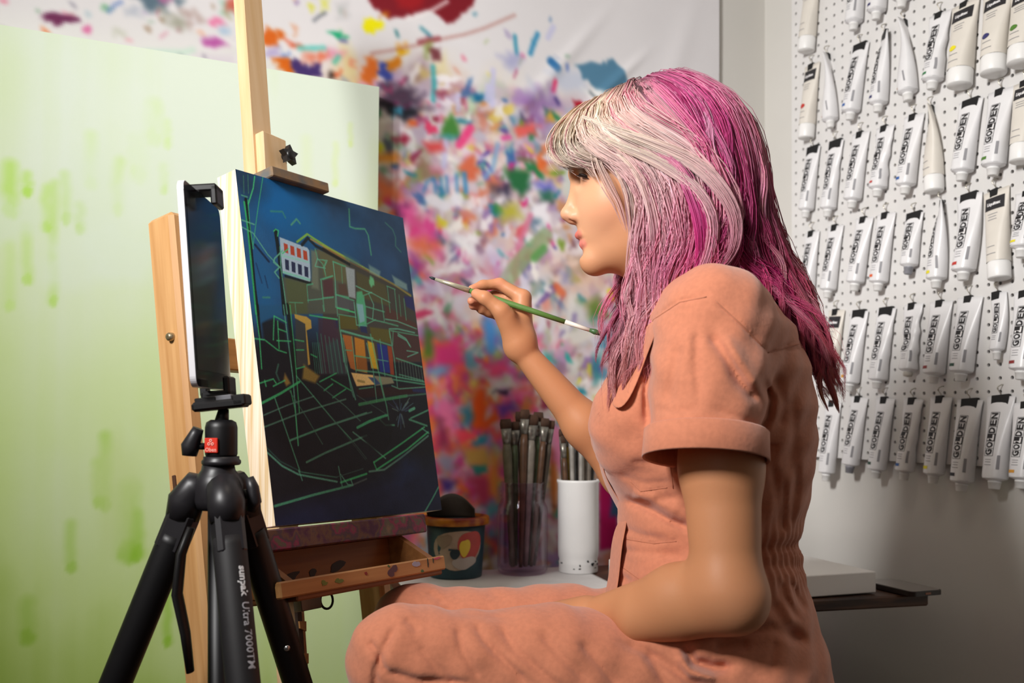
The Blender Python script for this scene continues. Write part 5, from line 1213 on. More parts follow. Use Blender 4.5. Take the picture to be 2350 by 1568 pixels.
def make_tablet():
    bl = W(452, 888, 1.105); tl = W(421, 421, 1.105); ey = nrm(tl - bl); ex = V3(-.055, 1, 0); ex = nrm(ex - ey * (ex @ ey)); n = np.cross(ex, ey)           # ex: away from the camera
    n = n if n[0] > 0 else -n
    Wd, Hh, th = .169, .236, .0075
    c = bl + ex * Wd / 2 + ey * Hh / 2
    root = thing('tablet', ca_ + ez_ * .011, 'silver-edged tablet in a black clamp on top of the tripod', 'tablet')
    def rr(hw, hh, r, k=7):
        out = []
        for cx, cy, a0 in ((hw - r, hh - r, 0), (-hw + r, hh - r, 90), (-hw + r, -hh + r, 180), (hw - r, -hh + r, 270)):
            for q in range(k + 1): a = math.radians(a0 + 90 * q / k); out.append((cx + r * math.cos(a), cy + r * math.sin(a)))
        return out
    b = MB(); b.prism(rr(Wd / 2, Hh / 2, .012), ex, ey, n, c, -th, -.0006); b.build('housing', mat('tablet_silver', '#e2e0e4', .3, metal=.25), root)
    b = MB(); b.prism(rr(Wd / 2 - .0006, Hh / 2 - .0006, .0115), ex, ey, n, c, -.0006, 0); gl = b.build('front_glass', mat('tablet_glass', '#10131a', .12, spec=.5), root)
    # the dim reference picture on the screen
    w, h = 60, 84; ra = Raster(w, h, '#161d24')
    for k in range(26):
        ra.blob(rng.uniform(0, w), rng.uniform(20, h), rng.uniform(2, 6), rng.uniform(4, 10), ['#2a2a28', '#3a2e22', '#20303a', '#332a26', '#1c2a34'][k % 5], .6, .8, 0, .2, True)
    I, J = np.meshgrid(np.linspace(-Wd / 2 + .008, Wd / 2 - .008, w), np.linspace(Hh / 2 - .02, -Hh / 2 + .02, h))
    P = c + I[..., None] * ex + J[..., None] * ey + n * .0003
    mesh_np('screen', P.reshape(-1, 3), grid_faces(h, w), mat('tablet_screen', rough=.15, attr='paint', spec=.5), root, True, s2l(ra.a.reshape(-1, 3)))
    blk = mat('tripod_black')
    # spring clamp: top jaw, back spine, bottom jaw, foot
    for nm, yy, hh in (('top_jaw', Hh / 2 + .004, .010), ('bottom_jaw', -Hh / 2 - .006, .010)):
        b = MB(); s_ = 1 if yy > 0 else -1
        b.box(c + ey * (yy + .001 * s_) + n * .004, ex, ey, n, .018, .0045, .017, .002); b.box(c + ey * (yy - .008 * s_) + n * .017, ex, ey, n, .018, .012, .004, .002); b.build(nm, blk, root)
    b = MB(); b.box(c - n * (th + .005), ex, ey, n, .010, Hh / 2 + .008, .004, .001); b.build('spine', blk, root)
    b = MB(); b.lathe(c - n * (th + .009) + ey * .00, -n, [(.0005, .004), (.014, .004), (.017, 0), (.017, -.001)], 18); b.build('spine_knob', blk, root)
    foot = c - ey * (Hh / 2 + .010); tgt = ca_ + ez_ * .0115
    b = MB(); b.box((foot + tgt) / 2, ex, n, ZU, .020, .016, abs(foot[2] - tgt[2]) / 2 + .001, .003); b.build('foot_block', blk, root)
make_tablet()

# ------------------------------------------------------------------ the painter: signed-distance modelling, meshed with surface nets
def smin(a, b, k):
    h = np.clip(.5 + .5 * (b - a) / k, 0, 1); return b * (1 - h) + a * h - k * h * (1 - h)
def smax(a, b, k): return -smin(-a, -b, k)
BIG = np.float32(.05)
class Field:
    """a list of shapes blended in order; each shape is only evaluated near its own box"""
    def __init__(s): s.ops = []
    def add(s, fn, lo, hi, k=.01, mode='u'): s.ops.append((fn, np.asarray(lo) - .045 - k, np.asarray(hi) + .045 + k, k, mode)); return s
    def ball(s, c, r, k=.01, mode='u', rot=None):
        c = np.asarray(c, np.float32); r = np.asarray(r if np.ndim(r) else (r, r, r), np.float32)
        M = None if rot is None else np.asarray(rot, np.float32)
        def fn(P):
            q = P - c
            if M is not None: q = q @ M.T
            k0 = np.sqrt(((q / r) ** 2).sum(1)); k1 = np.sqrt(((q / (r * r)) ** 2).sum(1))
            return k0 * (k0 - 1) / np.maximum(k1, 1e-6)
        m = r.max(); return s.add(fn, c - m, c + m, k, mode)
    def cone(s, a, b, ra, rb, k=.01, mode='u', flat=None):
        """round cone; flat=(axis, scale) squashes it along a direction"""
        a = np.asarray(a, np.float32); b = np.asarray(b, np.float32); ab = b - a; L2 = float(ab @ ab)
        def fn(P):
            q = P - a; t = np.clip(q @ ab / L2, 0, 1)
            w = q - t[:, None] * ab
            if flat is not None:
                ax = np.asarray(flat[0], np.float32); w = w + ((w @ ax) * (1 / flat[1] - 1))[:, None] * ax
                return (np.sqrt((w * w).sum(1)) - (ra + (rb - ra) * t)) * (flat[1] if flat[1] < 1 else 1)
            return np.sqrt((w * w).sum(1)) - (ra + (rb - ra) * t)
        m = max(ra, rb) * (max(1, flat[1]) if flat is not None else 1); return s.add(fn, np.minimum(a, b) - m, np.maximum(a, b) + m, k, mode)
    def __call__(s, P):
        d = np.full(len(P), BIG, np.float32)
        for fn, lo, hi, k, mode in s.ops:
            i = np.nonzero(((P > lo) & (P < hi)).all(1))[0]
            if not len(i): continue
            v = fn(P[i]).astype(np.float32)
            if mode == 'u': d[i] = smin(d[i], v, k)
            elif mode == 's': d[i] = smax(d[i], -v, k)
            else: d[i] = d[i] + v
        return d

def sdf_mesh(f, lo, hi, h, slack=1.6):
    lo = np.asarray(lo, float); m = 8
    nb = np.ceil((np.asarray(hi) - lo) / (h * m)).astype(int); n = nb * m
    bi = np.stack(np.meshgrid(*[np.arange(k) for k in nb], indexing='ij'), -1).reshape(-1, 3)
    cen = (lo + (bi * m + (m - 1) / 2) * h).astype(np.float32)
    dc = f(cen); act = np.abs(dc) < m * h * .87 * slack
    vals = np.repeat(np.repeat(np.repeat(np.where(dc < 0, -1, 1).astype(np.float32).reshape(nb), m, 0), m, 1), m, 2)
    loc = np.stack(np.meshgrid(*[np.arange(m)] * 3, indexing='ij'), -1).reshape(-1, 3)
    ab = bi[act]
    for c0 in range(0, len(ab), 1500):
        I = (ab[c0:c0 + 1500, None] * m + loc[None]).reshape(-1, 3)
        vals[I[:, 0], I[:, 1], I[:, 2]] = f((lo + I * h).astype(np.float32))
    ins = vals < 0
    S = np.zeros(tuple(n - 1), np.uint8)
    for dx in (0, 1):
        for dy in (0, 1):
            for dz in (0, 1): S += ins[dx:n[0] - 1 + dx, dy:n[1] - 1 + dy, dz:n[2] - 1 + dz]
    cells = np.argwhere((S > 0) & (S < 8)); idx = np.full(S.shape, -1, np.int32); idx[tuple(cells.T)] = np.arange(len(cells)); del S
    acc = np.zeros((len(cells), 3)); cnt = np.zeros(len(cells))
    cor = [(a, b, c) for a in (0, 1) for b in (0, 1) for c in (0, 1)]
    cv = {c: vals[cells[:, 0] + c[0], cells[:, 1] + c[1], cells[:, 2] + c[2]] for c in cor}
    for a in cor:
        for ax in range(3):
            if a[ax]: continue
            b = list(a); b[ax] = 1; b = tuple(b); va, vb = cv[a], cv[b]; mk = (va < 0) != (vb < 0)
            t = np.where(mk, va / np.where(mk, va - vb, 1), 0); p = np.tile(np.array(a, float), (len(cells), 1)); p[:, ax] += t
            acc += p * mk[:, None]; cnt += mk
    V = lo + (cells + acc / cnt[:, None]) * h
    F = []
    for ax in range(3):
        o1, o2 = [q for q in range(3) if q != ax]
        sl0 = [slice(1, n[q] - 1) for q in range(3)]; sl1 = list(sl0); sl0[ax] = slice(0, n[ax] - 1); sl1[ax] = slice(1, n[ax])
        A = ins[tuple(sl0)]; Bm = ins[tuple(sl1)]; e = np.argwhere(A != Bm); flip = A[tuple(e.T)]
        base = e.copy(); base[:, o1] += 1; base[:, o2] += 1
        q = []
        for d1, d2 in ((-1, -1), (0, -1), (0, 0), (-1, 0)):
            c = base.copy(); c[:, o1] += d1; c[:, o2] += d2; q.append(idx[tuple(c.T)])
        q = np.stack(q, 1)
        fl = flip if ax != 1 else ~flip
        q[~fl] = q[~fl][:, ::-1]; F.append(q)
    F = np.concatenate(F); F = F[(F >= 0).all(1)]
    return V, F

HD = 1.32
def H(px, py, lat=0.0): p = W(px, py, HD); p[1] -= lat; return p      # head landmark in profile, lat metres towards the camera
def pix(P): return CX + FPX * P[:, 0] / P[:, 1], HY - FPX * (P[:, 2] - CAMZ) / P[:, 1]

person = thing('person', (.30, 1.31, 0), 'person with long pink hair in a terracotta jumpsuit, seated sideways and painting', 'person')

# --- body: head, neck, trunk, arms and hands in one surface
B_ = Field()
CT_, ST_ = math.cos(math.radians(20)), math.sin(math.radians(20)); HROT = [[CT_, 0, ST_], [0, 1, 0], [-ST_, 0, CT_]]
B_.ball(H(1494, 366), (.101, .073, .091), .02, rot=HROT)
B_.ball(H(1406, 380), (.0565, .060, .056), .02)
B_.ball(H(1408, 468), (.0525, .052, .076), .02)
B_.ball(H(1396, 540), (.0345, .031, .034), .016)
for sg in (-1, 1):
    B_.cone(H(1368, 600), H(1482, 558, .046 * sg), .0140, .018, .020)
    B_.cone(H(1432, 552, .012 * sg), H(1462, 515, .038 * sg), .031, .029, .02)
    B_.ball(H(1400, 482, .034 * sg), .025, .03)
    B_.ball(H(1478, 455, .074 * sg), (.018, .009, .030), .008)
B_.ball(H(1361, 600), (.0160, .016, .0150), .010)
for sg in (-1, 1):
    B_.ball(H(1318, 418, .030 * sg), (.013, .015, .010), .012, 's')
    B_.ball(H(1349, 419, .030 * sg), (.0130, .0155, .0125), .006)
    B_.cone(H(1320, 396, .010 * sg), H(1352, 392, .046 * sg), .0055, .006, .012)
B_.cone(H(1328, 424), H(1305, 486), .0062, .0080, .010)
B_.ball(H(1302.5, 493), (.0090, .0085, .0078), .008)
for sg in (-1, 1):
    B_.ball(H(1321, 500, .0105 * sg), (.0095, .0058, .0068), .006)
    B_.ball(H(1311, 511, .0066 * sg), (.0048, .0030, .0035), .002, 's')
B_.ball(H(1316, 506), (.008, .005, .0055), .006)
for sg in (-1, 1):
    up = [H(1328, 540), H(1335, 540, .011 * sg), H(1353, 546, .0235 * sg)]; lo_ = [H(1341, 561), H(1345, 560, .010 * sg), H(1354, 549, .0225 * sg)]
    B_.cone(up[0], up[1], .0048, .0046, .003); B_.cone(up[1], up[2], .0046, .0018, .003)
    B_.cone(lo_[0], lo_[1], .0064, .0058, .003); B_.cone(lo_[1], lo_[2], .0058, .0018, .003)
B_.ball(H(1328, 582), (.0055, .014, .0040), .007, 's')
NB = W(1600, 735, 1.31)
B_.cone(H(1492, 545), NB, .050, .056, .03)
# trunk under the clothes
TR = W(1660, 1540, 1.31)
B_.cone(NB, W(1625, 1000, 1.31), .070, .085, .04); B_.cone(W(1625, 1000, 1.31), TR, .085, .092, .04)
NS, NE, NW = W(1640, 750, 1.155), W(1668, 1350, 1.105), W(1345, 1416, 1.245)           # near shoulder, elbow, wrist
FS, FE, FW = W(1590, 765, 1.465), W(1436, 1088, 1.462), W(1193, 798, 1.452)            # far shoulder, elbow, wrist
B_.cone(NB, NS, .06, .055, .03); B_.cone(NB, FS, .06, .055, .03)
nm = (NS * .45 + NE * .55)
B_.cone(NS, nm, .050, .0450, .02); B_.cone(nm, NE, .0450, .0380, .02); B_.ball(W(1690, 1378, 1.103), .030, .02)
n1 = NE * .68 + NW * .32
B_.cone(NE, n1, .0385, .0370, .02); B_.cone(n1, NW, .0365, .0200, .02); B_.cone(W(1690, 1388, 1.104), W(1470, 1424, 1.17), .031, .0270, .02)
fm = FS * .5 + FE * .5
B_.cone(FS, fm, .048, .042, .02); B_.cone(fm, FE, .042, .034, .02)
f1 = FE * .62 + FW * .38
B_.cone(FE, f1, .0335, .0305, .02); B_.cone(f1, FW, .0300, .0175, .02)
B_.ball(W(1208, 775, 1.452), .0135, .02)
# far hand, closed round the brush
def finger(pts, rad, k=.0045):
    for i in range(len(pts) - 1): B_.cone(pts[i], pts[i + 1], rad[i], rad[i + 1], k)
palm = [W(1200, 684, 1.462), W(1197, 700, 1.480), W(1190, 718, 1.492), W(1184, 738, 1.498)]
for q, r_ in zip(palm, (.0130, .0135, .0130, .0115)): B_.cone(FW * .85 + W(1190, 760, 1.46) * .15, q, .0165, r_, .013)
finger([palm[0], W(1147, 652, 1.468), W(1108, 655, 1.462), W(1083, 664, 1.453)], [.0110, .0086, .0074, .0062])
finger([palm[1], W(1136, 680, 1.482), W(1100, 687, 1.472), W(1082, 691, 1.463)], [.0110, .0088, .0076, .0064])
finger([palm[2], W(1140, 705, 1.492), W(1106, 703, 1.480), W(1085, 702, 1.471)], [.0105, .0084, .0072, .0062])
finger([palm[3], W(1148, 727, 1.497), W(1122, 718, 1.487), W(1104, 713, 1.479)], [.0095, .0074, .0064, .0055])
B_.cone(FW, W(1162, 728, 1.436), .0165, .0150, .014)
finger([W(1176, 765, 1.444), W(1150, 714, 1.430), W(1113, 684, 1.428), W(1093, 675, 1.435)], [.0150, .0118, .0094, .0078], .006)
# near hand, slipped between the thighs
kn = [W(1272, 1412, 1.268), W(1268, 1408, 1.286), W(1270, 1408, 1.304), W(1276, 1412, 1.320)]
for q in kn: B_.cone(NW, q, .0190, .0125, .014)
for q, ln, lat in zip(kn, (.95, 1.05, 1.0, .85), (0, .004, .006, .008)):
    d1 = V3(-.018, .002, -.026) * ln; d2 = V3(.002, .002, -.028) * ln; d3 = V3(.010, .001, -.018) * ln
    finger([q, q + d1, q + d1 + d2, q + d1 + d2 + d3], [.0110, .0092, .0080, .0068])
finger([NW + V3(-.01, -.008, -.01), W(1290, 1436, 1.255), W(1258, 1452, 1.262), W(1240, 1470, 1.27)], [.0150, .0120, .0100, .0080], .008)
bv, bf = sdf_mesh(B_, (-.09, 1.03, .46), (.40, 1.56, 1.33), .0021)
def soft(P, c, r, e=2): return np.exp(-(np.linalg.norm((P - c) / r, axis=1)) ** e)[:, None]
sk = np.tile(hexc('#bf835c'), (len(bv), 1)).astype(float)
def tint(c, r, col, a, e=2):
    global sk
    w = soft(bv, c, np.asarray(r, float), e) * a; sk = sk * (1 - w) + hexc(col) * w
tint(H(1330, 490, .03), (.05, .05, .09), '#d9a380', .8); tint(H(1390, 505, .05), (.03, .03, .028), '#dc9c7c', .55); tint(H(1303, 495), (.012, .02, .012), '#dc9f86', .5)
lipw = np.zeros(len(bv))
def seg_d(P, a, b): ab = b - a; t = np.clip((P - a) @ ab / (ab @ ab), 0, 1); return np.linalg.norm(P - a - t[:, None] * ab, axis=1)
for sg in (-1, 1):
    for (a, b, r_, col) in ((H(1326, 540), H(1335, 540, .011 * sg), .0060, '#bf6258'), (H(1335, 540, .011 * sg), H(1354, 546, .0225 * sg), .0038, '#bf6258'), (H(1339, 561), H(1345, 560, .010 * sg), .0078, '#d4746c'), (H(1345, 560, .010 * sg), H(1354, 549, .0205 * sg), .0046, '#d4746c'),
                            (H(1330, 549.5), H(1340, 549.5, .011 * sg), .0016, '#963f38'), (H(1340, 549.5, .011 * sg), H(1355, 547.5, .0235 * sg), .0014, '#963f38')):
        w = np.exp(-(seg_d(bv, a, b) / r_) ** 6)[:, None]; sk = sk * (1 - w) + hexc(col) * w
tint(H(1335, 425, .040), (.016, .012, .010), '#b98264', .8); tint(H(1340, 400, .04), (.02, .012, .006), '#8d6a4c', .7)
for q in palm: tint(q, (.012,) * 3, '#d98f74', .45)
for q in (W(1083, 664, 1.453), W(1083, 691, 1.463), W(1085, 702, 1.471), W(1095, 675, 1.435), W(1147, 652, 1.468)): tint(q, (.011,) * 3, '#dd8a72', .55)
for q in kn: tint(q, (.014,) * 3, '#dc967c', .4)
tint(W(1690, 1385, 1.09), (.03,) * 3, '#d99a7c', .4)
body = mesh_np('body', bv, bf, mat('skin', rough=.48, attr='paint', sss=.12, spec=.35, bump=.05, scale=300), person, True, s2l(sk))

# lashes and lid line of the near eye, eyebrow under the fringe
lash = MB()
for k in range(16):
    t = k / 15; r0 = H(1326 + 24 * t, 419 + 6 * t, .0435 + .001 * math.sin(t * 3.1)); d = V3(-.0060 + .004 * t, -.004, -.0030 - .0015 * t)
    lash.tube([r0, r0 + d * .6, r0 + d + V3(-.001, 0, .0008)], [.0005, .00035, .0001], 4)
lash.tube([H(1324, 417, .042), H(1333, 420, .0445), H(1343, 424, .0445), H(1352, 426, .042)], [.0008, .0017, .0017, .0007], 6)
lash.build('eyelashes', mat('lash', '#2a1a14', .6), person)
eb = MB(); er_ = np.random.default_rng(3)
for k in range(60):
    t = er_.random(); r0 = H(1318 + 40 * t, 393 - 6 * math.sin(t * 3), .020 + .030 * t); eb.tube([r0, r0 + V3(.004, -.0025, .0012 + .001 * er_.normal())], [.0005, .0002], 4)
eb.build('eyebrow', mat('brow', '#7d5a3c', .7), person)

# --- the brush in the raised hand
def brush_pt(px, py): return W(px, py, 1.447 + (1085 - px) * .00009)
hb = thing('paint_brush', brush_pt(1180, 701), 'thin green-handled paintbrush held in the raised hand', 'brush')
b = MB(); b.tube([brush_pt(1078, 667), brush_pt(1090, 671), brush_pt(1156, 693), brush_pt(1225, 715), brush_pt(1297, 739)], [.0036, .0045, .0047, .0042, .0036], 12); b.build('handle', mat('brush_green', '#5a7d3c', .35, var=.15, scale=60), hb)
b = MB(); b.tube([brush_pt(1297, 739), brush_pt(1330, 750), brush_pt(1354, 758)], [.0036, .0031, .0028], 10); hd_ = b.build('handle_tip', mat('brush_cream', '#d8d0c4', .4), hb)
b = MB(); b.tube([brush_pt(1353, 757.5), brush_pt(1365, 761.5), brush_pt(1378, 766)], [.0028, .0042, .0030], 10); b.build('handle_end', mat('brush_dark_green', '#3f5f38', .4), hb)
b = MB(); b.tube([brush_pt(999, 641), brush_pt(1030, 651), brush_pt(1078, 667)], [.0022, .0034, .0044], 12); b.build('ferrule', mat('brush_ferrule', '#cfc7ae', .25, metal=.6), hb)
b = MB(); b.tube([brush_pt(985, 636), brush_pt(991, 638), brush_pt(999, 641)], [.0006, .0020, .0021], 8); b.build('bristles', mat('brush_hair_dark', '#1d2a2c', .6), hb)

# --- the jumpsuit
CD = 1.30; CS = FPX / CD
def cx_(px): return (px - CX) / CS
def cz_(py): return CAMZ - (py - HY) / CS
rows = [(655, 1540, 1700, .060), (690, 1500, 1755, .105), (760, 1448, 1812, .150), (850, 1412, 1846, .160), (940, 1390, 1860, .160), (1020, 1381, 1864, .152), (1090, 1390, 1858, .145), (1150, 1420, 1846, .136),
        (1235, 1420, 1827, .130), (1300, 1410, 1832, .146), (1380, 1405, 1850, .165), (1480, 1425, 1882, .180), (1560, 1455, 1893, .188), (1650, 1490, 1880, .180)]
tz = np.array([cz_(r[0]) for r in rows])[::-1]; tf = np.array([cx_(r[1]) for r in rows])[::-1]; tb = np.array([cx_(r[2]) for r in rows])[::-1]; ty = np.array([r[3] for r in rows])[::-1]
def torso(P):
    z = np.clip(P[:, 2], tz[0], tz[-1]); f = np.interp(z, tz, tf); b = np.interp(z, tz, tb); ry = np.interp(z, tz, ty)
    c = (f + b) / 2; rx = (b - f) / 2
    q = (np.abs((P[:, 0] - c) / rx) ** 2.25 + np.abs((P[:, 1] - 1.31) / ry) ** 2.25) ** (1 / 2.25)
    d = (q - 1) * np.minimum(rx, ry)
    return np.maximum(d, np.maximum(P[:, 2] - tz[-1], tz[0] - P[:, 2]))
K_ = Field()
K_.add(torso, (.10, 1.10, .43), (.42, 1.52, 1.06), .02)
K_.cone(W(1590, 700, 1.31), W(1648, 742, 1.170), .062, .058, .05); K_.cone(W(1585, 705, 1.31), W(1600, 750, 1.455), .062, .056, .05)
K_.ball(W(1446, 975, 1.245), (.050, .058, .062), .04); K_.ball(W(1446, 975, 1.375), (.050, .058, .062), .04)
K_.cone(W(1642, 742, 1.163), W(1628, 880, 1.140), .064, .066, .03); K_.cone(W(1628, 880, 1.140), W(1620, 1010, 1.118), .066, .0655, .02)
K_.cone(W(1592, 755, 1.462), W(1500, 945, 1.465), .058, .056, .03)
NH, NK = W(1690, 1600, 1.215), W(918, 1512, 1.180); FH, FK = W(1690, 1520, 1.405), W(953, 1440, 1.425)
NA, FA = V3(-.075, 1.195, .10), V3(.025, 1.425, .10)
nq = NH * .45 + NK * .55; fq = FH * .45 + FK * .55
K_.cone(NH, nq, .093, .080, .035); K_.cone(nq, NK, .080, .0605, .03); K_.cone(FH, fq, .093, .078, .035); K_.cone(fq, FK, .078, .0585, .03)
K_.cone(NK, NA, .0605, .055, .02); K_.cone(FK, FA, .0585, .054, .02)
# below the hem plane of the near sleeve the cloth is cut away (the cuff is sewn on below)
def hem(P):                                            # removes the rounded end of the sleeve
    c = W(1620, 1004, 1.118); return -((P - c) @ V3(.05, .10, .99)) 
def hem_box(P):
    d = hem(P); q = np.abs(P - np.asarray(V3(W(1620, 1060, 1.115)[0], 1.088, W(1620, 1060, 1.115)[2]), np.float32)) - np.array([.095, .082, .06], np.float32)
    return np.maximum(-np.minimum(d, 9), q.max(1)) * 1.0
# creases and folds drawn on the near side
CR = [  # polyline in photograph px, width px, depth mm (+ groove, - ridge)
 ([(1440, 1148), (1490, 1168), (1540, 1196), (1585, 1215)], 9, 6), ([(1450, 1135), (1500, 1148), (1560, 1180)], 14, -4), ([(1425, 1210), (1470, 1228), (1530, 1238)], 8, 2.2), ([(1430, 1262), (1500, 1272), (1570, 1268)], 8, 2.0),
 ([(1420, 1318), (1470, 1342), (1540, 1345)], 8, 2.5), ([(1520, 1278), (1570, 1282)], 9, 3), ([(1430, 1330), (1450, 1345), (1470, 1350)], 9, 3),
 ([(1420, 1090), (1480, 1110), (1540, 1105)], 8, 1.5), ([(1450, 1060), (1500, 1062)], 7, 1.2), ([(1500, 1150), (1560, 1140)], 10, 2),
 ([(1628, 765), (1660, 810), (1700, 880), (1740, 925)], 13, 6), ([(1660, 770), (1700, 830), (1740, 890)], 15, -4), ([(1600, 760), (1598, 830), (1606, 920)], 11, 3), ([(1560, 790), (1545, 860), (1535, 930)], 13, 2), ([(1490, 830), (1482, 900), (1486, 980)], 9, 5),
 ([(1750, 870), (1772, 920), (1764, 960), (1745, 990)], 9, 5), ([(1780, 860), (1800, 930), (1790, 980)], 12, 3), ([(1770, 1060), (1785, 1130), (1790, 1220)], 10, 3), ([(1820, 900), (1822, 1010), (1815, 1100)], 12, 2.5), ([(1800, 1100), (1800, 1170), (1796, 1225)], 7, 3), ([(1830, 1060), (1826, 1130), (1812, 1210)], 9, 3),
 ([(1640, 690), (1700, 745), (1762, 808), (1826, 785)], 3.5, 1.6), ([(1762, 808), (1840, 800)], 3.5, 1.4), ([(1480, 770), (1500, 730), (1560, 690), (1630, 676)], 4, 1.8),
 ([(1500, 940), (1560, 945), (1606, 935)], 8, 1.5), ([(1640, 940), (1700, 960), (1750, 985)], 7, 1.5),
 ([(1438, 1236), (1500, 1246), (1560, 1240)], 3, 1.2), ([(1425, 1300), (1470, 1330), (1530, 1335), (1590, 1322)], 3, 1.2), ([(1445, 1105), (1470, 1130), (1540, 1118)], 3, 1), ([(1536, 1060), (1545, 1130)], 3, 1),
 # trousers
 ([(1090, 1432), (1110, 1470), (1170, 1530), (1210, 1568)], 10, 4), ([(1150, 1440), (1180, 1490), (1250, 1550), (1300, 1590)], 10, 4), ([(1050, 1440), (1060, 1490), (1100, 1560)], 10, 3), ([(1240, 1450), (1290, 1510), (1350, 1568)], 11, 3), ([(1330, 1470), (1380, 1530), (1420, 1580)], 11, 3.5),
 ([(905, 1440), (880, 1490), (862, 1540), (860, 1600)], 9, 4), ([(845, 1470), (870, 1505), (885, 1545)], 8, 4), ([(880, 1540), (960, 1562), (1080, 1566)], 8, 4), ([(960, 1480), (1000, 1530), (1050, 1575)], 10, 3), ([(930, 1420), (960, 1450)], 10, 2), ([(1430, 1475), (1490, 1500), (1560, 1545), (1620, 1590)], 13, 6), ([(1480, 1500), (1510, 1540), (1540, 1590)], 12, 5),
 ([(1570, 1480), (1590, 1520), (1640, 1535), (1680, 1530)], 13, 9), ([(1560, 1500), (1585, 1545), (1650, 1560)], 12, -6), ([(1700, 1450), (1770, 1440), (1840, 1470)], 14, 4), ([(1770, 1380), (1800, 1430), (1850, 1480)], 14, 4), ([(1640, 1490), (1720, 1480)], 14, 4), ([(1780, 1470), (1770, 1540)], 9, 2),
 ([(1010, 1395), (1080, 1412), (1180, 1424)], 9, 1.5), ([(980, 1360), (1020, 1385)], 9, 2), ([(1120, 1358), (1160, 1385)], 10, 1.5),
 ([(1790, 1335), (1800, 1370), (1830, 1420)], 8, 3), ([(1812, 1330), (1830, 1370), (1848, 1400)], 7, 2.5)]
def folds(P):
    out = np.zeros(len(P), np.float32); px, py = pix(P)
    near = 1 / (1 + np.exp((P[:, 1] - 1.30) / .012)).astype(np.float32)
    for pts, w, amp in CR:
        pts = np.asarray(pts, float); lo = pts.min(0) - 3 * w; hi = pts.max(0) + 3 * w
        i = np.nonzero((px > lo[0]) & (px < hi[0]) & (py > lo[1]) & (py < hi[1]))[0]
        if not len(i): continue
        x, y = px[i], py[i]; d = np.full(len(i), 1e9); tt = np.zeros(len(i)); seg = len(pts) - 1
        for s_, (a, b) in enumerate(zip(pts[:-1], pts[1:])):
            ab = b - a; t = np.clip(((x - a[0]) * ab[0] + (y - a[1]) * ab[1]) / (ab @ ab), 0, 1); q = np.hypot(x - a[0] - t * ab[0], y - a[1] - t * ab[1]); m = q < d
            d = np.where(m, q, d); tt = np.where(m, (s_ + t) / seg, tt)
        out[i] += (amp * .0014 * np.exp(-(d / w) ** 2) * np.clip(np.minimum(tt, 1 - tt) * 6 + .25, 0, 1)).astype(np.float32)
    # gathered elastic at the back of the waist
    el = np.exp(-((py - 1255) / 14) ** 2) + np.exp(-((py - 1300) / 14) ** 2)
    side = np.clip((px - 1700) / 60, 0, 1)
    ang = np.arctan2(P[:, 1] - 1.31, P[:, 0] - .26)
    out += (side * (.0032 * el + .0018 * np.sin(ang * 70) * np.exp(-((py - 1280) / 75) ** 2))).astype(np.float32)
    # broad slack of the cloth
    out += (.0016 * np.sin(P[:, 0] * 47 + P[:, 2] * 61) * np.sin(P[:, 2] * 83 - P[:, 1] * 39) + .0010 * np.sin(P[:, 0] * 120 - P[:, 2] * 90 + P[:, 1] * 60)).astype(np.float32)
    return out
K_.add(hem_box, (.10, 1.00, .70), (.36, 1.18, .86), .004, 's')
K_.add(folds, (-1, 0, 0), (1, 2, 2), 0, 'd')
kv, kf = sdf_mesh(K_, (-.24, 1.02, .06), (.44, 1.55, 1.05), .0030, 1.9)
cloth_m = mat('terracotta_linen', '#c67b5c', .8, var=.10, scale=160, bump=.22, sheen=.25, spec=.2, detail=6)
suit = mesh_np('jumpsuit', kv, kf, cloth_m, person, True)

# rolled cuff of the near sleeve: a thick band, open below, the arm comes out of it
def ring_loft(name, rings, m, parent, n=48, closed=True):
    P = []; F = []
    for (c, ax, ay, ra, rb) in rings:
        for k in range(n):
            t = 2 * math.pi * k / n; P.append(np.asarray(c) + np.asarray(ax) * ra * math.cos(t) + np.asarray(ay) * rb * math.sin(t))
    R_ = len(rings)
    for i in range(R_ if closed else R_ - 1):
        j = (i + 1) % R_
        for k in range(n): F.append((i * n + k, i * n + (k + 1) % n, j * n + (k + 1) % n, j * n + k))
    b = MB(); b.add(P, F, True); return b.build(name, m, parent)
cu_t, cu_b = W(1621, 988, 1.120), W(1619, 1056, 1.110)
ux = nrm(V3(1, 0, -.06)); uy = nrm(V3(.02, .97, -.22))
ring_loft('sleeve_cuff', [(cu_t, ux, uy, .0690, .0655), (cu_t * .94 + cu_b * .06, ux, uy, .0712, .0680), (cu_t * .5 + cu_b * .5, ux, uy, .0715, .0685), (cu_t * .05 + cu_b * .95, ux, uy, .0722, .0685), (cu_b, ux, uy, .0712, .0672),
                          (cu_t * .06 + cu_b * .94, ux, uy, .0690, .0645), (cu_t * .5 + cu_b * .5, ux, uy, .0680, .0635), (cu_t, ux, uy, .0640, .060)], cloth_m, suit)
fc_t, fc_b = W(1520, 905, 1.465), W(1494, 957, 1.465); fa = nrm(fc_b - fc_t); fx = nrm(np.cross(fa, V3(0, 1, 0))); fy = np.cross(fa, fx)
ring_loft('sleeve_cuff', [(fc_t, fx, fy, .058, .058), (fc_b, fx, fy, .061, .061), (fc_b - fa * .002, fx, fy, .057, .057), (fc_t, fx, fy, .054, .054)], cloth_m, suit)

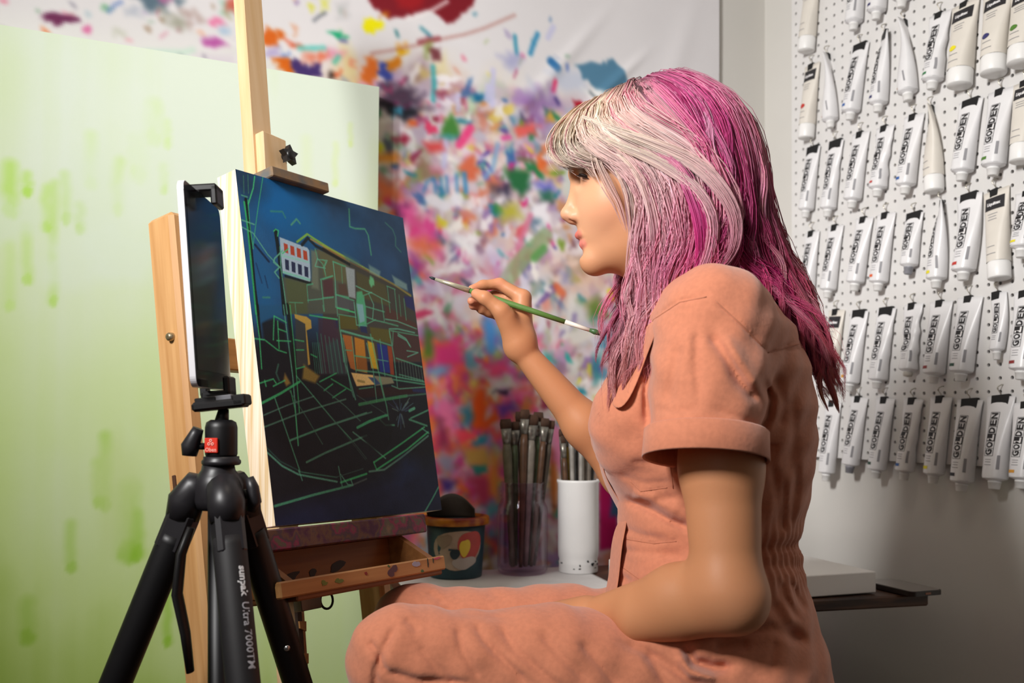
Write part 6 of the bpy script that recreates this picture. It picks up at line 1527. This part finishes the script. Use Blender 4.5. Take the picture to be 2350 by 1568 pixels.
def strip(name, A, Bp, m, parent, th=.0022):
    """cloth strip between two edge polylines (same count)"""
    n = len(A); P = [p for ab in zip(A, Bp) for p in ab]; F = [(2 * i, 2 * i + 1, 2 * i + 3, 2 * i + 2) for i in range(n - 1)]
    b = MB(); b.add(P, F, True); o = b.build(name, m, parent); s_ = o.modifiers.new('thickness', 'SOLIDIFY'); s_.thickness = th; s_.offset = 0
    u_ = o.modifiers.new('smooth', 'SUBSURF'); u_.levels = 2; u_.render_levels = 2
    return o
# open collar flap, front placket above and below the waist
strip('placket', [W(1386, 940, 1.285), W(1374, 1000, 1.285), W(1378, 1060, 1.285), W(1396, 1110, 1.285), W(1424, 1150, 1.285), W(1440, 1185, 1.285)], [W(1384, 940, 1.335), W(1369, 1000, 1.335), W(1372, 1060, 1.335), W(1388, 1115, 1.335), W(1412, 1158, 1.335), W(1428, 1190, 1.335)], cloth_m, suit)
strip('placket', [W(1446, 1178, 1.255), W(1430, 1240, 1.25), W(1424, 1300, 1.25), W(1420, 1340, 1.245), W(1410, 1388, 1.24)], [W(1416, 1192, 1.30), W(1400, 1250, 1.31), W(1398, 1310, 1.31), W(1390, 1350, 1.30), W(1382, 1392, 1.29)], cloth_m, suit)
# stitched seams: thin welts lying on the cloth
from mathutils.bvhtree import BVHTree
bvh = BVHTree.FromPolygons([tuple(v) for v in kv], [tuple(f) for f in kf])
def on_cloth(px, py, off):
    d = Vector(((px - CX) / FPX, 1, (HY - py) / FPX)).normalized(); hit = bvh.ray_cast(Vector((0, 0, CAMZ)), d)
    if hit[0] is None: return None
    return np.array(hit[0]) - np.array(d) * off
def lay(pts, offs):
    out = []
    for (x, y), o in zip(pts, offs):
        p = on_cloth(x, y, o); out.append(p if p is not None else W(x, y, 1.24) - V3(0, o, 0))
    return out
strip('collar_flap', lay([(1520, 735), (1492, 800), (1474, 850), (1456, 900), (1426, 946)], (.006, .010, .012, .013, .012)), lay([(1490, 730), (1456, 795), (1432, 850), (1412, 900), (1398, 932)], (.003, .004, .005, .006, .006)), cloth_m, suit, .0030)
def seam(pts, r=.0009):
    out = []
    for a, b_ in zip(pts[:-1], pts[1:]):
        for t in np.linspace(0, 1, 9)[:-1]: out.append(on_cloth(a[0] + (b_[0] - a[0]) * t, a[1] + (b_[1] - a[1]) * t, .0002))
    out = [p for p in out if p is not None]
    if len(out) > 2: g = MB(); g.tube(out, r, 6); g.build('seam', mat('seam_thread', '#b06f54', .8), suit)
seam([(1640, 690), (1700, 745), (1762, 808)]); seam([(1762, 810), (1800, 800), (1838, 788)]); seam([(1482, 775), (1500, 734), (1560, 694), (1630, 680)])
seam([(1437, 1238), (1500, 1248), (1560, 1242)], .0006); seam([(1428, 1302), (1470, 1332), (1530, 1337), (1578, 1326)], .0006); seam([(1446, 1104), (1470, 1128), (1540, 1118)], .0006); seam([(1538, 1062), (1546, 1130)], .0006)
seam([(1490, 992), (1606, 966)], .0004)

# --- shoes and stool (below the frame)
for A_, nm_ in ((NA, 0), (FA, 1)):
    S_ = Field(); S_.cone(A_ + V3(.02, 0, -.06), A_ + V3(-.12, 0, -.065), .034, .028, .02); S_.cone(A_, A_ + V3(.01, 0, -.05), .036, .036, .02)
    v_, f_ = sdf_mesh(S_, A_ - V3(.20, .06, .11), A_ + V3(.08, .06, .05), .005); mesh_np('shoe', v_, f_, mat('shoe_canvas', '#d9d4cc', .7), person, True)
st = thing('stool', (.265, 1.31, 0), 'round wooden stool under the seated person', 'stool')
sw = mat('stool_wood', '#8a5f3a', .5, var=.25, scale=14)
b = MB(); b.lathe((.265, 1.31, .405), ZU, [(.0005, 0), (.15, 0), (.158, .006), (.158, .022), (.15, .028), (.0005, .028)], 32); b.build('seat', sw, st)
for a in (45, 135, 225, 315):
    q = V3(math.cos(math.radians(a)), math.sin(math.radians(a)), 0); b = MB(); b.tube([V3(.265, 1.31, .405) + q * .11, V3(.265, 1.31, 0) + q * .17], [.016, .013], 12); b.build('leg', sw, st)
b = MB(); b.tube([V3(.265, 1.31, .15) + .148 * V3(math.cos(t), math.sin(t), 0) for t in np.linspace(0, 2 * math.pi, 33)], .007, 8, False); b.build('foot_ring', mat('dull_metal'), st)

# --- hair: an under-volume and thousands of strands in waving locks
HC = Field()
HC.ball(H(1512, 354), (.1115, .083, .0995), .02, rot=HROT)
HC.cone(H(1565, 430), W(1655, 590, 1.315), .082, .060, .04); HC.cone(W(1655, 590, 1.315), W(1775, 680, 1.305), .058, .034, .03); HC.cone(W(1775, 680, 1.305), W(1848, 800, 1.30), .033, .010, .02)
for sg in (1, -1):
    lt = lambda px, py, l: H(px, py, l * sg)
    HC.cone(lt(1520, 400, .045), lt(1545, 560, .066), .045, .032, .03); HC.cone(lt(1545, 560, .066), lt(1500, 700, .085), .031, .018, .02); HC.cone(lt(1500, 700, .085), lt(1430, 880, .098), .017, .006, .02)
def face_cut(P):
    p0 = H(1402, 330); return -((P - p0) @ nrm(V3(-.80, 0, -.60)))
HC.add(lambda P: face_cut(P), (-1, 0, 0), (1, 3, 3), .012, 's')
hv, hf = sdf_mesh(HC, (.02, 1.16, .82), (.46, 1.48, 1.36), .0045)
def hair_tone(P):
    px, py = pix(P); c = np.tile(hexc('#96406e'), (len(P), 1))
    w = np.clip((1560 - px) / 160, 0, 1)[:, None]; c = c * (1 - w) + hexc('#cf94a8') * w
    w = (np.clip((1420 - px) / 80, 0, 1) * np.clip((420 - py) / 100, 0, 1))[:, None]; c = c * (1 - w) + hexc('#d4b894') * w
    w = np.clip((235 - py - np.clip(px - 1560, 0, 999) * .4) / 25, 0, 1)[:, None]; c = c * (1 - w) + hexc('#4a3236') * w
    return c
hair_m = mat('hair_strand', rough=.5, attr='paint', spec=.25)
nt_ = hair_m.node_tree; tl_ = nt_.nodes.new('ShaderNodeBsdfTranslucent'); mx_ = nt_.nodes.new('ShaderNodeMixShader'); mx_.inputs[0].default_value = .42
nt_.links.new(nt_.nodes['Color Attribute'].outputs['Color'] if 'Color Attribute' in nt_.nodes else [n for n in nt_.nodes if n.type == 'VERTEX_COLOR'][0].outputs['Color'], tl_.inputs['Color'])
nt_.links.new(nt_.nodes['Principled BSDF'].outputs[0], mx_.inputs[1]); nt_.links.new(tl_.outputs[0], mx_.inputs[2]); nt_.links.new(mx_.outputs[0], nt_.nodes['Material Output'].inputs['Surface'])
cap_ob = mesh_np('hair_under_layer', hv, hf, mat('hair_under', rough=.6, attr='paint', spec=.2, bump=.6, scale=120, stretch=(1, 1, .15)), person, True, s2l(hair_tone(hv)))

hr = np.random.default_rng(42)
ROOT = '#4a3531'
FAM = [  # keys: (polyline of px, py, lateral), clumps to the next key, colours root -> tip
 [([(1330, 264, -.004), (1296, 296, .022), (1270, 334, .036), (1262, 362, .040), (1272, 388, .043), (1296, 408, .046)], 10, ['#a88458', '#e8d2ac', '#f0e0c4', '#e9d4b8']),
  ([(1350, 251, -.002), (1306, 300, .034), (1284, 346, .046), (1292, 380, .052), (1322, 400, .058), (1362, 410, .063)], 8, ['#b8946a', '#ecd6b4', '#f2e4d2', '#ecd2c4']),
  ([(1372, 238, .000), (1330, 296, .046), (1312, 344, .056), (1330, 380, .064), (1380, 404, .070), (1420, 418, .074)], 1, ['#b8946a', '#ecd6b4', '#f2e4d2', '#ecd2c4'])],
 [  ([(1376, 236, .000), (1322, 300, .046), (1330, 356, .062), (1390, 404, .076), (1434, 460, .082), (1446, 540, .083), (1436, 620, .087), (1420, 710, .093), (1412, 800, .103), (1394, 896, .109), (1372, 978, .109)], 24, ['#b8946c', '#ecd8ba', '#ecd2c6', '#e9bcc0', '#e6a0b6', '#e596ac', '#d88c84']),
  ([(1404, 219, .000), (1354, 296, .056), (1390, 352, .074), (1464, 402, .087), (1508, 474, .092), (1517, 574, .094), (1494, 660, .098), (1462, 744, .105), (1446, 824, .114), (1418, 906, .114), (1388, 974, .112)], 24, ['#94725a', '#ead2ba', '#f0d6cc', '#ecc0c6', '#e494b2', '#e8acb8', '#dc9490']),
  ([(1434, 203, .000), (1398, 282, .062), (1446, 340, .082), (1528, 392, .092), (1572, 468, .098), (1580, 566, .102), (1550, 650, .106), (1512, 734, .113), (1480, 808, .121), (1444, 880, .118), (1406, 952, .114)], 22, ['#7d5c50', '#eac8b8', '#f0d6d0', '#e8b4be', '#dc70a2', '#e290ac', '#dc8e90']),
  ([(1462, 190, .000), (1440, 262, .066), (1500, 322, .086), (1582, 382, .097), (1630, 456, .102), (1644, 540, .106), (1618, 614, .109), (1574, 684, .115), (1534, 754, .122), (1490, 824, .124), (1446, 892, .120)], 1, ['#5e4644', '#e4b4b6', '#ecc8ca', '#e2acb6', '#d684a2', '#dc90a6', '#d98e94'])],
 [([(1466, 189, .000), (1474, 256, .066), (1526, 328, .088), (1588, 396, .099), (1616, 476, .102), (1610, 570, .105), (1582, 650, .110), (1542, 730, .115), (1500, 806, .120), (1456, 876, .118)], 16, ['#6a4248', '#e08ab4', '#e290b8', '#d860a4', '#d46a9c', '#dc88a4']),
  ([(1474, 186, .000), (1516, 246, .066), (1556, 332, .089), (1588, 426, .096), (1592, 520, .098), (1574, 604, .102), (1542, 690, .109), (1502, 770, .117), (1466, 850, .117)], 20, ['#70364e', '#dc62aa', '#d84ca4', '#d04498', '#d05090', '#de86a4']),
  ([(1500, 177, .000), (1560, 240, .064), (1606, 330, .087), (1630, 426, .093), (1632, 520, .094), (1618, 600, .097), (1588, 676, .104), (1548, 750, .110)], 20, ['#5c3444', '#d45ea2', '#d6489e', '#c23488', '#c03080', '#d6729e']),
  ([(1528, 171, .000), (1608, 238, .056), (1654, 334, .078), (1674, 436, .085), (1672, 530, .085), (1674, 596, .085), (1720, 652, .080), (1775, 702, .074), (1828, 776, .068), (1862, 860, .062)], 20, ['#543040', '#cc5a9c', '#cc5498', '#b03478', '#a62c6c', '#cc4486', '#ce6086']),
  ([(1552, 169, -.002), (1652, 240, .044), (1700, 340, .064), (1716, 444, .070), (1724, 536, .069), (1760, 608, .064), (1810, 682, .058), (1850, 774, .050), (1884, 866, .044), (1904, 940, .042)], 20, ['#503040', '#bf588e', '#d674a2', '#b85488', '#c04276', '#d2648c', '#ce6278']),
  ([(1570, 170, -.008), (1682, 248, .016), (1730, 350, .026), (1744, 450, .027), (1766, 540, .027), (1804, 612, .025), (1842, 704, .022), (1862, 786, .018), (1888, 866, .016), (1908, 936, .016)], 14, ['#503040', '#c05c92', '#cc709c', '#c86890', '#d47896', '#d2728a', '#cd6874']),
  ([(1568, 172, -.020), (1676, 254, -.034), (1722, 356, -.045), (1736, 456, -.045), (1756, 548, -.040), (1796, 622, -.035), (1832, 714, -.030), (1854, 804, -.028), (1880, 886, -.026)], 1, ['#503040', '#b04a84', '#b84f88', '#b84f80', '#c46080', '#c4586c'])],
 # locks of the nape, between the two curtains
 [([(1590, 430, .082), (1600, 520, .082), (1640, 590, .078), (1700, 640, .070), (1770, 690, .062), (1822, 760, .055), (1850, 850, .050)], 12, ['#8f1f60', '#c01f78', '#b01d68', '#c92a80', '#c84a7c']),
  ([(1640, 420, .078), (1660, 520, .076), (1690, 590, .070), (1740, 640, .064), (1800, 700, .056), (1846, 790, .048), (1878, 900, .042)], 1, ['#7a2858', '#9c2464', '#8a2058', '#b83474', '#c8587a'])],
 [([(1560, 420, .088), (1580, 500, .090), (1590, 570, .092), (1570, 640, .098), (1530, 720, .106), (1490, 800, .112)], 10, ['#b02a80', '#d0308c', '#b82070', '#c8327c', '#d86a94']),
  ([(1610, 470, .090), (1622, 550, .090), (1612, 610, .093), (1582, 670, .100), (1546, 730, .106)], 1, ['#8a2460', '#7d1c50', '#a02868', '#c85088'])],
 # far side curtain, seen under the chin
 [([(1384, 232, -.012), (1330, 300, -.040), (1350, 380, -.062), (1420, 450, -.074), (1442, 560, -.076), (1424, 650, -.080), (1412, 740, -.086), (1404, 830, -.092)], 12, ['#c0a080', '#e0c4b0', '#e0a8b8', '#dc88a8', '#d88aa0']),
  ([(1436, 204, -.014), (1430, 300, -.064), (1480, 400, -.082), (1500, 520, -.084), (1480, 640, -.088), (1450, 760, -.092), (1420, 880, -.096)], 1, ['#8a5a58', '#d890a8', '#d06a9c', '#d070a0', '#d88a98'])],
]
for fi in (0, 1, 2):
    for ki, (k_, n_, c_) in enumerate(FAM[fi]):
        x, y, l = k_[0]
        FAM[fi][ki] = ([(x + 5, y + 3, l - .020), (x - 1, y - 2, l + .004)] + list(k_[1:]), n_, c_)
        if fi == 2: FAM[fi][ki] = (FAM[fi][ki][0], n_, ['#%02x%02x%02x' % tuple(int(255 * min(1, v)) for v in hexc(h) * np.array([1.04, 1.22, 1.0])) for h in c_])
def spline(P, n):
    P = np.asarray(P, float); m = len(P); t = np.linspace(0, m - 1, n); i = np.minimum(t.astype(int), m - 2); f = (t - i)[:, None]
    g = lambda k: P[np.clip(k, 0, m - 1)]
    p0, p1, p2, p3 = g(i - 1), g(i), g(i + 1), g(i + 2)
    return .5 * ((2 * p1) + (-p0 + p2) * f + (2 * p0 - 5 * p1 + 4 * p2 - p3) * f ** 2 + (-p0 + 3 * p1 - 3 * p2 + p3) * f ** 3)
NSEG = 19
def lock_pts(keys):
    q = spline(keys, NSEG); return np.array([H(a, b, c) for a, b, c in q])
V_, F_, C_ = [], [], []; off_ = 0
RAD = np.concatenate([np.linspace(.00050, .00062, 4), np.linspace(.00062, .00042, NSEG - 8), np.linspace(.0004, .00010, 4)])
tpar = np.linspace(0, 1, NSEG)
def add_strand(P, cols):
    global off_
    T_ = np.gradient(P, axis=0); T_ /= np.linalg.norm(T_, axis=1)[:, None] + 1e-9
    A_ = np.cross(T_, np.array([.3, .8, .2])); A_ /= np.linalg.norm(A_, axis=1)[:, None] + 1e-9; B2 = np.cross(T_, A_)
    ring = np.stack([P + RAD[:, None] * (math.cos(a) * A_ + math.sin(a) * B2) for a in (0, 2.094, 4.189)], 1)
    V_.append(ring.reshape(-1, 3)); C_.append(np.repeat(cols, 3, 0))
    i = np.arange(NSEG - 1)[:, None] * 3 + np.arange(3)[None]; j = np.arange(NSEG - 1)[:, None] * 3 + (np.arange(3)[None] + 1) % 3
    F_.append(np.stack([i, j, j + 3, i + 3], -1).reshape(-1, 4) + off_); off_ += NSEG * 3
def ramp(cols, t):
    c = np.array([hexc(x) for x in cols]); x = t * (len(c) - 1); i = np.minimum(x.astype(int), len(c) - 2); f = (x - i)[:, None]; return c[i] * (1 - f) + c[i + 1] * f
for fam in FAM:
    for (ka, ncl, ca_h), (kb, _, cb_h) in zip(fam[:-1], fam[1:]):
        PA, PB = lock_pts(ka), lock_pts(kb)
        CA, CB = ramp(ca_h, tpar), ramp(cb_h, tpar)
        for k in range(ncl):
            u = (k + hr.random()) / ncl
            G = PA * (1 - u) + PB * u; L_ = np.linalg.norm(np.diff(G, axis=0), axis=1).sum()
            ph, ph2 = hr.random(2) * 6.28; am = hr.uniform(.006, .015); wl = hr.uniform(.13, .22)
            if fam is FAM[0]: am *= .25
            arc = tpar * L_; env = np.clip(tpar * 1.9 - .40, 0, 1.3)
            T_ = np.gradient(G, axis=0); T_ /= np.linalg.norm(T_, axis=1)[:, None]
            side = np.cross(T_, [0, 1, 0]); side /= np.linalg.norm(side, axis=1)[:, None] + 1e-9
            G = G + side * (am * np.sin(arc / wl * 6.28 + ph) * env)[:, None] + np.array([0, 1, 0]) * (am * .6 * np.cos(arc / wl * 6.28 + ph2) * env)[:, None]
            G[:, 1] += hr.normal(0, .0035) * np.clip(tpar * 4, 0, 1)
            sh = hr.choice([0, 0, 0, 0, 0, 1, 2, 2]); tone = hr.normal(1, .07)
            cc = (CA * (1 - u) + CB * u)
            if sh == 1: cc = cc * .5 + cc * hexc('#7a3a5c') * .75
            elif sh == 2: cc = cc * .62 + hexc('#f2dada') * .38
            rt = np.clip(1 - tpar / .11, 0, 1)[:, None] * hr.uniform(.6, 1.0); cc = cc * (1 - rt) + hexc(ROOT) * rt
            stop = hr.uniform(.90, 1.0); nst = 36 if L_ > .2 else 26; ctone = hr.normal(1, .06)
            for s_ in range(nst):
                r1, r2 = hr.normal(0, 1, 2) * .0036; prof = .55 + .65 * np.sin(np.pi * np.clip(tpar * .9 + .08, 0, 1)) - .55 * tpar ** 2
                P = G + side * (r1 * prof)[:, None] + np.array([0, 1, 0]) * (r2 * prof * .8)[:, None]
                q = hr.normal(0, .0008, 3); P = P + np.sin(tpar * hr.uniform(4, 11) + hr.random() * 6)[:, None] * q * (tpar * 1.4)[:, None]
                if hr.random() < .05: P = P + (tpar ** 2)[:, None] * hr.normal(0, .010, 3)
                e = stop * hr.uniform(.93, 1.0); P = np.stack([np.interp(tpar * e, tpar, P[:, a]) for a in range(3)], 1)
                cs = np.clip(cc * (tone + hr.normal(0, .045)), 0, 1); add_strand(P, cs)
HERO = [
 ([(1352, 322, .062), (1356, 390, .068), (1376, 446, .074), (1404, 500, .078), (1422, 560, .08)], ['#efe0cc', '#f0d6cc', '#eac6c0', '#e6bcb8'], .0075, 16),
 ([(1380, 340, .070), (1402, 410, .078), (1430, 470, .082), (1440, 540, .083), (1432, 600, .083), (1420, 660, .088)], ['#efe0cc', '#f0d6cc', '#eac6c0', '#e6b8ba'], .0080, 34),
 ([(1310, 330, .052), (1318, 376, .056), (1340, 404, .060), (1362, 440, .066)], ['#f0e2cc', '#f0dccc', '#ecd0c4'], .0060, 14),
 ([(1326, 296, .056), (1400, 342, .084), (1480, 380, .098), (1560, 424, .110), (1616, 484, .116), (1644, 548, .118), (1636, 612, .118), (1600, 656, .120)], ['#f0e0d0', '#f0d8d0', '#ecc8ca', '#dca4b0', '#d088a0'], .0085, 150),
 ([(1318, 312, .056), (1384, 364, .082), (1470, 408, .100), (1552, 468, .112), (1594, 536, .116), (1590, 610, .118), (1554, 692, .121), (1512, 774, .127), (1462, 856, .127)], ['#efe0cc', '#f0d6d0', '#eabcc4', '#e29cb4', '#e4a0b2', '#de9298'], .0075, 130),
 ([(1344, 322, .062), (1402, 384, .084), (1448, 446, .092), (1474, 528, .096), (1478, 610, .098), (1450, 690, .102), (1442, 770, .110), (1404, 860, .117), (1376, 962, .117)], ['#eedcc8', '#eecfca', '#e8b4c0', '#e79ab4', '#ecb0ba', '#de928c'], .0060, 100),
 ([(1450, 372, .088), (1520, 424, .106), (1562, 510, .112), (1576, 600, .114), (1558, 684, .117), (1526, 750, .122)], ['#e8a8c4', '#dc60ac', '#d83c98', '#cc3084', '#dc6c98'], .0095, 130),
 ([(1590, 236, .062), (1632, 330, .092), (1632, 430, .100), (1616, 520, .101), (1604, 590, .102)], ['#cc5a9c', '#e252ac', '#dc34a0', '#c82888', '#c03080'], .0065, 110),
 ([(1545, 226, .062), (1590, 306, .092), (1598, 396, .104), (1628, 470, .108), (1650, 530, .104)], ['#e08cb8', '#eab0cc', '#e494bc', '#dc78a8', '#c85890'], .0050, 80),
 ([(1668, 470, .090), (1660, 560, .090), (1620, 640, .094), (1590, 690, .100)], ['#6a2450', '#581c3c', '#6a2048', '#a83a70'], .0070, 90),  # dark strands: shade of the gap between locks, put into their colour
 ([(1690, 314, .068), (1718, 430, .082), (1712, 520, .082), (1742, 604, .076), (1802, 684, .070), (1852, 786, .062), (1884, 880, .055)], ['#c8689a', '#e0a0b8', '#cc6a94', '#c85c88', '#dc8098', '#d87884'], .0050, 80),
 ([(1660, 560, .092), (1672, 620, .088), (1720, 670, .082), (1790, 716, .074), (1840, 770, .066), (1868, 850, .06)], ['#a02068', '#cc1c80', '#d42c88', '#c83078', '#d05c80'], .0055, 90),
 ([(1470, 560, .092), (1446, 640, .095), (1418, 690, .10), (1428, 750, .106), (1408, 810, .11), (1418, 870, .114), (1384, 960, .112)], ['#eebcc4', '#f0c0c8', '#eeb4be', '#eaa8b0', '#e09a94'], .0034, 50),
 ([(1850, 740, .056), (1876, 800, .054), (1868, 860, .052), (1886, 910, .050), (1898, 950, .05)], ['#d04a80', '#d8607e', '#d46a78', '#d27a78'], .0040, 50),
 ([(1840, 760, .060), (1858, 830, .058), (1850, 890, .056), (1872, 946, .054)], ['#d04a80', '#d8607e', '#d47a80', '#d28a84'], .0030, 36),
 ([(1500, 640, .106), (1476, 710, .110), (1480, 780, .116), (1448, 850, .120), (1420, 930, .118)], ['#e47cac', '#ecacbc', '#eeb8c0', '#e6a0a4'], .0044, 60),
 ([(1700, 560, .084), (1756, 620, .080), (1772, 690, .072), (1830, 740, .066)], ['#c04880', '#d890ac', '#cc6890', '#d0607e'], .0030, 40)]
for keys, cols, rad, nst in HERO:
    G = lock_pts(keys); CC = ramp(cols, tpar); CC = np.where((CC[:, :1] - CC[:, 1:2]) > .3, np.minimum(1, CC * np.array([1.02, 1.14, .98])), CC); T_ = np.gradient(G, axis=0); T_ /= np.linalg.norm(T_, axis=1)[:, None]; side = np.cross(T_, [0, 1, 0]); side /= np.linalg.norm(side, axis=1)[:, None] + 1e-9
    prof = .10 + 1.0 * np.sin(np.pi * np.clip(tpar * .97 + .01, 0, 1)) ** .8
    for s_ in range(nst):
        a, r = hr.random() * 6.28, math.sqrt(hr.random()) * rad
        P = G + side * (r * math.cos(a) * prof)[:, None] + np.array([0, 1, 0]) * (r * .45 * math.sin(a) * prof)[:, None]
        P = P + np.sin(tpar * hr.uniform(3, 9) + hr.random() * 6)[:, None] * hr.normal(0, .0007, 3)
        e0, e = hr.uniform(0, .22), hr.uniform(.86, 1.0); P = np.stack([np.interp(e0 + tpar * (e - e0), tpar, P[:, q]) for q in range(3)], 1)
        add_strand(P, np.clip(CC * hr.normal(1, .06), 0, 1))
# no strand sinks into the under-volume
AV = np.concatenate(V_).astype(np.float32); dd = HC(AV); ii = np.nonzero(dd < .0014)[0]
for _ in range(2):
    Q = AV[ii]; e_ = .002; g_ = np.stack([HC(Q + np.array(v, np.float32)) - HC(Q - np.array(v, np.float32)) for v in ((e_, 0, 0), (0, e_, 0), (0, 0, e_))], 1); g_ /= np.linalg.norm(g_, axis=1)[:, None] + 1e-9
    AV[ii] = Q + g_ * np.clip(.0014 - HC(Q), 0, .02)[:, None]
V_ = [AV]
hair_ob = mesh_np('hair', np.concatenate(V_), np.concatenate(F_), hair_m, person, True, s2l(np.concatenate(C_)))
tag(hair_ob, 'long wavy hair dyed blonde, pink and magenta', kind='stuff')
